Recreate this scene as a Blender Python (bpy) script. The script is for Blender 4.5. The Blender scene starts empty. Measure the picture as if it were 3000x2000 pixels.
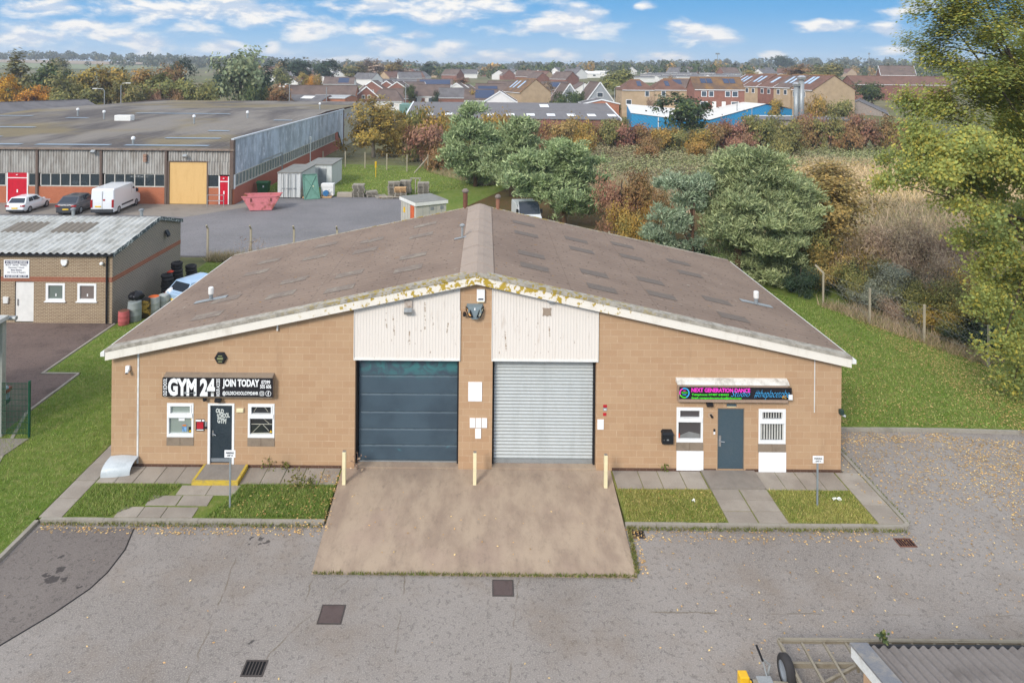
import bpy, math, random
import numpy as np
from mathutils import Vector, Matrix
SC = bpy.context.scene
COL = SC.collection
RNG = np.random.default_rng(7)
random.seed(7)
F, H, ROLL = 1550.0, 13.4, .0085          # survey of the photograph: focal length (px of a 2352 px wide frame), eye height, camera roll

def un(x, y):
    dx, dy = x-1116, y-162
    return dx+ROLL*dy, dy-ROLL*dx
def gp(x, y, z=0.0):                       # ground point seen at a surveyed pixel
    a, b = un(x, y)
    Y = (H-z)*F/b
    return a*Y/F, Y
def wp(x, y, Y):                           # point at a known distance
    a, b = un(x, y)
    return a*Y/F, H-b*Y/F
_ky = [-50, 125, 200, 300, 420, 700, 1200, 1600, 5000]
_kz = [0, 0, 2, 5, 7.5, 10, 13, 15, 20]
def sstep(a, b, t):
    t = np.clip((t-a)/(b-a), 0, 1); return t*t*(3-2*t)
def hgt(x, y):
    z = np.interp(y, _ky, _kz)+2.6*sstep(15, 70, x)*sstep(138, 164, y)
    z = z + 11*np.exp(-((x+650)/380)**2-((y-1000)/300)**2) + 9*np.exp(-((x-560)/260)**2-((y-1050)/300)**2)
    return z

# ------------------------------------------------------------------ materials
def S(r, g, b, k=1.0):
    def c(v):
        v /= 255
        return (v/12.92 if v <= .04045 else ((v+.055)/1.055)**2.4)*k
    return (c(r), c(g), c(b), 1)
class NT:
    def __init__(s, name):
        s.m = bpy.data.materials.new(name); s.m.use_nodes = True
        s.t = s.m.node_tree; s.t.nodes.clear()
        s.out = s.n('ShaderNodeOutputMaterial')
    def n(s, typ, **kw):
        nd = s.t.nodes.new(typ)
        for k, v in kw.items(): setattr(nd, k, v)
        return nd
    def set(s, nd, **kw):
        for k, v in kw.items():
            i = nd.inputs[int(k[1:])] if k[0] == 'i' and k[1:].isdigit() else nd.inputs[k.replace('_', ' ')]
            if hasattr(v, 'is_output') or isinstance(v, bpy.types.NodeSocket): s.t.links.new(v, i)
            else: i.default_value = v
        return nd
    def pos(s, obj=False):
        if obj: return s.n('ShaderNodeTexCoord').outputs['Object']
        return s.n('ShaderNodeNewGeometry').outputs['Position']
    def noise(s, v, scale, detail=4, rough=.55, dist=0):
        nd = s.n('ShaderNodeTexNoise')
        s.set(nd, Vector=v, Scale=scale, Detail=detail, Roughness=rough, Distortion=dist)
        return nd.outputs['Fac']
    def ramp(s, v, lo, hi, smooth=True):
        nd = s.n('ShaderNodeMapRange')
        if smooth: nd.interpolation_type = 'SMOOTHSTEP'
        s.set(nd, i0=v, i1=lo, i2=hi, i3=0.0, i4=1.0)
        return nd.outputs[0]
    def math(s, op, a, b=0.0, c=0.0):
        nd = s.n('ShaderNodeMath', operation=op)
        s.set(nd, i0=a, i1=b)
        if op in ('MULTIPLY_ADD', 'WRAP', 'COMPARE'): s.set(nd, i2=c)
        return nd.outputs[0]
    def vm(s, op, a, b=None):
        nd = s.n('ShaderNodeVectorMath', operation=op)
        s.set(nd, i0=a)
        if b is not None: s.set(nd, i1=b)
        return nd.outputs['Value' if op in ('LENGTH', 'DOT_PRODUCT') else 'Vector']
    def mix(s, f, a, b, mode='MIX'):
        nd = s.n('ShaderNodeMix', data_type='RGBA', blend_type=mode)
        s.set(nd, i0=f, i6=a, i7=b)
        return nd.outputs[2]
    def sw(s, v, order):                    # swizzle
        sep = s.n('ShaderNodeSeparateXYZ'); s.set(sep, i0=v)
        cb = s.n('ShaderNodeCombineXYZ')
        for i, c in enumerate(order):
            if c in 'xyz': s.set(cb, **{'i%d' % i: sep.outputs['xyz'.index(c)]})
        return cb.outputs[0]
    def scale(s, v, x, y, z):
        return s.vm('MULTIPLY', v, (x, y, z))
    def bsdf(s, col, rough=.8, metal=0.0, bump=None, bstr=.3, bdist=.02, spec=.3, **kw):
        p = s.n('ShaderNodeBsdfPrincipled')
        s.set(p, Base_Color=col, Roughness=rough, Metallic=metal)
        p.inputs['Specular IOR Level'].default_value = spec
        for k, v in kw.items(): s.set(p, **{k: v})
        if bump is not None:
            b = s.n('ShaderNodeBump'); s.set(b, Height=bump, Strength=bstr, Distance=bdist)
            s.set(p, Normal=b.outputs[0])
        s.t.links.new(p.outputs[0], s.out.inputs[0])
        return s.m
    def spots(s, v, pts, wob=.06, soft=.6):  # union of round stains, wobbly edge; pts (x, y, radius)
        nz = s.n('ShaderNodeTexNoise'); s.set(nz, Vector=v, Scale=6.0, Detail=2.0)
        off = s.vm('MULTIPLY', s.vm('SUBTRACT', nz.outputs['Color'], (.5, .5, .5)), (wob*6, wob*6, 0))
        v2 = s.vm('ADD', v, off)
        acc = None
        for x, y, r in pts:
            d = s.vm('LENGTH', s.vm('DIVIDE', s.vm('SUBTRACT', s.sw(v2, 'xy0'), (x, y, 0)), (r, r, 1)))
            acc = d if acc is None else s.math('MINIMUM', acc, d)
        return s.ramp(acc, 1.0, soft)
    def lines(s, v, segs, w, wob=.05):       # union of thin seams
        nz = s.n('ShaderNodeTexNoise'); s.set(nz, Vector=v, Scale=2.5, Detail=3.0)
        off = s.vm('MULTIPLY', s.vm('SUBTRACT', nz.outputs['Color'], (.5, .5, .5)), (wob*4, wob*4, 0))
        v2 = s.sw(s.vm('ADD', v, off), 'xy0')
        acc = None
        for ax, ay, bx, by in segs:
            dx, dy = bx-ax, by-ay; L = math.hypot(dx, dy)
            pa = s.vm('SUBTRACT', v2, (ax, ay, 0))
            t = s.n('ShaderNodeClamp'); s.set(t, i0=s.vm('DOT_PRODUCT', pa, (dx/L/L, dy/L/L, 0)))
            sc = s.n('ShaderNodeVectorMath', operation='SCALE'); s.set(sc, i0=(dx, dy, 0), Scale=t.outputs[0])
            d = s.vm('LENGTH', s.vm('SUBTRACT', pa, sc.outputs[0]))
            acc = d if acc is None else s.math('MINIMUM', acc, d)
        return s.ramp(acc, w, w*.3)

MATS = {}
def plain(name, c, rough=.6, metal=0.0, var=.12, scale=3.0, spec=.3, obj=True, bump=0.0):
    if name in MATS: return MATS[name]
    t = NT(name); v = t.pos(obj)
    n = t.noise(v, scale, 5)
    a = tuple(x*(1-var) for x in c[:3])+(1,); b = tuple(min(1, x*(1+var)) for x in c[:3])+(1,)
    col = t.mix(t.ramp(n, .3, .7), a, b)
    MATS[name] = t.bsdf(col, rough, metal, bump=n if bump else None, bstr=bump, spec=spec)
    return MATS[name]
def weathered(name, c, dirt, amt=.5, scale=1.5, rough=.7, streak=False, obj=False, metal=0.0, lo=.45, hi=.75):
    t = NT(name); v = t.pos(obj)
    if streak: v2 = t.scale(v, 3.0, 3.0, .35)
    else: v2 = v
    n = t.ramp(t.noise(v2, scale, 8, .65), lo, hi)
    n2 = t.ramp(t.noise(v, scale*9, 4, .6), .35, .7)
    col = t.mix(t.math('MULTIPLY', n, amt), c, dirt)
    col = t.mix(t.math('MULTIPLY', n2, .18), col, dirt)
    MATS[name] = t.bsdf(col, rough, metal, bump=n2, bstr=.15)
    return MATS[name]
def brick(name, c1, c2, mortar, bw, rh, ax='xz', ms=.012, var=.25, bump=.3, rough=.85, stain=None):
    t = NT(name); p = t.pos()
    v = t.sw(p, ax+'0')
    b = t.n('ShaderNodeTexBrick')
    t.set(b, Vector=v, Color1=c1, Color2=c2, Mortar=mortar, Scale=1.0)
    b.inputs['Mortar Size'].default_value = ms; b.inputs['Mortar Smooth'].default_value = .3
    b.inputs['Brick Width'].default_value = bw; b.inputs['Row Height'].default_value = rh
    n = t.noise(p, .7, 6, .6); n2 = t.noise(p, 14, 4, .6)
    col = t.mix(t.math('MULTIPLY', t.ramp(n, .35, .7), var), b.outputs['Color'], stain or tuple(x*.72 for x in c1[:3])+(1,))
    if ax == 'xz' and bw > .4:
        sz = t.n('ShaderNodeSeparateXYZ'); t.set(sz, i0=p)
        low = t.math('MULTIPLY', t.ramp(t.math('ADD', sz.outputs[2], t.math('MULTIPLY', n, .9)), .6, .25), .45)
        col = t.mix(low, col, S(178,136,98,.7))
        stn = t.noise(t.scale(p, 2.2, 1, .35), 1.1, 6, .65); col = t.mix(t.math('MULTIPLY', t.ramp(stn, .55, .72), .28), col, S(176,140,108,.68))
        eff = t.noise(t.scale(p, .9, 1, 5), 1.6, 5, .7); col = t.mix(t.math('MULTIPLY', t.math('MULTIPLY', t.ramp(eff, .58, .68), t.ramp(b.outputs['Fac'], .2, .8)), .7), col, S(236,214,186,.8))
    col = t.mix(t.math('MULTIPLY', t.ramp(n2, .4, .75), var*.6), col, tuple(min(1, x*1.2) for x in c2[:3])+(1,))
    MATS[name] = t.bsdf(col, rough, bump=t.math('SUBTRACT', n2, b.outputs['Fac']), bstr=bump, bdist=.01, spec=.15)
    return MATS[name]
def leafmat(name, c1, c2, c3, trans=.25, scale=.8):
    c1, c2, c3 = (tuple(min(.9, x*1.55) for x in c[:3])+(1,) for c in (c1, c2, c3))
    t = NT(name)
    oi = t.n('ShaderNodeObjectInfo')
    g = t.n('ShaderNodeNewGeometry')
    n = t.noise(g.outputs['Position'], scale, 3)
    col = t.mix(t.ramp(n, .38, .62), c1, c2)
    rpi = g.outputs['Random Per Island']
    col = t.mix(t.ramp(rpi, .55, .95), col, c3)
    hs = t.n('ShaderNodeHueSaturation')
    t.set(hs, Value=t.math('MULTIPLY_ADD', t.math('FRACT', t.math('MULTIPLY', rpi, 7.13)), .7, .65), Color=col,
          Hue=t.math('MULTIPLY_ADD', oi.outputs['Random'], .03, .485))
    p = t.n('ShaderNodeBsdfPrincipled'); t.set(p, Base_Color=hs.outputs[0], Roughness=.6)
    p.inputs['Specular IOR Level'].default_value = .25
    tr = t.n('ShaderNodeBsdfTranslucent'); t.set(tr, Color=hs.outputs[0])
    mx = t.n('ShaderNodeMixShader'); t.set(mx, i0=trans, i1=p.outputs[0], i2=tr.outputs[0])
    t.t.links.new(mx.outputs[0], t.out.inputs[0])
    MATS[name] = t.m; return t.m
def glass(name, c, through=0.0, rough=.06):
    t = NT(name)
    p = t.n('ShaderNodeBsdfPrincipled'); t.set(p, Base_Color=c, Roughness=rough)
    p.inputs['Specular IOR Level'].default_value = .6
    if through:
        tr = t.n('ShaderNodeBsdfTransparent')
        mx = t.n('ShaderNodeMixShader'); t.set(mx, i0=through, i1=p.outputs[0], i2=tr.outputs[0])
        t.t.links.new(mx.outputs[0], t.out.inputs[0])
    else: t.t.links.new(p.outputs[0], t.out.inputs[0])
    MATS[name] = t.m; return t.m

# ------------------------------------------------------------------ mesh building
class MB:
    def __init__(s): s.v, s.f = [], []
    def add(s, vs, fs):
        o = len(s.v); s.v += [tuple(p) for p in vs]; s.f += [tuple(i+o for i in q) for q in fs]; return s
    def box(s, x0, x1, y0, y1, z0, z1):
        return s.add([(x0,y0,z0),(x1,y0,z0),(x1,y1,z0),(x0,y1,z0),(x0,y0,z1),(x1,y0,z1),(x1,y1,z1),(x0,y1,z1)],
                     [(0,3,2,1),(4,5,6,7),(0,1,5,4),(1,2,6,5),(2,3,7,6),(3,0,4,7)])
    def obox(s, c, ex, ey, ez):              # oriented box: centre and half-axis vectors
        c, ex, ey, ez = map(Vector, (c, ex, ey, ez))
        vs = [c+a*ex+b*ey+d*ez for d in (-1, 1) for a, b in ((-1,-1),(1,-1),(1,1),(-1,1))]
        return s.add(vs, [(0,3,2,1),(4,5,6,7),(0,1,5,4),(1,2,6,5),(2,3,7,6),(3,0,4,7)])
    def bar(s, a, b, w, h=None):             # square bar between two points
        a, b = Vector(a), Vector(b); d = (b-a)
        up = Vector((0,0,1)) if abs(d.normalized().z) < .9 else Vector((0,1,0))
        sx = d.cross(up).normalized(); sz = sx.cross(d).normalized()
        return s.obox((a+b)/2, d/2, sx*w/2, sz*(h or w)/2)
    def tube(s, pts, r, n=8, cap=True):
        pts = [Vector(p) for p in pts]; rs = r if isinstance(r, (list, tuple)) else [r]*len(pts)
        rings = []
        for i, p in enumerate(pts):
            d = (pts[min(i+1, len(pts)-1)]-pts[max(i-1, 0)]).normalized()
            up = Vector((0,0,1)) if abs(d.z) < .9 else Vector((1,0,0))
            a = d.cross(up).normalized(); b = a.cross(d)
            rings.append([p+(a*math.cos(2*math.pi*k/n)+b*math.sin(2*math.pi*k/n))*rs[i] for k in range(n)])
        vs = [q for r_ in rings for q in r_]; fs = []
        for i in range(len(pts)-1):
            for k in range(n):
                fs.append((i*n+k, i*n+(k+1) % n, (i+1)*n+(k+1) % n, (i+1)*n+k))
        if cap: fs += [tuple(range(n-1, -1, -1)), tuple(range((len(pts)-1)*n, len(pts)*n))]
        return s.add(vs, fs)
    def lathe(s, c, prof, n=16, axis='z', cap=True):   # prof [(r, t)]
        vs = []
        for r, t in prof:
            for k in range(n):
                a = 2*math.pi*k/n; u, w = r*math.cos(a), r*math.sin(a)
                vs.append({'z': (c[0]+u, c[1]+w, c[2]+t), 'x': (c[0]+t, c[1]+u, c[2]+w), 'y': (c[0]+u, c[1]-t, c[2]+w)}[axis])
        fs = [(i*n+k, i*n+(k+1) % n, (i+1)*n+(k+1) % n, (i+1)*n+k) for i in range(len(prof)-1) for k in range(n)]
        if cap: fs += [tuple(range(n-1, -1, -1)), tuple(range((len(prof)-1)*n, len(prof)*n))]
        return s.add(vs, fs)
    def prism(s, poly, z0, z1):              # polygon in xy, extruded
        n = len(poly)
        vs = [(x, y, z0) for x, y in poly]+[(x, y, z1) for x, y in poly]
        return s.add(vs, [tuple(range(n-1, -1, -1)), tuple(range(n, 2*n))]+[(i, (i+1) % n, n+(i+1) % n, n+i) for i in range(n)])
    def prismy(s, poly, y0, y1):             # polygon in xz, extruded along y
        n = len(poly)
        vs = [(x, y0, z) for x, z in poly]+[(x, y1, z) for x, z in poly]
        return s.add(vs, [tuple(range(n)), tuple(range(2*n-1, n-1, -1))]+[(i, n+i, n+(i+1) % n, (i+1) % n) for i in range(n)])
    def prismx(s, poly, x0, x1):             # polygon in yz, extruded along x
        n = len(poly)
        vs = [(x0, y, z) for y, z in poly]+[(x1, y, z) for y, z in poly]
        return s.add(vs, [tuple(range(n)), tuple(range(2*n-1, n-1, -1))]+[(i, n+i, n+(i+1) % n, (i+1) % n) for i in range(n)])
    def sheet(s, poly, z): return s.add([(x, y, z) for x, y in poly], [tuple(range(len(poly)))])
    def grid(s, fn, nu, nv):                 # fn(u, v) -> point
        vs = [fn(i/nu, j/nv) for j in range(nv+1) for i in range(nu+1)]
        return s.add(vs, [(j*(nu+1)+i, j*(nu+1)+i+1, (j+1)*(nu+1)+i+1, (j+1)*(nu+1)+i) for j in range(nv) for i in range(nu)])
    def build(s, name, mat, parent=None, smooth=False, world=True, bevel=0.0):
        me = bpy.data.meshes.new(name); me.from_pydata(s.v, [], s.f); me.validate()
        if mat: me.materials.append(mat)
        o = bpy.data.objects.new(name, me); COL.objects.link(o)
        if parent is not None:
            o.parent = parent
            if world:
                off = Vector((0,0,0)); p = parent
                while p is not None: off += p.location; p = p.parent
                if off.length > 0: me.transform(Matrix.Translation(-off))
        if smooth:
            for q in me.polygons: q.use_smooth = True
        import bmesh
        bm = bmesh.new(); bm.from_mesh(me); bmesh.ops.recalc_face_normals(bm, faces=bm.faces)
        if bevel:
            bmesh.ops.bevel(bm, geom=[e for e in bm.edges if e.is_manifold and e.calc_face_angle(0) > .5], offset=bevel, segments=2, affect='EDGES', profile=.5)
        bm.to_mesh(me); bm.free()
        return o
def tag(o, label=None, cat=None, group=None, kind=None):
    if label: o['label'] = label
    if cat: o['category'] = cat
    if group: o['group'] = group
    if kind: o['kind'] = kind
    return o
def thing(name, label, cat, loc=(0,0,0), rz=0.0, group=None):
    o = bpy.data.objects.new(name, None); COL.objects.link(o)
    o.location = loc; o.rotation_euler = (0, 0, rz); o.empty_display_size = .2
    return tag(o, label, cat, group)
def struct(o): o['kind'] = 'structure'; return o
def stuff(o): o['kind'] = 'stuff'; return o
def kids(o): return [c for c in o.children]
def dup(o, loc, rz=None, label=None, group=None, scale=None, parent=None):
    r = o.copy(); COL.objects.link(r)
    if parent is None:
        r.location = loc
        if rz is not None: r.rotation_euler = (0, 0, rz)
        if scale: r.scale = scale
        if label: r['label'] = label
        if group: r['group'] = group
    else: r.parent = parent
    for c in kids(o): dup(c, None, parent=r)
    return r
def boxes(name, mat, parent, *bs):
    for b in bs: MB().box(*b).build(name, mat, parent)
def text(body, w, h, c, mat, parent, name='lettering', bold=.0, shear=0.0, rot=0.0, ex=.004):
    cu = bpy.data.curves.new('t', 'FONT'); cu.body = body; cu.size = 1; cu.offset = bold; cu.shear = shear; cu.extrude = 0
    cu.resolution_u = 3
    ob = bpy.data.objects.new('t', cu); COL.objects.link(ob)
    bpy.context.view_layer.update()
    me = bpy.data.meshes.new_from_object(ob.evaluated_get(bpy.context.evaluated_depsgraph_get()))
    bpy.data.objects.remove(ob)
    P = np.array([v.co[:] for v in me.vertices]); lo, hi = P.min(0), P.max(0)
    P = (P-(lo+hi)/2)/np.maximum(hi-lo, 1e-6)
    x, z = P[:,0]*w, P[:,1]*h
    ca, sa = math.cos(rot), math.sin(rot)
    off = Vector((0,0,0)); p = parent
    while p is not None: off += p.location; p = p.parent
    for i, v in enumerate(me.vertices):
        v.co = (c[0]+x[i]*ca-z[i]*sa-off.x, c[1]-off.y, c[2]+x[i]*sa+z[i]*ca-off.z)
    me.materials.clear(); me.materials.append(mat)
    o = bpy.data.objects.new(name, me); COL.objects.link(o); o.parent = parent
    return o

# fast quads for leaves: arrays (n,4,3)
def quads_mesh(name, Q, mat):
    n, k = Q.shape[0], Q.shape[1]
    me = bpy.data.meshes.new(name)
    me.vertices.add(n*k); me.vertices.foreach_set('co', Q.reshape(-1).astype(np.float32))
    me.loops.add(n*k); me.loops.foreach_set('vertex_index', np.arange(n*k, dtype=np.int32))
    me.polygons.add(n); me.polygons.foreach_set('loop_start', np.arange(0, n*k, k, dtype=np.int32))
    try: me.polygons.foreach_set('loop_total', np.full(n, k, dtype=np.int32))
    except Exception: pass
    me.update(calc_edges=True); me.validate()
    if mat: me.materials.append(mat)
    return me
def obj(name, me, parent=None):
    o = bpy.data.objects.new(name, me); COL.objects.link(o)
    if parent is not None: o.parent = parent
    return o
def unit(n, rng):
    v = rng.normal(size=(n,3)); return v/np.linalg.norm(v, axis=1)[:,None]
def leaf_quads(P, size, rng, nrm=None, aspect=.6, droop=0.0):
    n = len(P)
    N = unit(n, rng) if nrm is None else nrm+.6*unit(n, rng)
    N /= np.linalg.norm(N, axis=1)[:,None]
    A = np.cross(N, unit(n, rng)); A /= np.linalg.norm(A, axis=1)[:,None]
    B = np.cross(N, A)
    s = (size*rng.uniform(.6, 1.4, n))[:,None]
    A = A*s*.5; B = B*s*.5*aspect
    return np.stack([P-A, P+B*1.0, P+A, P-B*1.0], 1)
def crown_pts(lobes, ncl, per, cr, rng, shell=.55, flat=.7):
    L = np.array(lobes, float); vol = L[:,3]*L[:,4]*L[:,5]; vol = vol**.75; idx = rng.choice(len(L), ncl, p=vol/vol.sum())
    d = unit(ncl, rng); r = rng.uniform(shell, 1.0, ncl)**.7
    C = L[idx,:3]+d*r[:,None]*L[idx,3:6]
    ci = np.repeat(np.arange(ncl), per)
    crr = cr*rng.uniform(.6, 1.4, ncl)
    off = rng.normal(size=(len(ci),3))*.5; off[:,2] *= flat
    P = C[ci]+off*crr[ci][:,None]
    cen = L[:,:3].mean(0)
    nrm = (C-cen); nrm /= np.linalg.norm(nrm, axis=1)[:,None]+1e-6; nrm[:,2] += .5
    return P, nrm[ci], C
def sublobes(lobes, k, fr, fz, seed, out=.8):
    rng = np.random.default_rng(seed); R_ = []
    for l in lobes:
        d = unit(k, rng); d[:,2] = d[:,2]*.8+.12
        for q in d:
            s = rng.uniform(.7, 1.3); t = out*rng.uniform(.75, 1.15)
            R_.append((l[0]+q[0]*l[3]*t, l[1]+q[1]*l[4]*t, l[2]+q[2]*l[5]*t, l[3]*fr*s, l[4]*fr*s, l[5]*fz*s))
    return R_
def crown(name, lobes, ncl, per, cr, leaf, mat, seed, shell=.55, aspect=.6, flat=.7):
    rng = np.random.default_rng(seed)
    P, nr, C = crown_pts(lobes, ncl, per, cr, rng, shell, flat)
    return quads_mesh(name, leaf_quads(P, leaf, rng, nr, aspect), mat)
def pine_crown(name, lobes, ncl, per, cr, leaf, mat, seed):
    rng = np.random.default_rng(seed)
    L = np.array(lobes, float); vol = (L[:,3]*L[:,4]*L[:,5])**.8; idx = rng.choice(len(L), ncl, p=vol/vol.sum())
    d = unit(ncl, rng); d[:,2] = np.abs(d[:,2])*.9-.15
    C = L[idx,:3]+d*(rng.uniform(.45, 1.1, ncl)**.7)[:,None]*L[idx,3:6]+rng.normal(size=(ncl,3))*cr*.5
    ci = np.repeat(np.arange(ncl), per); n = len(ci)
    D = unit(n, rng); D[:,2] = np.abs(D[:,2])*.7+.15; D += .5*d[ci]
    D /= np.linalg.norm(D, axis=1)[:,None]
    s = cr*rng.uniform(.5, 1.2, n)[:,None]
    B = np.cross(D, unit(n, rng)); B /= np.linalg.norm(B, axis=1)[:,None]; B *= leaf
    P = C[ci]+rng.normal(size=(n,3))*cr*.4*np.array([1,1,.7])
    Q = np.stack([P-B*.5, P+D*s*.5-B, P+D*s, P+D*s*.5+B], 1)
    return quads_mesh(name, Q, mat)
def trunk(base, top, r0, lobes, mat, name='trunk', parent=None, limbs=6, seed=0, r1=.35):
    rng = random.Random(seed); m = MB()
    b, t = Vector(base), Vector(top)
    mid = b.lerp(t, .5)+Vector((rng.uniform(-.3,.3)*r0*4, rng.uniform(-.3,.3)*r0*4, 0))
    m.tube([b-Vector((0,0,.1)), b.lerp(mid,.3), mid, t], [r0*1.3, r0, r0*.75, r0*r1], 8)
    for k in range(min(limbs, len(lobes))):
        l = lobes[k*len(lobes)//max(1, min(limbs, len(lobes)))]; tgt = Vector(l[:3])
        s = b.lerp(mid, .55+.45*rng.random()) if tgt.z < mid.z+1 else mid.lerp(t, .6*rng.random())
        q = s.lerp(tgt, .5)+Vector((rng.uniform(-.2,.2), rng.uniform(-.2,.2), rng.uniform(.0,.3)))*r0*3
        m.tube([s, q, tgt], [r0*.5, r0*.32, r0*.12], 6)
    return m.build(name, mat, parent, smooth=True, world=False)
# ------------------------------------------------------------------ colours
K = .86
white = plain('white_paint', S(236,234,228,K), .5, var=.05)
upvc = plain('white_upvc', S(243,243,241,.9), .35, var=.02)
boardw = plain('white_board', S(246,246,246,.92), .6, var=.02)
cream = plain('cream_paint', S(243,230,186,K), .55, var=.06)
black = plain('black_plastic', S(34,34,37), .45, var=.15)
dark = plain('dark_opening', S(20,20,22), .9)
galv = weathered('galvanised_steel', S(176,180,180,.8), S(120,118,112,.8), .4, 3, .45, obj=True, metal=.35)
steel = plain('brushed_steel', S(190,190,190), .3, .8)
rust = weathered('rusty_steel', S(112,74,58), S(70,48,40), .6, 6, .85, obj=True)
grey = plain('grey_paint', S(128,132,134), .6)
slate = weathered('slate_blue_paint', S(78,96,106,.75), S(98,110,114,.75), .35, 1.2, .55, obj=True)
slate_dk = weathered('dark_slate_paint', S(50,62,70,.72), S(76,86,92,.75), .3, 1.5, .5, obj=True)
concrete = weathered('concrete', S(172,162,150,.62), S(128,118,108,.6), .5, .9, .9)
slabmat = NT('paving_slab')
_v = slabmat.pos(); _n = slabmat.noise(_v, 1.1, 5); _n2 = slabmat.noise(_v, 22, 4, .65)
_oi = slabmat.n('ShaderNodeNewGeometry').outputs['Random Per Island']
_c = slabmat.mix(slabmat.ramp(_n, .35, .7), S(182,172,158,.78), S(164,153,140,.74))
_c = slabmat.mix(slabmat.math('MULTIPLY', _oi, .45), _c, S(150,140,128,.7))
_c = slabmat.mix(slabmat.math('MULTIPLY', slabmat.ramp(_n2, .5, .8), .35), _c, S(110,102,94,.6))
slab_m = slabmat.bsdf(_c, .9, bump=_n2, bstr=.3)
kerb_m = weathered('kerb_concrete', S(176,168,154,.72), S(128,122,106,.62), .55, 1.6, .9)

# asphalt: weathered surface, pale and dark stone, seams with moss, oil spots
def asphalt(name, c1, c2, cs, pts=(), segs=(), dirt=None):
    t = NT(name); v = t.pos()
    big = t.noise(v, .16, 5, .6); mid = t.noise(v, .9, 6, .65); fine = t.noise(v, 8.5, 3, .6, .6); fin2 = t.noise(v, 30, 2, .6)
    col = t.mix(t.ramp(big, .35, .68), c1, c2)
    col = t.mix(t.math('MULTIPLY', t.ramp(mid, .42, .75), .35), col, cs)
    col = t.mix(t.math('MULTIPLY', t.ramp(fine, .55, .63), .6), col, tuple(x*.5 for x in c1[:3])+(1,))
    col = t.mix(t.math('MULTIPLY', t.ramp(fin2, .5, .6), .5), col, tuple(min(1,x*1.4) for x in c1[:3])+(1,))
    if dirt: col = t.mix(t.math('MULTIPLY', t.ramp(t.noise(v, .35, 6, .7), .45, .72), dirt[1]), col, dirt[0])
    if segs: col = t.mix(t.math('MULTIPLY', t.lines(v, segs, .03), t.math('MULTIPLY', t.ramp(t.noise(v, 1.1, 4), .40, .60), .55)), col, S(124,110,86,.6))
    if pts: col = t.mix(t.math('MULTIPLY', t.spots(v, pts), .75), col, S(70,66,66,.6))
    return t.bsdf(col, .93, bump=fine, bstr=.5, bdist=.012, spec=.15)
oil = [gp(x, y, -.1)+(r,) for x, y, r in ((600,1238,.12),(575,1236,.07),(612,1246,.1),(596,1250,.09),(570,1252,.06),(140,1307,.14),(145,1330,.1),(120,1330,.17),(105,1322,.1),(140,1277,.07),(180,1348,.07),(575,1475,.06))]
def G2(a, b, c, d): return gp(a, b, -.1)+gp(c, d, -.1)
seams = [G2(1453,1325,1490,1405), G2(1490,1405,2352,1415), G2(1190,1330,1170,1568), G2(930,1320,900,1568), G2(800,1330,620,1500), G2(560,1240,430,1568), G2(620,1500,580,1568), G2(725,1315,700,1380)]
asph = asphalt('asphalt', S(167,159,151,.69), S(151,143,135,.67), S(179,171,163,.69), oil, seams, (S(150,128,104,.6), .35))
asph2 = asphalt('asphalt_patch', S(140,131,124,.64), S(131,122,116,.63), S(147,138,131,.64), oil)
asph_y = asphalt('yard_asphalt', S(146,142,142,.68), S(130,128,128,.66), S(152,148,146,.66))
asph_b = asphalt('brown_tarmac', S(134,116,108,.66), S(118,102,95,.64), S(142,122,110,.66), [], [], (S(70,62,58,.6), .6))
t = NT('apron_concrete'); v = t.pos()
n1 = t.noise(t.scale(v, 1.2, .5, 1), 1.0, 6, .65); n2 = t.noise(v, 18, 5, .7); n3 = t.noise(v, .5, 4)
c = t.mix(t.ramp(n1, .38, .66), S(192,171,148,.76), S(171,150,131,.72))
c = t.mix(t.math('MULTIPLY', t.ramp(n3, .5, .68), .5), c, S(186,162,144,.74))
c = t.mix(t.math('MULTIPLY', t.ramp(t.noise(t.scale(v,1.6,.8,1), 3.0, 8, .78), .5, .72), .38), c, S(124,112,100,.64))
c = t.mix(t.math('MULTIPLY', t.ramp(n2, .55, .8), .3), c, S(120,106,94,.6))
apron_m = t.bsdf(c, .92, bump=n2, bstr=.25, spec=.15)

def grassmat(name, c1, c2, c3, leaves=0.0, stripe=False):
    t = NT(name); v = t.pos()
    a = t.noise(v, .28, 6, .7); b = t.noise(v, 2.6, 6, .75); d = t.noise(t.scale(v, 1, .4, 1), 26, 4, .7)
    col = t.mix(t.ramp(a, .35, .68), c1, c2)
    col = t.mix(t.math('MULTIPLY', t.ramp(b, .45, .68), .75), col, c3)
    col = t.mix(t.math('MULTIPLY', t.ramp(d, .5, .72), .45), col, tuple(x*.5 for x in c1[:3])+(1,))
    return t.bsdf(col, .95, bump=d, bstr=.8, bdist=.05, spec=.1)
lawn_m = grassmat('lawn', S(104,128,50,.76), S(124,140,64,.76), S(152,150,92,.78))
lawn_dry = grassmat('dry_lawn', S(142,142,76,.8), S(122,136,62,.8), S(172,158,104,.8))
field_m = NT('open_country'); v = field_m.pos()
a = field_m.noise(v, .012, 5, .6); b = field_m.noise(v, .12, 6, .7); d = field_m.noise(v, 1.3, 4, .7)
c = field_m.mix(field_m.ramp(a, .4, .6), S(132,134,90,.6), S(152,140,106,.6))
c = field_m.mix(field_m.math('MULTIPLY', field_m.ramp(b, .45, .65), .6), c, S(92,96,66,.5))
c = field_m.mix(field_m.math('MULTIPLY', field_m.ramp(d, .5, .75), .4), c, S(80,84,56,.45))
field = field_m.bsdf(c, .95, bump=d, bstr=.6, bdist=.1, spec=.1)
litter_m = grassmat('pine_litter', S(128,96,62,.55), S(112,100,58,.5), S(96,104,52,.5))
farm_a = plain('stubble_field', S(186,164,140,.62), .95, var=.08, scale=.05, obj=False)
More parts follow.
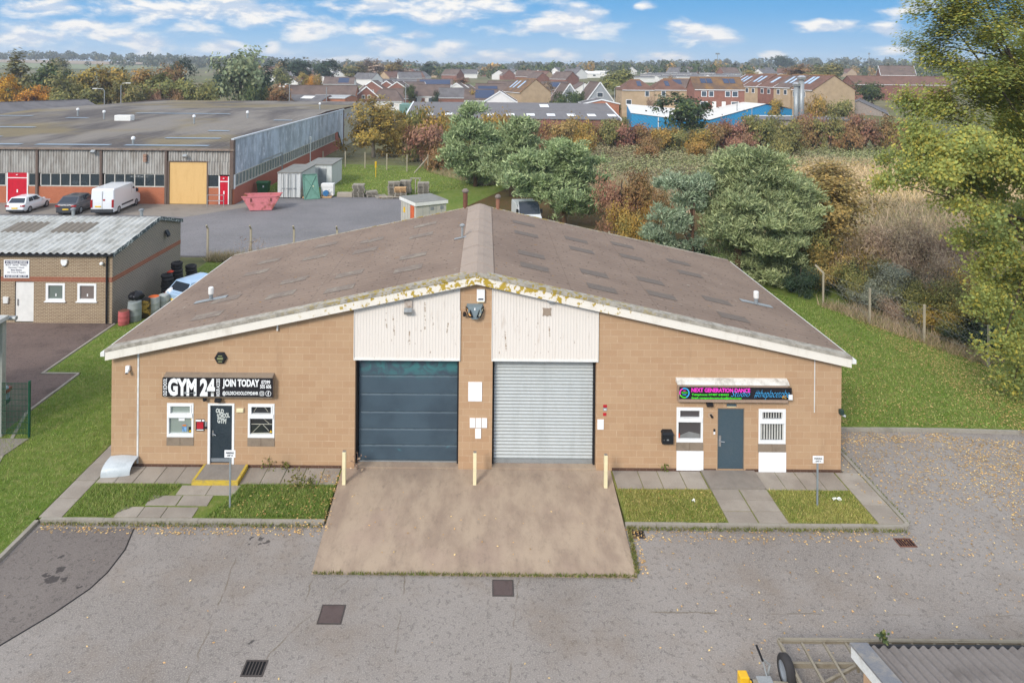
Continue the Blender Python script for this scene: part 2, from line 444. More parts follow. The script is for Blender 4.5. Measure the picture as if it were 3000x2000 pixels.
farm_b = plain('green_field', S(150,156,112,.6), .95, var=.08, scale=.05, obj=False)

# ------------------------------------------------------------------ ground
xs = np.concatenate([np.linspace(-3500,-500,16)[:-1], np.linspace(-500,-100,21)[:-1], np.linspace(-100,120,56)[:-1], np.linspace(120,700,30)[:-1], np.linspace(700,3500,14)])
ys = np.concatenate([np.linspace(-40,130,35)[:-1], np.linspace(130,450,41)[:-1], np.linspace(450,1700,36)[:-1], np.linspace(1700,5000,8)])
m = MB(); XX, YY = np.meshgrid(xs, ys); ZZ = hgt(XX, YY)-.15
m.v = list(zip(XX.ravel().tolist(), YY.ravel().tolist(), ZZ.ravel().tolist())); nx = len(xs)
m.f = [(j*nx+i, j*nx+i+1, (j+1)*nx+i+1, (j+1)*nx+i) for j in range(len(ys)-1) for i in range(nx-1)]
struct(m.build('ground', field, smooth=True))
def patch(name, poly, z, mat, drop=.2): return struct(MB().prism(poly, z-drop, z).build(name, mat))
struct(MB().sheet([(-13.1,-12),(45,-12),(45,24.6),(17.5,25.45),(12.0,25.45),(12.0,20.05),(-13.1,20.05)], -.1).build('car_park', asph))
struct(MB().sheet([gp(88,1212,-.1),gp(308,1212,-.1),gp(285,1262,-.1),gp(245,1315,-.1),gp(205,1352,-.1),gp(120,1410,-.1),gp(0,1482,-.1),gp(-250,1600,-.1),(-13.1,12),(-13.1,17)], -.095).build('tarmac_patch', asph2))
t = NT('tar_seam'); struct(MB().tube([(*gp(a, b, -.1), -.1) for a, b in ((308,1212),(287,1262),(246,1315),(206,1352),(121,1410),(0,1482),(-250,1600))], .022, 5).build('tar_seam', t.bsdf(S(44,42,42), .6)))
# apron in front of the roller doors
m = MB(); AP = [(-4.55,18.05),(4.15,18.0),(4.3,22.68),(-4.72,22.68)]
za = [-.085,-.085,.0,.0]
m.add([(x,y,z) for (x,y),z in zip(AP, za)]+[(x,y,-.25) for x,y in AP], [(0,1,2,3),(0,4,5,1),(1,5,6,2),(2,6,7,3),(3,7,4,0)])
m.box(-4.31,-.82,22.69,23.3,-.2,.06); m.box(.31,3.81,22.69,23.3,-.2,.06)
struct(m.build('apron', apron_m))
# lawns
patch('lawn', [(-17.6,6),(-13.24,6),(-13.24,34),(-12.4,34),(-12.4,47.6),(-19.2,47.6),(-19.2,29.6),(-17.6,29.6)], -.005, lawn_m)
patch('lawn', [(12.1,25.6),(17.5,25.6),(45,24.8),(45,30),(26,46),(10,62),(-3,62),(-3,47.6),(-12.35,47.6),(-12.35,33.95),(12.1,33.95)], -.005, lawn_m)
patch('lawn', [(-24.6,71.6),(-6,71.2),(-4.8,66),(-4.4,60),(2,60),(5,72),(1,93),(-24.6,96)], -.005, lawn_m)
patch('lawn', [(-9.4,48.2),(-9.8,51.5),(-9,53.6),(-7.8,54.4),(-5,52),(-4,48.2)], .0, lawn_m)
patch('lawn', [(-13.22,20.1),(-4.72,20.1),(-4.72,22.68),(-13.22,22.68)], -.02, lawn_m)
patch('lawn', [(4.3,20.1),(12.68,20.1),(12.68,22.68),(4.3,22.68)], -.02, lawn_dry)
m = MB(); m.sheet([(-3.5,62.5),(3,78),(9,84),(22,60),(20,50),(12,50),(6,60)], .004)
struct(m.build('pine_litter', litter_m))
patch('yard', [(-90,48.3),(-9.5,48.3),(-10,51.5),(-9.2,53.8),(-8,54.6),(-4.6,58),(-5,66),(-6.2,71.1),(-24.7,71.5),(-24.7,66.6),(-90,66.6)], -.04, asph_y, .15)
struct(MB().sheet([(-90,61.3),(-33,61.6),(-27,60.8),(-24.6,63.5),(-22.5,66),(-23.6,68.5),(-24.7,66.55),(-90,66.55)], -.034).build('forecourt', concrete))
patch('workshop_yard', [(-40,22),(-16.6,22.6),(-17.75,26.2),(-17.75,29.5),(-19.3,29.5),(-19.3,35.4),(-40,35.4)], -.03, asph_b, .15)
# pavements: single slabs with open joints
m = MB()
def slab(x0, x1, y0, y1, z=.0, g=.012):
    j = random.uniform(-.006, .006)
    m.box(x0+g, x1-g, y0+g, y1-g, -.1, z+j)
y = 20.1
while y < 34: slab(-13.22, -12.52, y, y+.9); y += .9
for a, b in ((-12.5,-11.9),(-11.9,-11.3),(-11.3,-10.6),(-10.6,-9.95),(-9.95,-9.36),(-7.86,-7.2),(-7.2,-6.55),(-6.55,-5.9),(-5.9,-5.3),(-5.3,-4.75)):
    slab(a, b, 21.78, 22.69)
for x0, y0 in ((-9.65,21.2),(-8.7,21.2),(-10.35,20.68),(-9.38,20.68),(-10.3,20.12),(-9.6,20.12)):
    slab(x0, x0+(.7 if (x0, y0) == (-10.3,20.12) else .95), y0, y0+.5)
slab(-11.0,-10.3,20.12,20.62)
for a, b in ((4.35,5.2),(5.2,5.85),(5.85,6.6),(6.6,7.3),(9.15,9.8),(9.8,10.45),(10.45,11.1),(11.1,11.8)): slab(a, b, 21.72, 22.69)
for yy in (20.1,20.65,21.18):
    slab(7.35, 8.24, yy, yy+.54); slab(8.26, 9.15, yy, yy+.54)
y = 20.1
while y < 25.3:
    slab(11.83 if y < 22.6 else 12.12, 12.62, y, min(y+.86, 22.69 if y < 22.6 < y+.86 else 99)); y += .86
struct(m.build('pavement', slab_m))
# kerbs (real step, unit by unit)
m = MB()
def kerb(x0, y0, x1, y1, w=.12, top=.012, n=.91):
    a, b = Vector((x0,y0)), Vector((x1,y1)); L = (b-a).length; k = max(1, round(L/n)); d = (b-a)/k
    s = Vector((-d.y, d.x)).normalized()*w/2
    for i in range(k):
        p, q = a+d*(i+.004), a+d*(i+.996)
        m.prism([tuple(p-s), tuple(q-s), tuple(q+s), tuple(p+s)], -.25, top+random.uniform(-.006,.006))
kerb(-13.1,20.03,-4.68,20.03); kerb(-13.17,8,-13.17,19.96); kerb(4.25,20.03,12.5,20.03)
for k in range(4):
    a0, a1 = -math.pi/2+k*math.pi/8, -math.pi/2+(k+1)*math.pi/8
    kerb(12.5+.2*math.cos(a0), 20.23+.2*math.sin(a0), 12.5+.2*math.cos(a1), 20.23+.2*math.sin(a1), n=.2)
kerb(12.7,20.24,12.7,25.5); kerb(12.76,25.52,17.5,25.52); kerb(17.5,25.52,40,24.7)
kerb(-19.3,35.3,-19.3,29.5,.1,.02); kerb(-19.3,29.55,-17.7,29.55,.1,.02); kerb(-17.7,29.5,-17.7,26.2,.1,.02); kerb(-17.7,26.2,-16.0,21.8,.12,.02)
struct(m.build('kerb', kerb_m))
struct(MB().box(-9.33,-7.9,21.74,22.66,-.1,.11).build('doorstep', concrete))
m = MB(); m.box(-9.36,-9.28,21.70,22.66,-.09,.118); m.box(-7.95,-7.87,21.70,22.66,-.09,.118); m.box(-9.28,-7.95,21.70,21.78,-.09,.118)
struct(m.build('doorstep_edging', weathered('yellow_edging', S(222,190,66,.8), S(150,138,110,.7), .6, 5)))
struct(MB().box(7.34,9.12,21.72,22.66,-.1,.06).build('doorstep', concrete))

# ------------------------------------------------------------------ main building
YF, XC = 22.7, -.25
def zr(x): return 6.62-.2126*abs(x-XC)
XL, XR = -12.5, 12.05
block = brick('tan_blockwork', S(206,171,135,.765), S(200,162,126,.755), S(214,184,152,.78), .45, .225, 'xz', .008, .26, .2, .9, S(192,154,120,.73))
block_s = brick('tan_blockwork_side', S(207,171,138,.77), S(203,165,131,.765), S(216,186,156,.79), .45, .225, 'yz', .008, .22, .2, .9, S(188,146,108,.62))
unit_ = thing('industrial_unit', 'tan blockwork twin unit with brown gabled roof, blue door and steel roller shutter', 'building', (XC, YF, 0))
OPEN = [(-10.62,-9.73,1.0,2.14),(-9.25,-8.36,.1,2.14),(-7.90,-7.01,1.0,2.14),(-4.31,-.82,0,99),(.31,3.81,0,99),(6.51,7.40,.97,2.14),(7.89,8.79,.06,2.12),(9.27,10.18,.94,2.11)]
xb = sorted({XL, XR, XC}|{o[0] for o in OPEN}|{o[1] for o in OPEN})
WM = [MB(), MB(), MB()]
for x0, x1 in zip(xb, xb[1:]):
    ka = 0 if x0 < -4.3 else 1 if x0 < .3 else 2; m = WM[ka]
    o = [q for q in OPEN if q[0] <= x0+1e-6 and q[1] >= x1-1e-6]
    zt0, zt1 = zr(x0)-.2, zr(x1)-.2
    def quad(a0, a1, b0, b1): m.add([(x0,YF,a0),(x1,YF,a1),(x1,YF,b1),(x0,YF,b0)], [(0,1,2,3)])
    if not o: quad(-.2,-.2,zt0,zt1)
    else:
        _, _, za_, zb_ = o[0]
        if za_ > 0: quad(-.2,-.2,za_,za_)
        if zb_ < 50: quad(zb_,zb_,zt0,zt1)
        zb2 = min(zb_, min(zt0, zt1)); dp = .42 if zb_ > 50 else .22
        (WM[0 if x0 < -4 else 1] if zb_ > 50 else m).add([(x0,YF,za_),(x0,YF+dp,za_),(x0,YF+dp,zb2),(x0,YF,zb2)], [(0,1,2,3)])
        (WM[1 if x1 < 0 else 2] if zb_ > 50 else m).add([(x1,YF,za_),(x1,YF,zb2),(x1,YF+dp,zb2),(x1,YF+dp,za_)], [(0,1,2,3)])
        if zb_ < 50:
            m.add([(x0,YF,zb_),(x0,YF+dp,zb_),(x1,YF+dp,zb_),(x1,YF,zb_)], [(0,1,2,3)])
            m.add([(x0,YF,za_),(x1,YF,za_),(x1,YF+dp,za_),(x0,YF+dp,za_)], [(0,1,2,3)])
for m in WM: m.build('wall', block, unit_)
YR = 33.7
MB().add([(XL,YF,-.2),(XL,YR,-.2),(XL,YR,zr(XL)-.2),(XL,YF,zr(XL)-.2)], [(0,1,2,3)]).build('wall', block_s, unit_); MB().add([(XR,YF,-.2),(XR,YF,zr(XR)-.2),(XR,YR,zr(XR)-.2),(XR,YR,-.2)], [(0,1,2,3)]).build('wall', block_s, unit_)
MB().add([(XL,YR,-.2),(XR,YR,-.2),(XR,YR,zr(XR)-.2),(XC,YR,6.42),(XL,YR,zr(XL)-.2)], [(0,1,2,3,4)]).build('wall', block, unit_)
pb = brick('plinth_brick', S(120,86,70,.6), S(104,76,62,.6), S(140,116,100,.6), .225, .075, 'xz', .01)
boxes('plinth', pb, unit_, *((a, b, YF-.012, YF+.05, -.1, .085) for a, b in ((XL-.004,-9.3),(-8.3,-4.75),(4.35,7.85),(8.85,XR+.004))))
# roof
t = NT('brown_cement_roof'); v = t.pos()
n = t.noise(v, .35, 6, .6); n2 = t.noise(t.scale(v, .6, 4, 1), 2.2, 6, .65); n3 = t.noise(v, 3.2, 6, .7)
c = t.mix(t.ramp(n, .35, .7), S(156,136,120,.77), S(142,123,109,.75))
c = t.mix(t.math('MULTIPLY', t.ramp(n2, .5, .75), .35), c, S(146,128,116,.62))
c = t.mix(t.math('MULTIPLY', t.ramp(n3, .61, .70), .6), c, S(186,176,160,.76))
c = t.mix(t.math('MULTIPLY', t.ramp(t.noise(v, 5.5, 3, .5), .70, .74), .8), c, S(190,140,60,.6))
vo = t.n('ShaderNodeTexVoronoi', voronoi_dimensions='2D'); t.set(vo, Vector=t.scale(v, 1.0, .75, 0), Scale=2.1)
c = t.mix(t.math('MULTIPLY', t.ramp(vo.outputs['Distance'], .085, .05), .6), c, S(66,58,54,.6))
wv = t.n('ShaderNodeTexWave', wave_type='BANDS', bands_direction='Y'); t.set(wv, Vector=v, Scale=1.05, Distortion=.0)
lap = t.n('ShaderNodeTexWave', wave_type='BANDS', bands_direction='X', wave_profile='SAW'); t.set(lap, Vector=v, Scale=.105, Distortion=0.0)
c = t.mix(t.math('MULTIPLY', t.ramp(lap.outputs['Fac'], .985, 1.0), .35), c, S(92,78,70,.6))
c = t.mix(t.math('MULTIPLY', wv.outputs['Fac'], .10), c, S(90,78,72,.6))
roof_m = t.bsdf(c, .9, bump=t.math('ADD', t.math('MULTIPLY', wv.outputs['Fac'], .6), t.math('MULTIPLY', n3, .4)), bstr=.35, bdist=.03, spec=.1)
R0, R1 = 22.43, 33.92
EU = {-1: 12.36, 1: 12.52}
for s in (-1, 1):
    xe = XC+s*EU[s]
    MB().prismy([(XC, 6.62), (xe, zr(xe)), (xe, zr(xe)-.06), (XC, 6.56)], R0, R1).build('roof', roof_m, unit_)
cap_m = weathered('ridge_cement', S(176,158,142,.8), S(148,134,122,.76), .5, 1.6, .9)
m = MB()
for k in range(10):
    y0 = R0+k*1.15; y1 = min(y0+1.19, R1)
    dz = .012 if k % 2 else 0
    m.prismy([(XC-.58, zr(XC+.58)+.03+dz), (XC-.2, 6.62+.045+dz), (XC, 6.62+.085+dz), (XC+.2, 6.62+.045+dz), (XC+.58, zr(XC+.58)+.03+dz), (XC+.58, zr(XC+.58)-.0), (XC, 6.6), (XC-.58, zr(XC+.58)-.0)], y0, y1)
m.build('ridge_cap', cap_m, unit_)
pm = {1: weathered('faded_rooflight', S(128,115,104,.74), S(110,100,91,.72), .6, 4, .85), -1: weathered('mossy_rooflight', S(138,122,110,.72), S(176,166,148,.74), .8, 1.8, .9)}
for s in (-1, 1):
    tt = .2126
    for u, rows in ((2.1,(24.85,26.55,29.85,31.9)),(4.45,(24.04,25.8,29.15,30.9)),(6.78,(24.85,26.55,29.85,31.95)),(9.15,(24.06,25.8,29.2,30.95))):
        if s < 0: u += .45
        for y in rows:
            a, b = XC+s*(u-.52), XC+s*(u+.52)
            MB().add([(a,y-.3,zr(a)+.012),(b,y-.3,zr(b)+.012),(b,y+.3,zr(b)+.012),(a,y+.3,zr(a)+.012)], [(0,1,2,3)]).build('rooflight', pm[s], unit_)
# barge boards with lichen by the apex, verge trim, gutters
t = NT('barge_board'); v = t.pos()
sx = t.n('ShaderNodeSeparateXYZ'); t.set(sx, i0=v)
dist = t.math('ABSOLUTE', t.math('SUBTRACT', sx.outputs[0], XC))
ln = t.noise(v, 5, 5, .65)
lm = t.math('MULTIPLY', t.ramp(t.math('ADD', ln, t.math('MULTIPLY', t.ramp(dist, 6.0, 0.5, False), .12)), .60, .66), t.ramp(dist, 7.0, 4.0))
c = t.mix(t.math('MULTIPLY', t.ramp(t.noise(t.scale(v,1,1,.3), 3, 5, .7), .5, .75), .35), S(240,232,218,.86), S(186,172,150,.8))
c = t.mix(lm, c, S(198,166,60,.75))
barge_m = t.bsdf(c, .7, bump=ln, bstr=.2)
t = NT('verge_trim'); v = t.pos(); sx = t.n('ShaderNodeSeparateXYZ'); t.set(sx, i0=v)
dist = t.math('ABSOLUTE', t.math('SUBTRACT', sx.outputs[0], XC)); ln = t.noise(v, 4, 6, .7)
c = t.mix(t.ramp(ln, .4, .65), S(190,182,168,.76), S(158,150,136,.7))
c = t.mix(t.math('MULTIPLY', t.ramp(t.noise(v, 6, 5, .65), .5, .58), t.ramp(dist, 8, 3)), c, S(178,154,72,.7))
verge_m = t.bsdf(c, .9, bump=ln, bstr=.4)
for s in (-1, 1):
    x1 = XC+s*(EU[s]-.03)
    MB().prismy([(XC, 6.56-.0), (x1, zr(x1)-.062), (x1, zr(x1)-.34), (XC, 6.62-.33)], R0-.005, R0+.03).build('barge_board', barge_m, unit_)
    MB().prismy([(XC, 6.70), (x1, zr(x1)+.05), (x1, zr(x1)-.05), (XC, 6.57)], R0-.03, R0+.0).build('verge_trim', verge_m, unit_)
    MB().prismy([(XC, 6.685), (x1, zr(x1)+.04), (x1, zr(x1)+.006), (XC, 6.63)], R0+.0, R0+.36).build('verge_trim', verge_m, unit_)
    MB().prismy([(XC, 6.66), (x1, zr(x1)+.035), (x1, zr(x1)-.1), (XC, 6.52)], R1, R1+.04).build('verge_trim', verge_m, unit_)
    xa, xb_ = sorted((XC+s*(EU[s]-.02), XC+s*(EU[s]+.11))); z0 = zr(XC+EU[s])-.19
    MB().box(xa, xb_, R0-.03, R1, z0, z0+.13).build('gutter', white, unit_)
# ribbed cladding over the two big doors
t = NT('white_cladding'); v = t.pos()
st = t.ramp(t.noise(t.scale(v, 4.5, 1, .55), 1.6, 6, .7), .55, .78); sp = t.ramp(t.noise(t.scale(v, 3, 1, 1), 3.4, 4, .6), .64, .72)
c = t.mix(t.math('MULTIPLY', st, .6), S(236,227,216,.86), S(198,176,154,.74)); c = t.mix(t.math('MULTIPLY', sp, .8), c, S(150,110,70,.65))
rs = t.lines(t.sw(v, 'xz0'), [(-1.98,5.6,-1.97,4.7),(-3.05,5.15,-3.0,4.5),(-3.3,5.0,-3.25,4.75),(-2.5,4.75,-2.48,4.2),(-1.2,4.9,-1.22,4.6),(.72,4.65,.76,4.0),(2.2,4.8,2.22,4.5)], .035, .012)
c = t.mix(t.math('MULTIPLY', t.math('MULTIPLY', rs, t.ramp(t.noise(v, 9, 4, .7), .42, .6)), .85), c, S(150,112,62,.65))
clad_m = t.bsdf(c, .6)
def ribs(x0, x1, pitch=.1, amp=.007):
    xs_ = [x0]; k = 0; out = []
    n_ = int((x1-x0)/pitch)
    for i in range(n_):
        a = x0+i*(x1-x0)/n_; p = (x1-x0)/n_
        out += [(a, 0), (a+p*.55, 0), (a+p*.65, -amp), (a+p*.9, -amp)]
    return out+[(x1, 0)]
for x0, x1 in ((-4.34,-.80),(.29,3.84)):
    P = ribs(x0, x1); vs = []; fs = []
    for x, dy in P:
        vs += [(x, YF-.03+dy, 3.7), (x, YF-.03+dy, zr(x)-.31)]
    for i in range(len(P)-1): fs.append((2*i, 2*i+2, 2*i+3, 2*i+1))
    pnl = MB().add(vs, fs).build('cladding_panel', clad_m, unit_)
    m = MB().box(x0, x1, YF-.07, YF+.3, 3.655, 3.70); m.box(x0-.02, x0, YF-.06, YF, 3.655, zr(x0 if x0 > 0 else x0)-.32); m.box(x1, x1+.02, YF-.06, YF, 3.655, zr(max(abs(x0),abs(x1)))-.32)
    m.build('drip_flashing', white, unit_)
# sectional door (blue) and roller shutter (steel)
t = NT('blue_door_paint'); v = t.pos(); sx = t.n('ShaderNodeSeparateXYZ'); t.set(sx, i0=v)
hi = t.math('MULTIPLY', t.ramp(sx.outputs[2], 2.75, 3.35), t.ramp(t.noise(v, 2.2, 5, .6, 1.0), .42, .62))
c = t.mix(t.ramp(t.noise(v, .9, 5), .35, .7), S(80,98,110,.75), S(70,86,98,.72))
c = t.mix(t.math('MULTIPLY', hi, .6), c, S(74,150,150,.78)); c = t.mix(t.math('MULTIPLY', t.ramp(t.noise(v, 1.6, 4, .6, .8), .66, .74), .7), c, S(86,140,150,.7))
c = t.mix(t.math('MULTIPLY', t.ramp(t.noise(t.scale(v, .5, 1, 3), 8, 4, .7), .6, .75), .25), c, S(120,136,144,.7))
bd = t.bsdf(c, .5)
m = MB(); zz = [.1,.62,1.17,1.75,2.36,2.98,3.66]
for a, b in zip(zz, zz[1:]):
    m.prismx([(YF+.30,a+.012),(YF+.285,a+.04),(YF+.285,b-.04),(YF+.30,b-.012),(YF+.36,b-.012),(YF+.36,a+.012)], -4.22, -.86)
dr = m.build('sectional_door', bd, unit_)
m = MB()
for b in zz[1:-1]: m.box(-4.2,-.88,YF+.296,YF+.33,b-.010,b+.010)
m.build('door_seam', weathered('pale_seal', S(120,138,146,.7), S(60,80,94,.7), .9, 5), dr)
MB().box(-4.22,-.86,YF+.27,YF+.35,.065,.1).build('bottom_seal', galv, dr)
m = MB(); n = 30; z0 = .2; p = (3.63-z0)/n; prof = []
for i in range(n):
    for q, dy in ((0,.0),(.12,-.012),(.3,-.028),(.55,-.03),(.78,-.014),(.92,.0)): prof.append((z0+(i+q)*p, YF+.30+dy))
prof.append((3.66, YF+.3))
vs = []; fs = []
for z, y in prof: vs += [(.37,y,z),(3.73,y,z)]
for i in range(len(prof)-1): fs.append((2*i,2*i+1,2*i+3,2*i+2))
sh = MB().add(vs, fs).build('roller_shutter', weathered('shutter_steel', S(200,204,202,.82), S(166,170,166,.8), .35, 1.2, .4, streak=True, metal=.15), unit_)
MB().box(.37,3.73,YF+.26,YF+.33,.065,.2).build('bottom_rail', galv, sh)
boxes('door_guide', black, unit_, *((x, x+.065, YF+.2, YF+.36, 0, 3.68) for x in (-4.31,-.88,.31,3.74)))
MB().box(-4.3,-.83,YF+.37,YF+.40,0,3.72).build('back_panel', dark, unit_); MB().box(.32,3.8,YF+.37,YF+.40,0,3.72).build('back_panel', dark, unit_)
# windows and doors
gl_green = glass('pale_green_glass', S(176,188,178,.6)); gl_dark = glass('dark_glass', S(46,48,50)); gl_grey = glass('smoky_glass', S(92,88,88,.7)); gl_blue = glass('blue_glass', S(78,98,112))
sill_m = weathered('grey_lintel', S(170,152,132,.66), S(132,116,100,.62), .5, 3, .9)
def window(x0, x1, z0, z1, pane, extra=None):
    y0, y1 = YF-.02, YF+.07; zt = z1-.41
    m = MB()
    m.box(x0,x0+.065,y0,y1,z0,z1); m.box(x1-.065,x1,y0,y1,z0,z1); m.box(x0+.065,x1-.065,y0,y1,z1-.06,z1); m.box(x0+.065,x1-.065,y0,y1,z0,z0+.11)
    m.box(x0+.03,x1-.03,y0-.03,y1-.01,zt-.07,zt+.07)
    m.box(x0+.07,x0+.115,y0-.015,y1-.02,zt+.07,z1-.06); m.box(x1-.115,x1-.07,y0-.015,y1-.02,zt+.07,z1-.06); m.box(x0+.115,x1-.115,y0-.015,y1-.02,z1-.10,z1-.06)
    w = m.build('window_frame', upvc, unit_, bevel=0)
    MB().box(x0+.06,x1-.06,YF+.05,YF+.06,z0+.1,zt-.06).build('pane', pane, w)
    MB().box(x0+.1,x1-.1,YF+.045,YF+.055,zt+.06,z1-.05).build('pane', pane, w)
    m = MB(); xm = (x0+x1)/2
    m.box(x0-.01,xm-.006,YF-.02,YF+.02,z0-.285,z0-.01); m.box(xm+.006,x1+.01,YF-.02,YF+.02,z0-.285,z0-.01)
    m.build('sill', sill_m, unit_)
    return w
w1 = window(*OPEN[0], gl_green); w2 = window(*OPEN[2], gl_dark); w3 = window(*OPEN[5], gl_grey); w4 = window(*OPEN[7], gl_dark)
yb = YF+.035
MB().box(-10.13,-9.98,yb,yb+.01,1.16,1.41).build('poster', plain('poster_blue', S(120,160,200,.8), .5, var=.5, scale=14), w1)
MB().box(-10.12,-9.99,yb-.004,yb,1.34,1.40).build('poster_header', plain('poster_orange', S(224,140,50,.8), .5), w1)
MB().box(-10.25,-10.05,yb,yb+.01,1.52,1.63).build('notice', boardw, w1)
yel = plain('warning_yellow', S(230,186,40,.85), .5)
for w, xx in ((w1,-9.86),(w2,-7.14)):
    MB().box(xx-.055,xx+.055,yb,yb+.008,1.13,1.32).build('sticker', black, w)
    MB().prismy([(xx-.045,1.15),(xx+.045,1.15),(xx,1.24)], yb-.005, yb-.001).build('warning_triangle', yel, w)
MB().box(-9.84,-9.79,yb,yb+.008,1.54,1.63).build('sticker', yel, w1)
m = MB()
for a, b in (((-7.8,1.43),(-7.1,1.43)),((-7.45,1.67),(-7.2,1.45)),((-7.75,1.16),(-7.5,1.41)),((-7.4,1.41),(-7.2,1.2)),((-7.72,1.85),(-7.58,2.06)),((-7.4,2.06),(-7.24,1.85)),((-7.8,1.12),(-7.15,1.14))):
    m.bar((a[0],YF+.04,a[1]),(b[0],YF+.04,b[1]),.02,.012)
m.build('truss_reflection', plain('pale_bar', S(208,204,186,.8), .6), w2)  # pale bars before the pane imitate truss reflections in the glass
m = MB()
for k in range(9):
    x = 9.365+k*.09; m.box(x, x+.052, YF+.036, YF+.042, 1.07, 1.62)
    if k < 8: m.box(x+.05, x+.085, YF+.030, YF+.036, 1.79, 2.02)
m.build('vertical_blind', plain('blind_cloth', S(206,204,196,.8), .8), w4)
MB().box(6.585,6.635,yb,yb+.01,1.1,1.24).build('red_tag', plain('orange_tag', S(220,88,44,.85), .6), w3)
MB().add([(6.60,YF+.047,1.10),(7.32,YF+.047,1.10),(7.32,YF+.047,1.22),(6.95,YF+.047,1.30),(6.66,YF+.047,1.18)], [(0,1,2,3,4)]).build('window_film', plain('pale_film', S(150,150,148,.7), .3), w3)
# doors
m = MB(); x0, x1, z0, z1 = OPEN[1]
m.box(x0,x0+.075,YF-.015,YF+.12,z0,z1); m.box(x1-.075,x1,YF-.015,YF+.12,z0,z1); m.box(x0+.075,x1-.075,YF-.015,YF+.12,z1-.07,z1)
fr = m.build('door_frame', upvc, unit_)
d1 = MB().box(x0+.08,x1-.08,YF+.05,YF+.10,z0+.02,z1-.075).build('door', slate_dk, unit_)
MB().box(x0+.085,x1-.085,YF+.035,YF+.05,z0+.05,z0+.17).build('kick_plate', weathered('scuffed_plate', S(150,156,160,.7), S(90,96,100,.7), .6, 6), d1)
m = MB(); m.box(-9.11,-9.07,YF+.03,YF+.05,1.02,1.2); m.tube([(-9.09,YF+.045,1.12),(-9.09,YF-.0,1.11),(-8.98,YF-.0,1.06)], .014, 6); m.build('handle', steel, d1)
gm = plain('sticker_white', S(216,220,214,.85), .5)
def arcs(txts, parent, mat):
    for s_, w_, h_, x_, z_, r_ in txts: text(s_, w_, h_, (x_, YF+.044, z_), mat, parent, bold=.045, rot=r_)
arcs([('OLD',.27,.15,-8.87,1.86,-.12),('SCHOOL',.42,.17,-8.75,1.70,.12),('GYM',.30,.18,-8.80,1.53,-.08)], d1, gm)
x0, x1, z0, z1 = OPEN[6]
d2 = MB().box(x0+.02,x1-.02,YF+.03,YF+.08,z0+.01,z1-.02).build('door', slate, unit_)
m = MB(); m.box(x0,x0+.02,YF-.006,YF+.08,z0,z1); m.box(x1-.02,x1,YF-.006,YF+.08,z0,z1); m.box(x0,x1,YF-.006,YF+.08,z1-.02,z1); m.build('door_frame', sill_m, unit_)
m = MB(); m.box(7.945,8.02,YF+.015,YF+.03,.82,1.19); m.tube([(7.985,YF+.02,1.02),(7.985,YF-.04,1.02),(8.12,YF-.04,1.0)], .016, 6); m.build('handle', steel, d2)
# canopies over the two entrances
can_m = weathered('canopy_concrete', S(196,168,146,.66), S(160,136,118,.62), .4, 2, .9); can_w = weathered('flaking_white_canopy', S(236,232,222,.85), S(150,138,122,.7), .75, 2.6, .8)
MB().prismx([(YF-.20,2.42),(YF,2.36),(YF,3.18),(YF-.20,3.12)], -10.66, -7.03).build('canopy', sill_m, unit_)
MB().prismx([(YF-.22,2.42),(YF,2.38),(YF,3.0),(YF-.22,3.0)], 6.51, 10.16).build('canopy', can_m, unit_)
MB().prismx([(YF-.25,3.005),(YF,3.005),(YF,3.14),(YF-.06,3.13),(YF-.2,3.07)], 6.47, 10.2).build('canopy_top', can_w, unit_)
# joints, pipe stubs, roof vents, flues
mj = plain('white_sealant', S(226,224,218,.85), .6)
MB().box(-11.63,-11.575,YF-.02,YF,.1,zr(-11.6)-.35).build('movement_joint', mj, unit_)
MB().box(11.13,11.16,YF-.008,YF,2.0,zr(11.15)-.35).build('movement_joint', mj, unit_)
MB().tube([(-6.92,YF-.06,5.2-.25),(-6.92,YF-.06,4.62)], .03, 8).build('pipe_stub', white, unit_)
def vent(x, y, h=.5, b=.62):
    z = zr(x); sl = -.2126*(1 if x > XC else -1)
    m = MB().tube([(x,y,z-.05),(x,y,z+h*.5)], .07, 10); o = m.build('roof_vent', grey, unit_, smooth=False)
    MB().lathe((x,y,z+h*.45), [(.085,0),(.1,.03),(.1,h*.5),(.075,h*.56)], 12).build('vent_cowl', white, o)
    MB().obox((x,y,z+.025), (b,0,b*sl), (0,.13,0), (0,0,.012)).build('vent_flashing', galv, o)
vent(-10.57,26.13); vent(10.74,26.63)
m = MB().tube([(-.92,27.85,zr(-.92)-.02),(-.92,27.85,zr(-.92)+.5)], .045, 8); o = m.build('roof_vent', galv, unit_)
MB().lathe((-.92,27.85,zr(-.92)+.45), [(.05,0),(.11,.05),(.11,.1),(.04,.14)], 10).build('vent_cowl', galv, o)
MB().obox((-.92,27.85,zr(-.92)+.03), (.32,0,.07), (0,.08,0), (0,0,.01)).build('vent_flashing', galv, o)
def flue(x, y, z1, r, mat):
    m = MB().tube([(x,y,zr(x)-.1),(x,y,z1)], r, 12); o = m.build('flue', mat, unit_, smooth=False)
    MB().lathe((x,y,z1), [(r*.7,-.02),(r*1.5,.06),(r*1.55,.12),(r*.9,.2),(r*.5,.22)], 14).build('flue_cap', weathered('sooty_cap', S(150,136,126,.7), S(80,70,66,.6), .6, 6, .8, obj=True) if 'sooty_cap' not in MATS else MATS['sooty_cap'], o)
flue(-.98,34.02,7.22,.115,rust); flue(.66,33.99,6.95,.1,weathered('pale_rust', S(170,120,96,.7), S(110,76,62,.6), .6, 6, .8, obj=True))
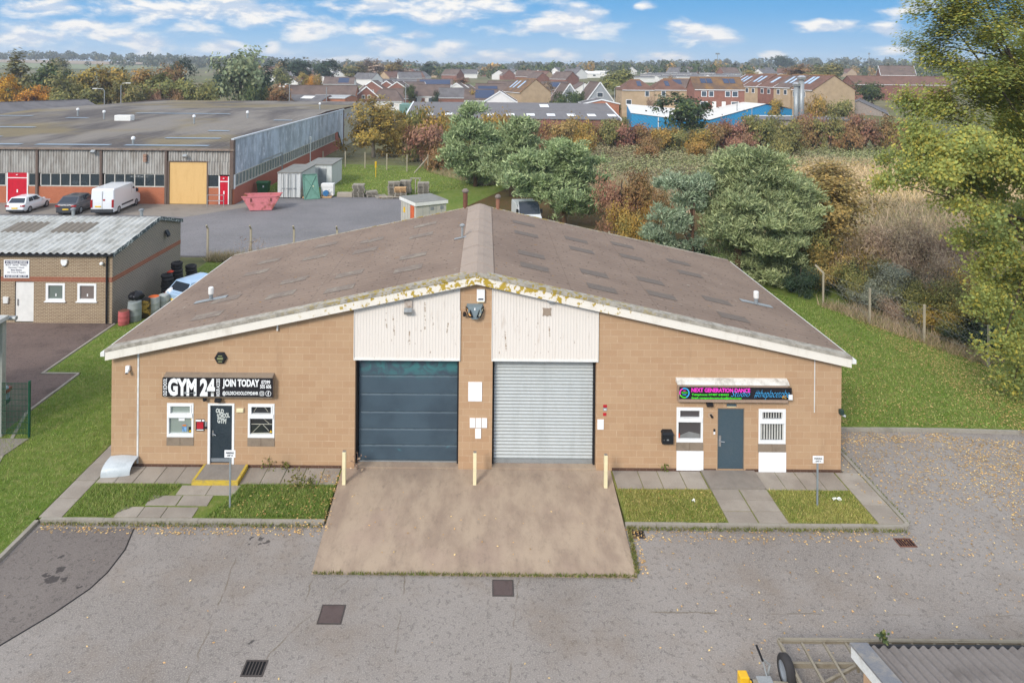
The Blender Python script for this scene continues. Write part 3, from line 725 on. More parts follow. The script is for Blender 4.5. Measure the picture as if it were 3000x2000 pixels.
# ------------------------------------------------------------------ signs and small fittings on the frontage
red = plain('sign_red', S(190,40,52,.85), .5); sw_ = plain('sign_white', S(244,244,242,.92), .5, var=.02)
sblk = plain('sign_black', S(40,38,42,.8), .45, var=.05); mag = plain('sign_magenta', S(250,60,200,.95), .5, var=.02); grn = plain('sign_green', S(80,230,50,.95), .5, var=.02); blu = plain('sign_sky_blue', S(70,180,240,.95), .5, var=.02); amb = plain('sign_amber', S(245,180,40,.95), .5, var=.02)
ink = plain('ink_black', S(30,30,40), .6)
ys = YF-.235
o = thing('shop_sign', 'black gym sign with white GYM 24 and JOIN TODAY lettering above the dark door', 'sign', (-8.845, ys, 2.68))
MB().box(-10.68,-7.01,ys,ys+.03,2.47,3.09).build('board', sblk, o)
yt = ys-.006; cx0, sxx = -10.68, 3.67/2352*1.035
def sx_(px): return -10.68+3.67*(px-40)/2250
def lt(body, p0, p1, q0, q1, mat, par, bold=.03, **kw):   # text filling a box surveyed on the sign close-up
    x0, x1 = sx_(p0), sx_(p1); z0, z1 = 3.09-.62*(q0-55)/372, 3.09-.62*(q1-55)/372
    if kw.get('rot'): return text(body, abs(z1-z0), x1-x0, ((x0+x1)/2, yt, (z0+z1)/2), mat, par, bold=bold, rot=kw['rot'])
    return text(body, x1-x0, abs(z1-z0), ((x0+x1)/2, yt, (z0+z1)/2), mat, par, bold=bold)
lt('OLD SCHOOL', 58, 135, 66, 415, sw_, o, .02, rot=math.pi/2)
lt('GYM', 155, 738, 62, 415, sw_, o, .05); lt('24', 808, 1115, 62, 415, sw_, o, .05)
lt('HOUR ACCESS', 1142, 1215, 66, 415, sw_, o, .02, rot=math.pi/2)
lt('JOIN TODAY', 1268, 2020, 70, 265, sw_, o, .045); lt('@OLDSCHOOLGYM24HR', 1270, 2000, 310, 405, sw_, o, .03)
lt('07399', 2060, 2240, 88, 165, sw_, o, .03); lt('505 606', 2035, 2262, 172, 252, sw_, o, .03)
def ring(cx, cz, r, w, y, mat, par, name='emblem', n=28, a0=0, a1=2*math.pi, sq=False):
    vs = []; fs = []
    for i in range(n+1):
        a = a0+(a1-a0)*i/n
        c, s = math.cos(a), math.sin(a)
        if sq: k = 1/max(abs(c), abs(s))**.75; c, s = c*k, s*k
        for q in (r, r-w): vs.append((cx+q*c, y, cz+q*s))
    for i in range(n): fs.append((2*i, 2*i+2, 2*i+3, 2*i+1))
    return MB().add(vs, fs).build(name, mat, par)
def zz_(q): return 3.09-.62*(q-55)/372
ring(sx_(2073), zz_(352), .075, .016, yt, sw_, o, sq=True); ring(sx_(2073), zz_(352), .042, .014, yt, sw_, o); ring(sx_(2204), zz_(352), .095, .014, yt, sw_, o)
text('f', .05, .13, (sx_(2204), yt, zz_(352)), sw_, o, bold=.03)
for bx in (515, 695):
    ring(sx_(bx), zz_(352), .045, .045, yt-.004, galv, o, 'dumbbell_weight', 14)
MB().box(sx_(515), sx_(695), yt-.006, yt-.003, zz_(356), zz_(348)).build('dumbbell_bar', galv, o)
# right-hand sign
ys2 = YF-.245
o = thing('shop_sign', 'black dance studio sign with magenta, green and blue lettering over the slate door', 'sign', (8.41, ys2, 2.6))
MB().box(6.53,10.27,ys2,ys2+.02,2.535,2.93).build('board', sblk, o)
yt = ys2-.006
def px_(p): return 6.53+3.74*(p-65)/2200
def pz_(p, q): return 2.93-.395*(q-62-(p-65)*.012)/188
def rt(body, p0, p1, q0, q1, mat, bold=.02, shear=0.0, dy=0.0):
    x0, x1 = px_(p0), px_(p1); pm_ = (p0+p1)/2; z0, z1 = pz_(pm_, q0), pz_(pm_, q1)
    return text(body, x1-x0, abs(z1-z0), ((x0+x1)/2, yt+dy, (z0+z1)/2), mat, o, bold=bold, shear=shear)
rt('NEXT GENERATION DANCE', 300, 1450, 82, 150, mag, .04)
rt('Telephone: 07487 640463', 305, 1030, 168, 208, grn, .035); rt('Email: nextgendancestudios@icloud.com', 305, 1280, 222, 262, grn, .035)
rt('Studio', 1075, 1445, 128, 218, blu, -.014, .5, -.003); rt('#theplacetobe', 1530, 2220, 118, 270, blu, -.014, .5)
rt('PC', 2085, 2160, 208, 255, amb, .03)
cxr, czr = px_(163), pz_(163, 155)
for i, mm in enumerate((blu, mag, grn, blu)): ring(cxr, czr, .17, .035, yt, mm, o, 'emblem', 10, i*math.pi/2+.4, (i+1)*math.pi/2+.4)
text('NEXT', .09, .04, (cxr, yt, czr+.07), mag, o, bold=.03); text('GENERATION', .2, .05, (cxr, yt, czr+.01), grn, o, bold=.03); text('DANCE', .12, .045, (cxr, yt, czr-.055), blu, o, bold=.03)
MB().box(10.16,10.29,yt-.012,yt-.002,2.54,2.71).build('sticker', sw_, o)
# parking signs on posts
psign = plain('sign_post_grey', S(150,158,160,.75), .45)
for (X, Y, h, wording, lab) in ((-7.7,20.6,1.77,'UNIT 10','white parking sign on a grey post in the lawn near the yellow edged doorstep'),(10.4,20.95,1.55,'UNIT 9','white parking sign on a grey post in the lawn beside the right hand window')):
    o = thing('parking_sign', lab, 'sign', (X, Y, 0), group='parking signs in the front lawns')
    MB().box(X-.022,X+.022,Y-.022,Y+.022,-.1,h-.02).build('post', psign, o)
    p = MB().box(X-.165,X+.165,Y-.04,Y-.024,h-.22,h).build('plate', sw_, o)
    text('PARKING', .24, .055, (X, Y-.046, h-.075), ink, p, bold=.03); text(wording, .17, .05, (X, Y-.046, h-.155), ink, p, bold=.03)
# bollards
for X, Y, h, lab in ((-4.48,21.85,1.04,'cream square bollard at the left edge of the concrete apron'),(-.25,21.9,1.02,'cream square bollard in front of the brick pier between the big doors'),(3.98,21.8,1.03,'cream square bollard at the right edge of the concrete apron')):
    o = thing('bollard', lab, 'bollard', (X, Y, 0), group='cream bollards before the big doors')
    MB().box(X-.055,X+.055,Y-.055,Y+.055,-.1,h).build('post', cream, o, bevel=.008)
    MB().box(X-.05,X+.05,Y-.05,Y+.05,h,h+.012).build('cap', concrete, o)
# manhole covers and gullies
iron = weathered('cast_iron', S(112,96,92,.62), S(84,70,66,.6), .5, 4, .7); iron_d = plain('gully_iron', S(92,84,80,.6), .6, obj=False)
def cover(x, y, w, d, lab):
    o = thing('manhole_cover', lab, 'manhole cover', (x, y, -.1), group='manhole covers in the car park')
    m = MB(); m.box(x-w/2-.03,x-w/2,y-d/2-.03,y+d/2+.03,-.13,-.087); m.box(x+w/2,x+w/2+.03,y-d/2-.03,y+d/2+.03,-.13,-.087); m.box(x-w/2,x+w/2,y-d/2-.03,y-d/2,-.13,-.087); m.box(x-w/2,x+w/2,y+d/2,y+d/2+.03,-.13,-.087)
    m.build('frame', iron_d, o); MB().box(x-w/2+.006,x+w/2-.006,y-d/2+.006,y+d/2-.006,-.13,-.088).build('lid', iron, o)
cover(.56,17.62,.5,.5,'brown square manhole cover below the apron, nearer the middle'); cover(-3.71,16.72,.54,.54,'brown square manhole cover left of the apron, the larger one')
def gully(x, y, w, d, lab, along='x', mat=iron_d, nb=6):
    o = thing('drain_grate', lab, 'drain', (x, y, -.1), group='road gullies')
    m = MB(); f = .035
    m.box(x-w/2,x-w/2+f,y-d/2,y+d/2,-.14,-.086); m.box(x+w/2-f,x+w/2,y-d/2,y+d/2,-.14,-.086); m.box(x-w/2+f,x+w/2-f,y-d/2,y-d/2+f,-.14,-.086); m.box(x-w/2+f,x+w/2-f,y+d/2-f,y+d/2,-.14,-.086)
    p = (w-2*f)/nb
    for k in range(1, nb): xx = x-w/2+f+k*p; m.box(xx-.012,xx+.012,y-d/2+f,y+d/2-f,-.13,-.089)
    m.build('grate', mat, o); MB().box(x-w/2+.02,x+w/2-.02,y-d/2+.02,y+d/2-.02,-.15,-.0985).build('sump', dark, o)
gully(-5.1,15.2,.5,.42,'dark iron drain grate alone in the asphalt at the bottom of the car park')
gully(4.52,19.7,.46,.34,'iron drain grate by the kerb beside the right edge of the apron'); gully(12.2,19.45,.5,.36,'rusty drain grate by the rounded kerb corner', mat=rust)
# wall fittings
def fit(name, lab, cat, x, z, y=YF): return thing(name, lab, cat, (x, y, z))
o = fit('security_camera', 'small white camera high on the left end of the frontage', 'camera', -11.92, 3.3)
MB().box(-12.0,-11.86,YF-.1,YF,3.22,3.4).build('housing', upvc, o, bevel=.02); MB().tube([(-11.92,YF-.06,3.3),(-11.9,YF-.19,3.2)], [.045,.055], 10).build('lens_hood', upvc, o)
MB().tube([(-11.9,YF-.185,3.204),(-11.898,YF-.2,3.19)], .04, 10).build('lens', black, o)
o = fit('alarm_box', 'black hexagonal alarm box high above the gym sign', 'alarm box', -8.82, 3.68)
m = MB().lathe((-8.82,YF,3.68), [(.21,0),(.21,.06),(.17,.1)], 6, 'y'); m.build('casing', black, o)
m = MB(); [m.box(-8.82-w,-8.82+w,YF-.108,YF-.1,z,z+.018) for w, z in ((.07,3.76),(.1,3.69),(.1,3.65),(.07,3.57))]; m.build('emblem', plain('alarm_lettering', S(170,176,120,.8), .6), o)
def flood(x, z, lab, w=.2, white_lens=True, y=YF, cas=black):
    o = fit('floodlight', lab, 'floodlight', x, z, y)
    MB().obox((x,y-.12,z), (w/2,0,0), (0,.03,-.04), (0,-.05,-.035)).build('casing', cas, o)
    MB().obox((x,y-.155,z-.025), (w/2-.025,0,0), (0,.022,-.03), (0,-.004,-.003)).build('lens', upvc if white_lens else glass('lamp_glass', S(120,120,120)), o)
    MB().bar((x,y,z+.02),(x,y-.1,z+.02),.04).build('bracket', cas, o)
flood(-8.87, 2.30, 'black floodlight under the gym sign over the dark door', white_lens=False)
flood(7.58, 2.30, 'black floodlight with a white lens under the dance studio sign')
o = fit('security_camera', 'small black dome camera hanging under the gym sign', 'camera', -9.32, 2.33)
MB().lathe((-9.32,YF-.1,2.25), [(.02,0),(.06,.02),(.07,.06),(.07,.12)], 12).build('dome', black, o); MB().box(-9.36,-9.28,YF-.1,YF,2.33,2.37).build('bracket', black, o)
o = fit('bulkhead_lamp', 'cream bulkhead lamp on the wall beside the dark gym door', 'lamp', -8.16, 1.93)
MB().box(-8.28,-8.04,YF-.07,YF,1.86,1.99).build('lens', cream, o, bevel=.02); MB().box(-8.3,-8.02,YF-.02,YF,1.84,2.01).build('base', weathered('cream_base', S(214,184,150,.75), S(180,150,120,.7), .3, 5), o)
o = fit('notice_sign', 'small red and black notice on the wall left of the gym door', 'sign', -9.5, 1.4)
MB().box(-9.65,-9.36,YF-.018,YF,1.21,1.6).build('board', black, o); MB().box(-9.615,-9.395,YF-.024,YF-.018,1.285,1.515).build('red_panel', red, o)
MB().box(-9.65,-9.47,YF-.025,YF-.018,1.535,1.59).build('white_strip', sw_, o); MB().box(-9.44,-9.36,YF-.025,YF-.018,1.535,1.59).build('white_strip', sw_, o); MB().box(-9.62,-9.39,YF-.024,YF-.018,1.235,1.262).build('white_strip', sw_, o)
o = fit('entry_keypad', 'grey keypad with a black button beside the red notice', 'keypad', -9.31, 1.4)
MB().box(-9.34,-9.28,YF-.03,YF,1.36,1.53).build('casing', galv, o, bevel=.008); MB().box(-9.335,-9.275,YF-.035,YF,1.29,1.36).build('button', black, o)
o = fit('alarm_box', 'white alarm box near the apex of the gable', 'alarm box', -.1, 5.87)
MB().box(-.24,.03,YF-.1,YF,5.66,6.06).build('casing', upvc, o, bevel=.012); MB().box(-.19,-.02,YF-.108,YF-.1,5.72,5.765).build('label_strip', ink, o); MB().box(-.22,.01,YF-.09,YF,5.635,5.66).build('strobe', cream, o)
o = fit('twin_floodlight', 'grey twin floodlight with two slanted lamps below the white alarm box', 'floodlight', -.32, 5.35)
fx, fz = -.30, 5.36
bodyp = [(-.27,.2),(.27,.2),(.30,.05),(.2,-.18),(.1,-.25),(-.1,-.25),(-.2,-.18),(-.30,.05)]
m = MB(); vs = [(fx+a,YF,fz+b) for a, b in bodyp]+[(fx+a*.75,YF-.22,fz+b*.8-.05) for a, b in bodyp]
m.add(vs, [tuple(range(8)), tuple(range(15,7,-1))]+[(i,8+i,8+(i+1)%8,(i+1)%8) for i in range(8)]); m.build('body', plain('lamp_grey', S(134,148,152,.75), .5), o)
for s in (-1, 1):
    m = MB().add([(fx+s*.31,YF-.12,fz+.16),(fx+s*.14,YF-.25,fz+.06),(fx+s*.05,YF-.27,fz-.18),(fx+s*.2,YF-.2,fz-.2),(fx+s*.31,YF-.08,fz+.02)], [(0,1,2,3,4)])
    l = m.build('lamp_shade', black, o)
    MB().add([(fx+s*.29,YF-.14,fz+.11),(fx+s*.23,YF-.2,fz+.06),(fx+s*.12,YF-.27,fz-.13),(fx+s*.19,YF-.235,fz-.12)], [(0,1,2,3)]).build('lens', plain('amber_lens' if s < 0 else 'pale_lens', S(226,170,100,.85) if s < 0 else S(206,200,170,.8), .3), l)
MB().tube([(fx-.35,YF,fz-.12),(fx-.35,YF-.16,fz-.14)], .05, 10).build('sensor', black, o)
MB().box(fx-.02,fx+.02,YF-.235,YF-.22,fz+.05,fz+.13).build('badge', upvc, o)
for (x0, x1, z0, z1, lab) in ((-.5,-.04,2.29,2.93,'large blank white board high on the brick pier'),(-.44,-.265,1.40,1.72,'blank white board on the pier, left of the row of three'),(-.245,-.06,1.40,1.72,'blank white board on the pier, middle of the row of three'),(-.04,.14,1.40,1.72,'blank white board on the pier, right of the row of three'),(-.255,-.06,1.04,1.37,'blank white board on the pier, below the row of three'),(3.85,4.06,1.38,1.71,'blank white board right of the steel roller shutter'),(6.52,7.42,.03,.68,'blank white panel at ground level under the smoky window'),(9.28,10.2,.0,.66,'blank white panel at ground level under the window with vertical blinds')):
    o = MB().box(x0, x1, YF-.03, YF, z0, z1).build('blank_board', boardw, bevel=.003); tag(o, lab, 'board', 'blank white boards on the frontage')
o = fit('notice_sign', 'two small red and grey notices right of the steel shutter', 'sign', 4.12, 2.0)
for z0, z1, mm in ((2.11,2.2,red),(2.0,2.105,galv),(1.83,1.93,red)):
    MB().box(4.04,4.17 if z0 > 1.9 else 4.15,YF-.012,YF,z0,z1).build('panel', mm, o)
MB().box(4.06,4.15,YF-.016,YF-.012,2.03,2.06).build('panel', sw_, o)
o = thing('floodlight', 'silver floodlight on a rusty plate on the left white cladding', 'floodlight', (-2.55, YF-.05, 5.3))
MB().box(-2.66,-2.4,YF-.09,YF-.05,5.42,5.68).build('mounting_plate', weathered('rusty_plate', S(214,200,186,.8), S(140,96,60,.65), .8, 5), o)
MB().obox((-2.53,YF-.16,5.34), (.13,0,0), (0,.05,-.06), (0,-.06,-.05)).build('casing', galv, o); MB().obox((-2.53,YF-.19,5.31), (.105,0,0), (0,.035,-.045), (0,-.012,-.01)).build('lens', glass('lamp_glass_b', S(70,72,76)), o)
t2 = weathered('bare_patch', S(186,166,146,.68), S(160,138,118,.62), .5, 5)
o = tag(MB().prismy([(1.97,5.18),(2.05,5.21),(2.12,5.17),(2.19,5.21),(2.26,5.18),(2.245,5.33),(2.27,5.46),(2.2,5.44),(2.05,5.445),(1.97,5.46),(1.99,5.33)], YF-.056, YF-.05).build('bare_plate', t2), 'bare brown plate with a ragged outline on the right white cladding', 'plate')
o = fit('floodlight', 'small grey lamp under the barge board above the bare brown plate', 'lamp', 2.2, 5.7, YF-.05)
MB().obox((2.22,YF-.18,5.72), (.1,0,0), (0,.08,-.02), (0,0,.03)).build('casing', grey, o); MB().bar((2.15,YF-.05,5.72),(2.15,YF-.12,5.72),.03).build('bracket', white, o)
o = fit('mailbox', 'black letter box on the wall left of the smoky window', 'letter box', 6.19, 1.17)
MB().prismx([(YF-.16,.97),(YF,.97),(YF,1.33),(YF-.16,1.30)], 6.0, 6.37).build('body', black, o, bevel=.01)
MB().add([(5.98,YF-.18,1.29),(6.39,YF-.18,1.29),(6.39,YF,1.33),(5.98,YF,1.33),(6.03,YF-.15,1.37),(6.34,YF-.15,1.37),(6.34,YF,1.4),(6.03,YF,1.4)], [(0,3,2,1),(4,5,6,7),(0,1,5,4),(1,2,6,5),(2,3,7,6),(3,0,4,7)]).build('lid', black, o)
MB().box(6.15,6.22,YF-.168,YF-.16,1.10,1.14).build('name_plate', galv, o); MB().box(6.05,6.065,YF-.17,YF-.16,1.1,1.13).build('lock', galv, o)
o = fit('security_camera', 'small black camera on a round plate left of the slate door', 'camera', 7.66, 1.88)
MB().lathe((7.65,YF,1.89), [(.09,0),(.09,.012)], 14, 'y').build('back_plate', plain('tan_plate', S(206,176,146,.7), .7), o); MB().tube([(7.66,YF-.01,1.89),(7.68,YF-.1,1.86)], [.035,.04], 10).build('housing', black, o)
o = fit('door_intercom', 'black and silver door bell on the wall beside the slate door', 'intercom', 7.78, 1.35)
MB().box(7.755,7.81,YF-.03,YF,1.34,1.42).build('camera_half', black, o); MB().box(7.755,7.81,YF-.028,YF,1.25,1.34).build('button_half', upvc, o)
o = fit('name_plate', 'grey plate on the wall directly above the slate door', 'plate', 8.35, 2.24)
MB().box(8.19,8.52,YF-.02,YF,2.19,2.27).build('plate', slate, o); MB().box(8.21,8.5,YF-.015,YF,2.165,2.19).build('edge', cream, o)
o = thing('floodlight', 'dark green lamp on the right corner of the frontage', 'lamp', (12.05, 22.8, 2.0))
MB().box(11.95,12.08,YF-.14,YF,1.98,2.14).build('casing', plain('green_lamp', S(46,66,58,.8), .5), o, bevel=.015); MB().tube([(12.06,YF-.05,1.96),(12.14,YF-.12,1.93)], .045, 8).build('lens', galv, o)
# bent pale sheet leaning at the left corner
def hood(u, v):
    x = -12.48+.93*u-.05*v*u; a = v*math.pi/2
    return (x, YF-.04-.62*math.sin(a)**.8*(1-.22*u*u), .02+.38*math.cos(a)**.75*(1-.10*(2*u-1)**2))
m = MB(); m.grid(hood, 10, 10); m.grid(lambda u, v: tuple(np.array(hood(u, v))-np.array((0,0,.02))), 10, 10)
o = tag(m.build('bent_sheet', weathered('pale_plastic', S(206,212,214,.82), S(166,174,176,.72), .5, 3, .35), smooth=True), 'pale curved plastic sheet leaning against the left corner of the frontage', 'plastic sheet')
# litter on the lawns
m = MB(); m.grid(lambda u, v: (11.02+.28*u, 21.15+.12*v+.05*u, .03+.04*math.sin(6*u)*math.cos(5*v)), 6, 4); tag(m.build('crumpled_paper', sw_), 'crumpled white paper on the grass right of the parking post', 'litter')
m = MB(); m.grid(lambda u, v: (6.55+.1*u, 21.05+.1*v, .03+.03*math.sin(5*u+4*v)), 4, 4); tag(m.build('crumpled_paper', sw_), 'small scrap of white paper on the grass left of the slab path', 'litter')
# ------------------------------------------------------------------ trailer and garage at the lower right
alu = weathered('trailer_steel', S(176,166,146,.68), S(128,112,90,.6), .6, 3, .55, metal=.2)
o = thing('flatbed_trailer', 'bare ladder frame trailer with an upright spare wheel at the bottom right', 'trailer', (9.4, 14.6, -.1))
zb = .46
m = MB(); m.bar((6.78,15.4,zb),(12.45,15.4,zb),.06,.09); m.bar((6.78,15.33,zb+.05),(12.45,15.33,zb+.05),.02,.02); m.build('side_rail', alu, o)
m = MB(); m.bar((6.78,13.2,zb),(12.45,13.2,zb),.06,.09); m.build('side_rail', alu, o)
m = MB(); m.bar((6.78,13.2,zb),(6.78,15.4,zb),.06,.09); m.build('end_rail', alu, o); MB().bar((12.45,13.2,zb),(12.45,15.4,zb),.06,.09).build('end_rail', alu, o)
for k in range(11): MB().bar((7.28+k*.5,13.23,zb+.01),(7.28+k*.5,15.36,zb+.01),.05,.05).build('cross_bar', alu, o)
m = MB(); m.bar((6.85,15.0,.26),(12.3,15.0,.26),.06,.1); m.bar((6.85,13.6,.26),(12.3,13.6,.26),.06,.1); m.build('chassis_beam', alu, o)
m = MB(); m.bar((6.9,14.3,.28),(8.3,14.95,.28),.05,.06); m.bar((6.9,14.25,.28),(8.3,13.65,.28),.05,.06); m.build('diagonal_brace', alu, o)
for x in (6.82, 8.4): MB().bar((x,15.02,.1),(x,15.02,zb),.05).build('stanchion', alu, o)
wc = (6.68,14.74,.34)
tyre = plain('tyre_rubber', S(52,50,50), .85, var=.2); rim = plain('wheel_silver', S(170,178,186,.8), .35, .5)
w = MB().lathe((wc[0]-.09,wc[1],wc[2]), [(.2,.0),(.29,.0),(.32,.03),(.32,.15),(.29,.18),(.2,.18)], 26, 'x', cap=False).build('spare_wheel', tyre, o, smooth=True)
MB().lathe((wc[0]-.09,wc[1],wc[2]), [(.05,.06),(.12,.05),(.165,.025),(.2,.0),(.2,.18),(.05,.18)], 22, 'x').build('rim', rim, w, smooth=True)
for yy in (13.25, 15.2):
    wy = MB().lathe((9.6,yy,.2), [(.16,0),(.27,0),(.3,.03),(.3,.15),(.27,.17),(.16,.17)], 20, 'y', cap=False).build('wheel', tyre, o); MB().lathe((9.6,yy,.2), [(.04,-.01),(.16,.02),(.16,.15),(.04,.17)], 16, 'y').build('rim', rim, wy)
MB().bar((6.85,14.42,.3),(5.85,14.5,.3),.09,.09).build('drawbar', alu, o)
m = MB(); m.box(5.95,6.28,14.28,14.62,.12,.36); m.build('coupling_head', galv, o, bevel=.02)
hk = MB().box(5.56,5.76,14.44,14.64,.2,.46); hk.box(5.76,5.83,14.48,14.6,.24,.34); hk.build('hitch_lock', plain('hitch_yellow', S(238,186,40,.85), .4, var=.08), o, bevel=.02)
MB().tube([(5.8,14.55,.3),(6.0,14.5,.3)], .045, 10).build('hitch_neck', black, o)
jw = MB().lathe((6.12,14.78,.0), [(.03,-.03),(.1,-.03),(.1,.03),(.03,.03)], 14, 'y').build('jockey_wheel', tyre, o); MB().tube([(6.22,14.72,-.02),(6.3,14.72,.5)], .024, 8).build('jockey_post', galv, o); MB().tube([(6.3,14.72,.5),(6.16,14.72,.62)], .02, 6).build('jockey_handle', galv, o)
hb = MB().tube([(6.2,14.62,.34),(6.14,14.7,.6)], .018, 6).build('handbrake', galv, o); MB().tube([(6.14,14.7,.6),(6.03,14.78,.88)], .024, 6).build('grip', black, hb)
MB().bar((6.38,14.45,.3),(6.55,14.45,.3),.04).build('tail_lamp', red, o)
# garage roof corner
o = thing('garage', 'corrugated grey garage roof with a white verge at the bottom right corner', 'garage', (10.5, 10, -.1))
gt = math.tan(math.radians(11.5))
def gz(y): return 2.42+(12.92-y)*gt
gr = weathered('grey_corrugated', S(150,142,136,.66), S(112,104,98,.6), .6, 2, .85)
m = MB(); n = 34*8; Ya, Yb = 12.95, 7.5
def cor(u, v): x = 7.35+6.2*u; y = Ya+(Yb-Ya)*v; return (x, y, gz(y)+.035*math.cos(2*math.pi*(x-7.35)/.19))
m.grid(cor, n, 6); m.build('roof', gr, o, smooth=True)
vg = weathered('verge_flashing', S(138,140,146,.66), S(196,184,162,.7), .6, 3, .7)
m = MB(); m.add([(7.08,12.97,gz(12.97)+.07),(7.42,12.97,gz(12.97)+.07),(7.42,7.5,gz(7.5)+.07),(7.08,7.5,gz(7.5)+.07),(7.08,12.97,gz(12.97)+.03),(7.42,12.97,gz(12.97)+.03),(7.42,7.5,gz(7.5)+.03),(7.08,7.5,gz(7.5)+.03)], [(0,1,2,3),(4,7,6,5),(0,4,5,1),(0,3,7,4),(1,5,6,2)]); m.build('verge_flashing', vg, o)
m = MB(); m.add([(7.10,12.95,gz(12.95)+.03),(7.10,7.5,gz(7.5)+.03),(7.10,7.5,gz(7.5)-.2),(7.10,12.95,gz(12.95)-.2),(7.14,12.95,gz(12.95)+.03),(7.14,7.5,gz(7.5)+.03),(7.14,7.5,gz(7.5)-.2),(7.14,12.95,gz(12.95)-.2)], [(0,1,2,3),(4,7,6,5),(0,3,7,4),(3,2,6,7)]); m.build('barge_board', weathered('white_barge', S(232,232,228,.85), S(170,160,140,.7), .4, 3), o)
m = MB(); m.add([(7.26,12.8,-.1),(7.26,7.6,-.1),(7.26,7.6,gz(7.6)-.05),(7.26,12.8,gz(12.8)-.05),(13.4,12.8,-.1),(13.4,7.6,-.1),(13.4,7.6,gz(7.6)-.05),(13.4,12.8,gz(12.8)-.05)], [(0,1,2,3),(4,7,6,5),(0,3,7,4),(1,5,6,2)]); m.build('wall', block_s, o)
MB().tube([(7.35,13.0,gz(13)-.04),(13.5,13.0,gz(13)-.04)], .05, 8).build('gutter', black, o)
# ------------------------------------------------------------------ brick workshop on the left
WY, WX, WR = 35.4, -19.5, 43.3
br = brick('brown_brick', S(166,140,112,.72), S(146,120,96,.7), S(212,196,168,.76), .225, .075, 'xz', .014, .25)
br_s = brick('brown_brick_shaded_side', S(132,116,104,.66), S(116,102,92,.64), S(200,190,174,.78), .225, .075, 'yz', .016, .25, stain=S(138,134,128,.72))  # side-wall shade put into the colour: darker, greyer than the front brick
rb = brick('red_soldier_brick', S(188,116,88,.62), S(176,104,80,.6), S(200,160,136,.64), .075, .225, 'xz', .01); rbs = brick('red_soldier_brick_side', S(188,116,88,.62), S(176,104,80,.6), S(200,160,136,.64), .075, .225, 'yz', .01)
o = thing('brick_workshop', 'brown brick vehicle workshop with a red band and white corrugated roof at the left', 'building', (WX, WY, 0))
xl = -36.0
op = [(-24.62,-23.62,0,2.12),(-22.98,-21.98,1.12,2.06),(-21.32,-20.33,1.12,2.06),(-29.6,-25.35,0,2.75)]
xb2 = sorted({xl, WX}|{q[0] for q in op}|{q[1] for q in op}); m = MB(); m2 = MB()
for x0, x1 in zip(xb2, xb2[1:]):
    q = [q for q in op if q[0] <= x0 and q[1] >= x1]
    segs = [(-.2, 3.6)] if not q else [(a, b) for a, b in ((-.2, q[0][2]), (q[0][3], 3.6)) if b > a]
    for a, b in segs: m.add([(x0,WY,a),(x1,WY,a),(x1,WY,b),(x0,WY,b)], [(0,1,2,3)])
    if q:
        for xx in (q[0][0], q[0][1]): m.add([(xx,WY,max(q[0][2],0)),(xx,WY+.2,max(q[0][2],0)),(xx,WY+.2,q[0][3]),(xx,WY,q[0][3])], [(0,1,2,3)])
m.build('wall', br, o)
AP_ = (40.4, 4.36)
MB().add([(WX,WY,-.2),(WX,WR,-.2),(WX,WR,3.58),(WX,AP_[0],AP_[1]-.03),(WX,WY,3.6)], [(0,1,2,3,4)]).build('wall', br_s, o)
MB().add([(xl,WR,-.2),(WX,WR,-.2),(WX,WR,3.58),(xl,WR,3.58)], [(0,1,2,3)]).build('wall', br, o); MB().add([(xl,WY,-.2),(xl,WR,-.2),(xl,WR,3.58),(xl,AP_[0],AP_[1]-.03),(xl,WY,3.6)], [(0,1,2,3,4)]).build('wall', br, o)
boxes('brick_band', rb, o, (-36,-29.6,WY-.012,WY+.02,2.14,2.39), (-25.35,WX,WY-.012,WY+.02,2.14,2.39)); MB().box(WX-.02,WX+.012,WY-.012,WR,2.14,2.39).build('brick_band', rbs, o)
wr = NT('white_corrugated_roof'); v = wr.pos(); n = wr.noise(wr.scale(v, 1, .5, 1), 1.4, 6, .7); n2 = wr.noise(wr.scale(v, 1, .7, 1), 4, 5, .7)
c = wr.mix(wr.ramp(n, .4, .68), S(206,206,200,.78), S(176,174,165,.72)); c = wr.mix(wr.math('MULTIPLY', wr.ramp(n2, .5, .7), .5), c, S(150,146,136,.66))
wrm = wr.bsdf(c, .85, bump=n2, bstr=.2)
def wroof(x0, x1, y0, z0, y1, z1, amp=.045, p=.36, dz=0): 
    def fn(u, v):
        x = x0+(x1-x0)*u; return (x, y0+(y1-y0)*v, z0+(z1-z0)*v+dz+amp*math.cos(2*math.pi*x/p))
    return fn
nW = int((WX+.12-xl)/.36*8)
MB().grid(wroof(xl, WX+.12, WY-.12, 3.66, AP_[0], 4.45), nW, 6).build('roof', wrm, o, smooth=True)
MB().grid(wroof(xl, WX+.12, AP_[0], 4.45, WR+.1, 3.64), nW, 4).build('roof', wrm, o, smooth=True)
rl = weathered('grimy_rooflight', S(156,146,132,.62), S(120,112,102,.6), .5, 3, .8)
for x in (-26.3, -23.5):
    def f2(u, v, x=x): xx = x-.95+1.9*u; yy = 38.0+1.45*v; return (xx, yy, 3.66+(4.45-3.66)*(yy-(WY-.12))/(AP_[0]-WY+.12)+.02+.045*math.cos(2*math.pi*xx/.36))
    MB().grid(f2, 42, 3).build('rooflight', rl, o, smooth=True)
vb = weathered('peeling_dark_verge', S(60,76,82,.7), S(206,208,204,.8), .95, 5.5, .7, lo=.5, hi=.58)
def vbar(ya, za, yb, zb): return MB().add([(WX+.12,ya,za),(WX+.12,yb,zb),(WX+.12,yb,zb-.22),(WX+.12,ya,za-.22),(WX+.08,ya,za),(WX+.08,yb,zb),(WX+.08,yb,zb-.22),(WX+.08,ya,za-.22)], [(0,1,2,3),(4,7,6,5),(0,4,5,1),(2,6,7,3),(0,3,7,4),(1,5,6,2)])
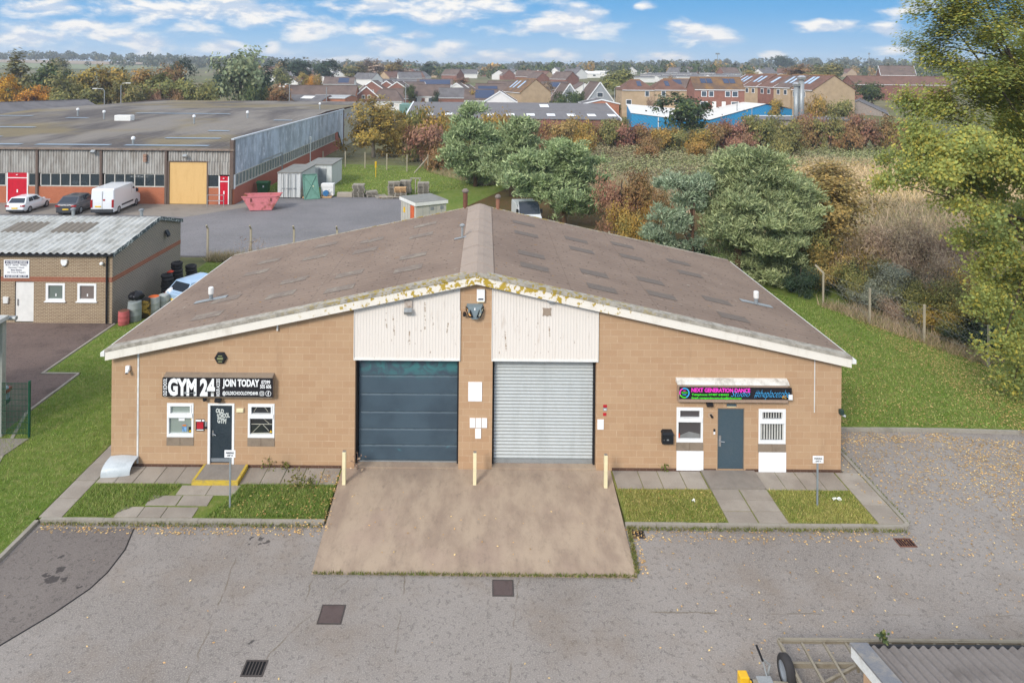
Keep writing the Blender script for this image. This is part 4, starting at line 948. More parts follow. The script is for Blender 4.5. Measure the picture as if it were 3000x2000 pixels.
vbar(WY-.12,3.7,AP_[0],4.5).build('barge_board', vb, o); vbar(AP_[0],4.5,WR+.1,3.7).build('barge_board', vb, o)
MB().box(xl,WX+.1,WY-.2,WY-.09,3.53,3.62).build('gutter', black, o); MB().tube([(WX-.25,WY-.08,3.55),(WX-.25,WY-.08,0)], .05, 8).build('downpipe', black, o)
MB().box(-24.6,-23.64,WY+.06,WY+.1,.02,2.1).build('door', white, o); 
def sub_handle(): pass
dd = MB().box(-24.5,-24.44,WY+.03,WY+.06,.85,1.2).build('door_handle', steel, o)
for x0, x1, pn in ((-22.98,-21.98,glass('green_grey_glass', S(128,140,132,.7))),(-21.32,-20.33,glass('brown_grey_glass', S(140,128,122,.7)))):
    m = MB(); m.box(x0,x0+.12,WY-.02,WY+.1,1.12,2.06); m.box(x1-.12,x1,WY-.02,WY+.1,1.12,2.06); m.box(x0+.12,x1-.12,WY-.02,WY+.1,1.94,2.06); m.box(x0+.12,x1-.12,WY-.02,WY+.1,1.12,1.24); m.box(x0-.06,x1+.06,WY-.08,WY+.02,1.07,1.12)
    w = m.build('window_frame', upvc, o); MB().box(x0+.11,x1-.11,WY+.05,WY+.06,1.22,1.96).build('pane', pn, w); MB().box((x0+x1)/2-.03,(x0+x1)/2+.03,WY+.04,WY+.05,1.36,1.5).build('sticker', upvc, w)
MB().box(-29.6,-25.35,WY+.15,WY+.2,0,2.75).build('opening_shade', dark, o)  # black sheet standing in for the shade inside the open doorway
for x, y in ((-25.0,41.0),(-20.8,40.9)):
    m = MB().tube([(x,y,4.2),(x,y,4.72)], .09, 10); q = m.build('roof_vent', galv, o); MB().lathe((x,y,4.7), [(.09,0),(.15,.03),(.15,.1),(.05,.16)], 10).build('vent_cowl', grey, q)
o = thing('shop_sign', 'white vehicle repairs sign above the pale workshop door', 'sign', (-24.6, WY, 2.8))
sX0, sX1, sZ0, sZ1 = -25.18, -23.85, 2.32, 3.27; navy = plain('sign_navy', S(40,40,84,.8), .5)
MB().box(sX0,sX1,WY-.03,WY,sZ0,sZ1).build('board', sw_, o); sm = (sX0+sX1)/2; yq = WY-.036
MB().box(sX0+.06,sX1-.06,yq,yq+.004,sZ1-.20,sZ1-.05).build('header_strip', navy, o); MB().box(sX0+.06,sX1-.06,yq,yq+.004,sZ0+.04,sZ0+.15).build('footer_strip', navy, o)
text('SN VEHICLE REPAIRS', 1.1, .1, (sm,yq-.004,sZ1-.125), sw_, o, bold=.03); text('M.O.T   Service   Welding', 1.12, .1, (sm,yq,sZ1-.28), navy, o, bold=.02); text('Diagnostic * Clutch', .82, .09, (sm,yq,sZ1-.41), navy, o, bold=.02); text('Motor Electrics', .56, .09, (sm,yq,sZ1-.53), navy, o, bold=.02); text('Air Cons & Repairs', .96, .09, (sm,yq,sZ1-.66), navy, o, bold=.02); text('Tel: 07767 883 777', 1.08, .08, (sm,yq-.004,sZ0+.095), sw_, o, bold=.03)
o = thing('alarm_box', 'white alarm box on the workshop wall right of the repairs sign', 'alarm box', (-22.0, WY, 3.1))
MB().prismy([(-22.16,3.3),(-21.84,3.3),(-21.84,3.14),(-21.92,3.0),(-22.08,3.0),(-22.16,3.14)], WY-.1, WY).build('casing', upvc, o); MB().box(-22.06,-21.94,WY-.09,WY,2.96,3.0).build('strobe', ink, o)
o = thing('floodlight', 'round white lamp near the top of the black downpipe on the workshop', 'lamp', (-20.0, WY, 3.1)); MB().lathe((-20.02,WY-.1,3.05), [(.03,0),(.09,.03),(.1,.1),(.05,.16)], 12).build('globe', upvc, o); MB().bar((-20.02,WY,3.15),(-20.02,WY-.1,3.15),.04).build('bracket', galv, o)
o = tag(MB().prismy([(-25.16,1.0),(-24.92,1.0),(-24.9,1.32),(-25.18,1.34)], WY-.1, WY).build('mailbox', white, bevel=.01), 'white letter box beside the pale workshop door', 'letter box')
o = thing('floodlight', 'black floodlight high on the grey side wall of the brick workshop', 'floodlight', (WX, 41.2, 3.35)); MB().obox((WX+.16,41.2,3.3), (.03,0,.05), (0,.16,0), (.08,0,-.16)).build('casing', black, o); MB().bar((WX,41.2,3.45),(WX+.16,41.2,3.4),.06).build('bracket', black, o)
# clutter along the workshop side wall
def barrel(x, y, lab, mat, r=.29, h=.9, lid=None, bands=True):
    o = thing('barrel', lab, 'barrel', (x, y, 0), group='barrels beside the workshop')
    pr = [(r*.93,0),(r*.97,.04),(r,.3*h),(r*1.03,.33*h),(r,.36*h),(r,.63*h),(r*1.03,.66*h),(r,.69*h),(r*.96,h-.03),(r*.96,h)]
    MB().lathe((x,y,0), pr, 18).build('drum', mat, o, smooth=True); MB().lathe((x,y,h-.035), [(r*.9,0),(r*.9,.045),(r*.2,.05)], 16).build('lid', lid or mat, o)
    return o
pl_w = weathered('cloudy_plastic', S(196,200,196,.8), S(150,156,154,.7), .6, 3, .5, obj=True); 
barrel(-18.78,35.2,'faded red barrel at the corner of the brick workshop', weathered('faded_red', S(204,104,104,.75), S(160,90,86,.7), .5, 4, .6, obj=True), .27, .72, rust)
barrel(-18.5,35.75,'tall grey barrel holding a black bag beside the workshop', weathered('barrel_grey', S(160,168,166,.75), S(120,126,124,.7), .5, 3, .5, obj=True), .34, 1.02)
barrel(-18.25,36.3,'yellow and black barrel between the two pale drums', weathered('yellow_black', S(196,160,70,.7), S(30,28,26,.7), .9, 2.2, .6, obj=True, lo=.47, hi=.53), .3, .95, black)
barrel(-17.98,36.75,'cloudy white barrel with an orange lid beside the workshop', pl_w, .3, .95, plain('orange_lid', S(232,112,52,.85), .5)); barrel(-17.72,37.35,'cloudy white barrel next to the white sacks', pl_w, .28, .85, pl_w)
m = MB(); rr = random.Random(3)
def bag(c, r, h, mat, lab, name='rubbish_bag'):
    def fn(u, v):
        a = 2*math.pi*u; q = math.sin(math.pi*min(1, v*.96+.04))**.6*(1+.18*math.sin(5*a+3*v)+.1*math.cos(9*a)); return (c[0]+r*q*math.cos(a), c[1]+r*q*math.sin(a), c[2]+h*v)
    return tag(MB().grid(fn, 22, 12).build(name, mat, smooth=True), lab, 'bag')
bag((-18.55,36.0,1.0), .36, .5, plain('black_bag', S(30,30,34,.8), .3), 'black rubbish bag on top of the tall grey barrel'); bag((-17.55,37.9,.0), .36, 1.1, plain('white_sack', S(226,228,232,.85), .5), 'tall white sack leaning by the workshop wall', 'sack')
def tyre_stack(x, y, n, lab, proto=[None]):
    for k in range(n):
        lb = lab % ('bottom tyre' if k == 0 else 'top tyre' if k == n-1 else 'tyre number %s up' % ('one','two','three','four','five','six','seven','eight')[k])
        if proto[0] is None:
            o = thing('tyre', lb, 'tyre', (x,y,0), group='old tyres stacked by the workshop')
            MB().lathe((x,y,0), [(.2,.02),(.27,.0),(.32,.035),(.33,.1),(.32,.165),(.27,.2),(.2,.18),(.2,.02)], 22, cap=False).build('tread', tyre, o, smooth=True); MB().lathe((x,y,.05), [(.19,0),(.2,.05),(.19,.1)], 14).build('inner_wall', dark, o)
            proto[0] = o
        else: dup(proto[0], (x+rr.uniform(-.04,.04), y+rr.uniform(-.04,.04), k*.2), rr.uniform(0,6), lb)
tyre_stack(-18.45,39.3,7,'%s in the front tyre stack by the workshop wall'); tyre_stack(-18.4,40.4,9,'%s in the tall tyre stack behind the front one'); tyre_stack(-17.9,41.2,7,'%s in the rear tyre stack nearest the lawn')
tag(MB().grid(lambda u, v: (-18.6+.35*u, 39.5+.3*v, 1.42+.1*math.sin(3*u)*math.sin(3*v)), 8, 8).build('red_rag', plain('red_rag', S(214,76,50,.8), .8)), 'bright red rag lying on top of the front tyre stack', 'rag')
# grey corner building and green mesh fence at the left edge
o = thing('grey_shed', 'corner of a pale grey building cut off by the left edge', 'building', (-17.4, 24.4, 0)); pg = weathered('pale_grey_render', S(176,178,168,.7), S(136,138,128,.66), .4, 2)
MB().box(-24,-17.42,24.5,31,-.2,4.1).build('wall', pg, o) if False else MB().box(-17.62,-17.40,24.4,24.6,-.2,4.2).build('corner_post', pg, o)
MB().box(-24,-17.3,22.5,24.6,4.2,4.34).build('roof', wrm, o); MB().tube([(-24,24.7,4.2),(-17.1,24.7,4.2)], .08, 8).build('gutter', galv, o); MB().box(-24,-17.62,24.42,24.55,-.2,4.2).build('wall', pg, o)
gmesh = plain('green_fence', S(30,84,60,.75), .5)
o = thing('mesh_fence', 'dark green mesh fence panel with a round post at the left edge', 'fence', (-16.4, 24.4, 0))
MB().tube([(-16.4,24.4,-.1),(-16.4,24.4,2.05)], .045, 10).build('post', gmesh, o)
m = MB(); 
for k in range(20): m.bar((-17.4+k*.05,24.4,.12),(-17.4+k*.05,24.4,1.98),.012)
for k in range(10): m.bar((-17.4,24.4,.15+k*.2),(-16.4,24.4,.15+k*.2),.012)
m.build('mesh_panel', gmesh, o)
struct(MB().prism([(-18.5,23.0),(-16.5,23.2),(-16.35,24.3),(-18.5,24.3)], -.1, .02).build('path', concrete))

# ------------------------------------------------------------------ warehouse across the yard
VX, VY, VB = -24.8, 66.5, 150.0
o = thing('warehouse', 'long brick and grey clad warehouse with a dark flat roof and yellow door', 'building', (VX, VY, 0)); ware = o
vbk = brick('orange_brick', S(206,124,88,.72), S(196,112,80,.7), S(208,150,120,.7), .225, .075, 'xz', .008, .2); vbs = brick('orange_brick_side', S(190,112,92,.76), S(180,104,86,.74), S(190,134,114,.74), .225, .075, 'yz', .008, .3)
ZE = 5.4; xw = -70.5
posts = [-69.4,-63.0,-56.7,-50.4,-44.1,-37.8,-31.4]
boxes('wall', vbk, o, (xw,-47.05,VY,VY+.3,-.2,1.62), (-45.05,-31.15,VY,VY+.3,-.2,1.62), (-27.35,-26.15,VY,VY+.3,-.2,1.62), (-25.25,VX,VY,VY+.3,-.2,1.62))
MB().box(VX-.3,VX-.004,VY+.3,115.5,-.2,1.62).build('wall', vbs, o)
boxes('wall', vbk, o, (xw,VX,VY+84,VY+84.3,-.2,6), (xw,xw+.3,VY,VY+84,-.2,6))
# corrugated cladding front
t = NT('grey_corrugated_cladding'); v = t.pos(); n = t.noise(t.scale(v, 2, 1, .5), 1.2, 6, .7)
c = t.mix(t.ramp(n, .35, .7), S(192,188,180,.82), S(158,150,140,.74)); sxz = t.n('ShaderNodeSeparateXYZ'); t.set(sxz, i0=v)
c = t.mix(t.math('MULTIPLY', t.ramp(t.math('ADD', sxz.outputs[2], t.math('MULTIPLY', n, .8)), 5.35, 5.75), .6), c, S(96,84,74,.6)); vcl = t.bsdf(c, .8)
def corr(x0, x1, z0, z1, y=VY-.04, p=.26, a=.055):
    n = int((x1-x0)/p*6); return MB().grid(lambda u, v: (x0+(x1-x0)*u, y+a*math.cos(2*math.pi*(x1-x0)*u/p), z0+(z1-z0)*v), n, 1)
for a, b in zip([-70.4]+posts, posts+[-25.0]):
    if a == -31.4: corr(-31.2,-25.05,4.2,5.3).build('cladding', vcl, o, smooth=True); corr(-27.35,-25.05,2.9,4.2).build('cladding', vcl, o, smooth=True)
    else: corr(a+.1, b-.1, 2.95, 5.3).build('cladding', vcl, o, smooth=True)
post_m = weathered('brown_post', S(132,112,100,.62), S(104,88,80,.6), .5, 2)
for x in posts+[-25.0]: MB().box(x-.11,x+.11,VY-.16,VY+.1,-.1,5.32).build('column', post_m, o)
MB().box(xw,VX+.1,VY-.3,VY,5.28,5.46).build('eaves_gutter', weathered('brown_gutter', S(166,146,130,.68), S(96,84,76,.6), .7, 3), o)
vgl = glass('workshop_glass', S(66,76,80,.9), .42); fcol = plain('pale_frame', S(214,208,196,.75), .6)
def strip(x0, x1, n, z0=1.68, z1=2.92):
    m = MB(); m.box(x0,x1,VY-.02,VY+.08,z0-.06,z0+.05); m.box(x0,x1,VY-.02,VY+.08,z1-.05,z1)
    for k in range(n+1): xx = x0+(x1-x0)*k/n; m.box(xx-.045,xx+.045,VY-.03,VY+.09,z0+.05,z1-.05)
    w = m.build('window_frame', fcol, o); MB().box(x0,x1,VY+.03,VY+.04,z0+.04,z1-.04).build('pane', vgl, w)
for a, b in zip([-69.4]+posts[1:-1], posts[1:]):
    if a == -50.4: strip(-50.2,-47.2,3); strip(-44.95,-44.25,1)
    else: strip(a+.35, b-.15, 6)
strip(-27.3,-26.2,1)
red_d = plain('red_door_paint', S(206,22,48,.85), .45, var=.08); wood = weathered('pale_wood_boards', S(238,196,130,.8), S(222,172,104,.76), .5, 1.2, .7, streak=True)
for x0, x1, z1 in ((-47.0,-45.1,2.95),(-26.1,-25.3,2.75)):
    m = MB(); m.box(x0-.1,x0,VY-.06,VY+.1,0,z1); m.box(x1,x1+.1,VY-.06,VY+.1,0,z1); m.box(x0,x1,VY-.06,VY+.1,z1-.55,z1-.47); f = m.build('door_frame', upvc, o)
    d = MB().box(x0,x1,VY-.02,VY+.06,0,z1-.55).build('door', red_d, o); MB().box(x0,x1,VY-.02,VY+.06,z1-.47,z1).build('transom_panel', red_d, f)
    MB().box((x0+x1)/2-.06,(x0+x1)/2+.06,VY-.05,VY-.02,1.0,1.3).build('handle', upvc, d); MB().lathe(((x0+x1)/2,VY-.1,z1-.26), [(.02,0),(.08,.03),(.08,.1)], 10).build('lamp', upvc, f)
MB().box(-31.1,-27.4,VY+.02,VY+.12,0,4.15).build('loading_door', wood, o); MB().box(-31.28,-31.1,VY-.08,VY+.14,0,4.22).box(-27.4,-27.24,VY-.08,VY+.14,0,4.22).box(-31.1,-27.4,VY-.08,VY+.14,4.15,4.25).build('door_frame', post_m, o)
# roof: low double pitch behind parapets
t = NT('dark_sheet_roof'); v = t.pos(); a = t.noise(t.scale(v, 1, .35, 1), .12, 5, .6); b = t.noise(t.scale(v, 3, .25, 1), .5, 6, .7); g = t.noise(v, .05, 4, .5)
c = t.mix(t.ramp(a, .42, .6), S(104,95,90,.62), S(150,141,130,.68)); c = t.mix(t.math('MULTIPLY', t.ramp(b, .45, .7), .45), c, S(168,158,144,.68)); c = t.mix(t.math('MULTIPLY', t.ramp(g, .52, .62), .7), c, S(160,142,98,.64))
wvx = t.n('ShaderNodeTexWave', wave_type='BANDS', bands_direction='X'); t.set(wvx, Vector=v, Scale=.62, Distortion=.2)
c = t.mix(t.math('MULTIPLY', wvx.outputs['Fac'], .16), c, S(60,54,52,.6)); vroof = t.bsdf(c, .85, bump=wvx.outputs['Fac'], bstr=.4, bdist=.06)
YRD, ZRD = 106.0, 6.75
def vz(y): return 5.42+(ZRD-5.42)*(y-VY)/(YRD-VY) if y < YRD else ZRD-(y-YRD)*.012
m = MB().add([(xw,VY-.15,5.42),(VX-.15,VY-.15,5.42),(VX-.15,YRD,ZRD),(xw,YRD,ZRD)], [(0,1,2,3)]); m.build('roof', vroof, o)
MB().add([(xw,YRD,ZRD),(VX-.15,YRD,ZRD),(VX-.15,VB,vz(VB)),(xw,VB,vz(VB))], [(0,1,2,3)]).build('roof', vroof, o)
rlm = glass('sky_rooflight', S(150,164,176,.7), 0, .35)
for x0, x1, y in ((-69.5,-66,68),(-64.6,-58,68),(-56,-47,68),(-45.5,-38,68),(-36.5,-28,68),(-69.5,-64,73.5),(-63,-57,73.5),(-56,-53,73.5),(-35,-29,73.5),(-33,-30.5,80),(-66,-62,84),(-60,-55,82),(-58,-55,93),(-52,-38,100),(-70,-64,95),(-29,-26.5,92)):
    MB().add([(x0,y,vz(y)+.06),(x1,y,vz(y)+.06),(x1,y+.8,vz(y+.8)+.06),(x0,y+.8,vz(y+.8)+.06)], [(0,1,2,3)]).build('rooflight', rlm, o)
for x, y, h in ((-58,96,.9),(-33.5,95,.8),(-38,88,.9),(-27.5,112,.9),(-52,92,1.0),(-36,69,.6)):
    q = MB().tube([(x,y,vz(y)-.1),(x,y,vz(y)+h)], .12, 8).build('roof_vent', galv, o); MB().lathe((x,y,vz(y)+h-.1), [(.12,0),(.2,.05),(.2,.25),(.08,.35)], 10).build('vent_cowl', upvc, q)
MB().box(-49.8,-47.6,90.5,91.6,vz(90)-.1,vz(90)+.75).build('roof_cabinet', white, o, bevel=.08)
# side cladding: weathered silver paint, then pale panels further back
t = NT('peeling_silver_paint'); v = t.pos(); a = t.noise(t.scale(v, 1, .9, .35), .55, 7, .7); b = t.noise(t.scale(v, 1, 2.0, .4), 1.6, 6, .7)
c = t.mix(t.ramp(a, .4, .58), S(186,196,206,.95), S(158,166,174,.88)); c = t.mix(t.math('MULTIPLY', t.ramp(b, .54, .64), .75), c, S(222,226,230,.98)); vsil = t.bsdf(c, .45)
PZ = 6.35
def corry(y0, y1, z0, z1, x=VX+.02, p=.5, a=.05):
    n = int((y1-y0)/p*6); return MB().grid(lambda u, v: (x+a*math.cos(2*math.pi*(y1-y0)*u/p), y0+(y1-y0)*u, z0+(z1-z0)*v), n, 1)
corry(VY+.35,113.5,2.9,PZ).build('side_cladding', vsil, o, smooth=True); MB().add([(VX+.05,113.5,2.9),(VX+.05,117.5,-.1),(VX+.05,117.5,PZ),(VX+.05,113.5,PZ)], [(0,1,2,3)]).build('side_cladding', vsil, o)
MB().box(VX-.25,VX+.06,VY-.2,VY+.35,1.5,PZ).build('corner_cladding', post_m, o); MB().box(VX-.2,VX+.1,VY-.05,VY+.3,1.5,2.9).build('corner_panel', upvc, o)
MB().box(VX-.14,VX+.12,VY-.2,118,PZ,PZ+.14).build('parapet_cap', plain('pale_capping', S(216,220,224,.8), .4), o); MB().box(VX-.3,VX-.1,VY-.15,118,5.2,PZ).build('parapet', post_m, o)
MB().box(VX-.02,VX+.06,118,VB,-.1,4.6).build('rear_panel', weathered('cream_panels', S(196,192,172,.72), S(170,164,146,.68), .4, .6, .7), o); MB().box(VX-.02,VX+.05,118,VB,4.6,5.6).build('rear_window_band', glass('bluish_panes', S(168,180,188,.75), 0, .2), o); MB().box(VX-.14,VX+.1,118,VB,5.6,6.3).build('parapet', weathered('cream_band', S(190,186,170,.72), S(160,156,140,.68), .4, .6), o)
MB().box(VX-.05,VX+.12,117.6,117.9,-.1,6.3).build('downpipe', rust, o)
MB().box(xw,xw+.4,VY,VB,5.2,6.5).build('parapet', post_m, o); MB().box(xw,VX,VB-.3,VB,5.0,6.15).build('parapet', post_m, o)
m = MB(); k = 0; yy = VY+.5
while yy < 111.5: m.box(VX-.02,VX+.06,yy-.05,yy+.05,1.7,2.86); yy += .95
m.box(VX-.02,VX+.06,VY+.4,111.5,1.6,1.72); m.box(VX-.02,VX+.06,VY+.4,111.5,2.84,2.92)
w = m.build('window_frame', fcol, o); MB().box(VX-.04,VX-.02,VY+.4,111.5,1.66,2.9).build('pane', glass('hazy_glass', S(136,146,146,.7), 0, .15), w)
MB().add([(VX+.004,111.5,1.62),(VX+.004,115.5,-.1),(VX+.004,113.2,2.9),(VX+.004,111.5,2.9)], [(0,1,2,3)]).build('brick_pier', vbs, o)
def sconce(x, z, lab): q = thing('floodlight', lab, 'floodlight', (x, VY-.1, z)); MB().obox((x,VY-.4,z), (.2,0,0), (0,.1,-.1), (0,-.1,-.1)).build('casing', galv, q); MB().bar((x,VY,z+.1),(x,VY-.35,z+.1),.06).build('bracket', galv, q)
sconce(-38.4, 5.1, 'grey floodlight under the warehouse gutter above the parked van'); sconce(-29.4, 4.75, 'white floodlight above the pale wooden warehouse door')
q = thing('siren', 'rusty stack of three horn boxes on the warehouse cladding', 'siren', (-33.4, VY-.1, 4.5)); [MB().box(-33.55,-33.25,VY-.35,VY-.1,z,z+.22).build('horn', rust if False else weathered('horn_paint', S(190,150,126,.7), S(120,90,76,.6), .6, 5) if 'horn_paint' not in MATS else MATS['horn_paint'], q) for z in (4.15,4.42,4.69)]
q = thing('handrail', 'grey tubular handrail beside the narrow red warehouse door', 'handrail', (-25.9, 65.6, 0))
for z in (.55, 1.1): MB().bar((-26.9,65.4,z),(-25.3,65.4,z),.06).build('rail', galv, q)
for x in (-26.9, -25.3): MB().bar((x,65.4,-.05),(x,65.4,1.1),.06).build('post', galv, q)
q = thing('goalpost_barrier', 'white height bar on posts along the warehouse side wall', 'barrier', (-24.2, 78, 0)); MB().bar((-24.2,73.5,3.4),(-24.2,80.5,3.4),.12).build('cross_bar', galv, q); MB().bar((-24.2,80.5,0),(-24.2,80.5,3.4),.12).build('post', galv, q)
q = thing('vent_pipe', 'white vent pipe beside the warehouse side windows', 'pipe', (-24.1, 93, 0)); MB().tube([(-24.1,93,0),(-24.1,93,3.6)], .07, 8).build('pipe', white, q); MB().lathe((-24.1,93,3.6), [(.08,0),(.16,.05),(.16,.4),(.06,.5)], 10).build('cowl', white, q)
# person at the warehouse window
sk = plain('skin_tone', S(196,150,124,.75), .6); pk = plain('pink_top', S(232,112,136,.85), .7)
q = thing('person', 'person in a pink top standing behind the warehouse window near the wooden door', 'person', (-32.35, 67.05, 0))
def skinned(name, V, Eg, R, mat, par):
    me = bpy.data.meshes.new(name); me.from_pydata(V, Eg, []); o_ = bpy.data.objects.new(name, me); COL.objects.link(o_); o_.parent = par; me.materials.append(mat)
    md = o_.modifiers.new('Skin', 'SKIN')
    for i, r_ in enumerate(R): me.skin_vertices[0].data[i].radius = (r_, r_)
    me.skin_vertices[0].data[0].use_root = True
    md.use_smooth_shade = True; o_.modifiers.new('Sub', 'SUBSURF').levels = 1; o_.modifiers['Sub'].render_levels = 1
    return o_
V = [(0,0,.98),(0,.0,1.2),(0,.01,1.42),(0,-.01,1.54),(0,-.03,1.62),(0,-.04,1.72),(.19,0,1.43),(.26,-.03,1.16),(.22,-.2,1.0),(-.19,0,1.43),(-.26,-.03,1.16),(-.22,-.2,1.0),(.1,0,.9),(.11,0,.5),(.11,.02,.07),(.11,-.14,.03),(-.1,0,.9),(-.11,0,.5),(-.11,.02,.07),(-.11,-.14,.03)]
Eg = [(0,1),(1,2),(2,3),(3,4),(4,5),(2,6),(6,7),(7,8),(2,9),(9,10),(10,11),(0,12),(12,13),(13,14),(14,15),(0,16),(16,17),(17,18),(18,19)]
skinned('body', V, Eg, [.14,.13,.14,.06,.095,.09,.07,.05,.035,.07,.05,.035,.09,.065,.045,.04,.09,.065,.045,.04], sk, q)
skinned('top', V[:3]+V[6:8]+V[9:11], [(0,1),(1,2),(2,3),(3,4),(2,5),(5,6)], [.17,.16,.165,.09,.07,.09,.07], pk, q)
MB().lathe((0,-.02,1.6), [(.07,.0),(.115,.08),(.11,.17),(.05,.22)], 12).build('hair', ink, q, world=False)
# ------------------------------------------------------------------ vehicles
cgl = glass('car_glass', S(40,48,58)); plate_y = plain('number_plate_yellow', S(236,196,60,.9), .5); tail_r = plain('tail_lamp_red', S(170,30,34,.8), .3); lampw = plain('head_lamp', S(220,224,226,.85), .2); trim = plain('bumper_grey', S(66,68,72,.8), .7)
def paint(name, c, rough=.3, metal=0.0):
    t = NT(name); p = t.n('ShaderNodeBsdfPrincipled'); t.set(p, Base_Color=c, Roughness=rough, Metallic=metal); p.inputs['Coat Weight'].default_value = .6; p.inputs['Coat Roughness'].default_value = .08; t.t.links.new(p.outputs[0], t.out.inputs[0]); return t.m
pw, pgy, pbl = paint('car_white', S(238,240,242,.9)), paint('car_grey', S(84,86,92,.8), .35, .3), paint('car_pale_blue', S(168,196,224,.85))
def wheels(root, W, ya, yb, r):
    for sx_s in (-1, 1):
        for y in (ya, yb):
            x = sx_s*(W/2-.1)
            w = MB().lathe((x-.1,y,r), [(r*.62,0),(r*.95,.0),(r,.04),(r,.17),(r*.95,.21),(r*.62,.21)], 20, 'x', cap=False).build('wheel', tyre, root, smooth=False, world=False)
            MB().lathe((x-.1,y,r), [(.06,-.005),(r*.45,.0),(r*.64,.015),(r*.64,.195),(r*.45,.21),(.06,.215)], 14, 'x').build('rim', rim, w, world=False)
def car(lab, name, loc, rz, pm_, L=4.26, W=1.79, Hh=1.46, belt=.93, suv=False, plate=plate_y):
    o = thing(name, lab, 'car', loc, rz, None); h = L/2
    sec = [(-h,.80,.36,belt-.1),(-h+.06,.9,.28,belt-.02),(-h+.35,.98,.22,belt),(-h+1.1,1,.2,belt+.01),(h-1.6,1,.2,belt),(h-.9,.97,.22,belt-.07),(h-.35,.9,.24,belt-.2),(h-.08,.78,.28,belt-.32),(h,.66,.34,belt-.38)]
    vs, fs = [], []; k = 10
    for y, f_, z0, z1 in sec:
        w = W/2*f_
        for a, b in ((-.86,0),(-.98,.2),(-1,.5),(-.97,.8),(-.86,1),(.86,1),(.97,.8),(1,.5),(.98,.2),(.86,0)): vs.append((w*a, y, z0+(z1-z0)*b))
    for i in range(len(sec)-1):
        for j in range(k): fs.append((i*k+j, i*k+(j+1) % k, (i+1)*k+(j+1) % k, (i+1)*k+j))
    fs += [tuple(range(k)), tuple(range((len(sec)-1)*k, len(sec)*k))]
    MB().add(vs, fs).build('body', pm_, o, smooth=False, world=False, bevel=.02)
    yb0, yf0, yb1, yf1 = -h+.18, h-1.25, -h+(.62 if not suv else .95), h-2.05; wb, wt = W/2*.93, W/2*.74
    b4 = [(-wb,yb0,belt-.02),(wb,yb0,belt-.02),(wb,yf0,belt-.04),(-wb,yf0,belt-.04)]; t4 = [(-wt,yb1,Hh-.04),(wt,yb1,Hh-.04),(wt,yf1,Hh-.03),(-wt,yf1,Hh-.03)]
    cb = MB().add(b4+t4, [(0,3,2,1),(4,5,6,7),(0,1,5,4),(1,2,6,5),(2,3,7,6),(3,0,4,7)]).add([(p[0]*.9,p[1]*.96,p[2]) for p in t4]+[(p[0]*.6,p[1]*.8,Hh) for p in t4], [(4,5,6,7),(0,1,5,4),(1,2,6,5),(2,3,7,6),(3,0,4,7)])
    cb.build('cabin', pm_, o, world=False)
    B, T = [Vector(p) for p in b4], [Vector(p) for p in t4]
    def pane(i, j, u0, u1, v0, v1, nm, s=.012):
        n = (B[j]-B[i]).cross(T[i]-B[i]).normalized()
        P = lambda u, v: B[i].lerp(B[j], u).lerp(T[i].lerp(T[j], u), v)+n*s
        MB().add([P(u0,v0),P(u1,v0),P(u1,v1),P(u0,v1)], [(0,1,2,3)]).build(nm, cgl, o, world=False)
    pane(0,1,.06,.94,.15,.9,'rear_window'); pane(2,3,.05,.95,.12,.95,'windscreen')
    for i, j in ((1,2),(3,0)):
        a, b, c_, d_ = (.2,.47,.5,.86) if i == 1 else (.14,.5,.53,.8)
        pane(i,j,a,b,.2,.88,'side_window'); pane(i,j,c_,d_,.2,.88,'side_window')
    for s in (-1, 1):
        MB().box(min(s*.48,s*W/2*.93)*1, max(s*.48,s*W/2*.93), -h-.015, -h+.12, belt-.24, belt-.1).build('tail_lamp', tail_r, o, world=False); MB().box(min(s*.42,s*W/2*.8), max(s*.42,s*W/2*.8), h-.2, h-.02, belt-.42, belt-.3).build('headlight', lampw, o, world=False)
        MB().box(min(s*W/2*.95,s*(W/2+.14)), max(s*W/2*.95,s*(W/2+.14)), h-1.55, h-1.4, belt, belt+.14).build('mirror', pm_, o, world=False)
    MB().box(-.26,.26,-h-.03,-h-.0,.5,.62).build('number_plate', plate, o, world=False); MB().box(-W/2*.85,W/2*.85,-h-.005,-h+.2,.26,.42).build('bumper', trim, o, world=False)
    wheels(o, W, -h+.8, h-.85, .32 if not suv else .36); return o
car('white hatchback parked at the far left in front of the warehouse', 'parked_car', (-42.8,63.4,-.04), math.radians(3), pw)
car('dark grey sports utility car parked left of the white van', 'parked_car', (-38.05,63.3,-.04), math.radians(4), pgy, 4.65, 1.92, 1.62, 1.03, True)
car('pale blue car half hidden behind the brown roof by the tyres', 'parked_car', (-16.1,39.2,0), math.radians(-30), pbl)
car('dark blue car glimpsed through the green mesh fence at the left edge', 'parked_car', (-20.65,25.6,-.03), math.radians(96), paint('car_navy', S(150,170,190,.8)))
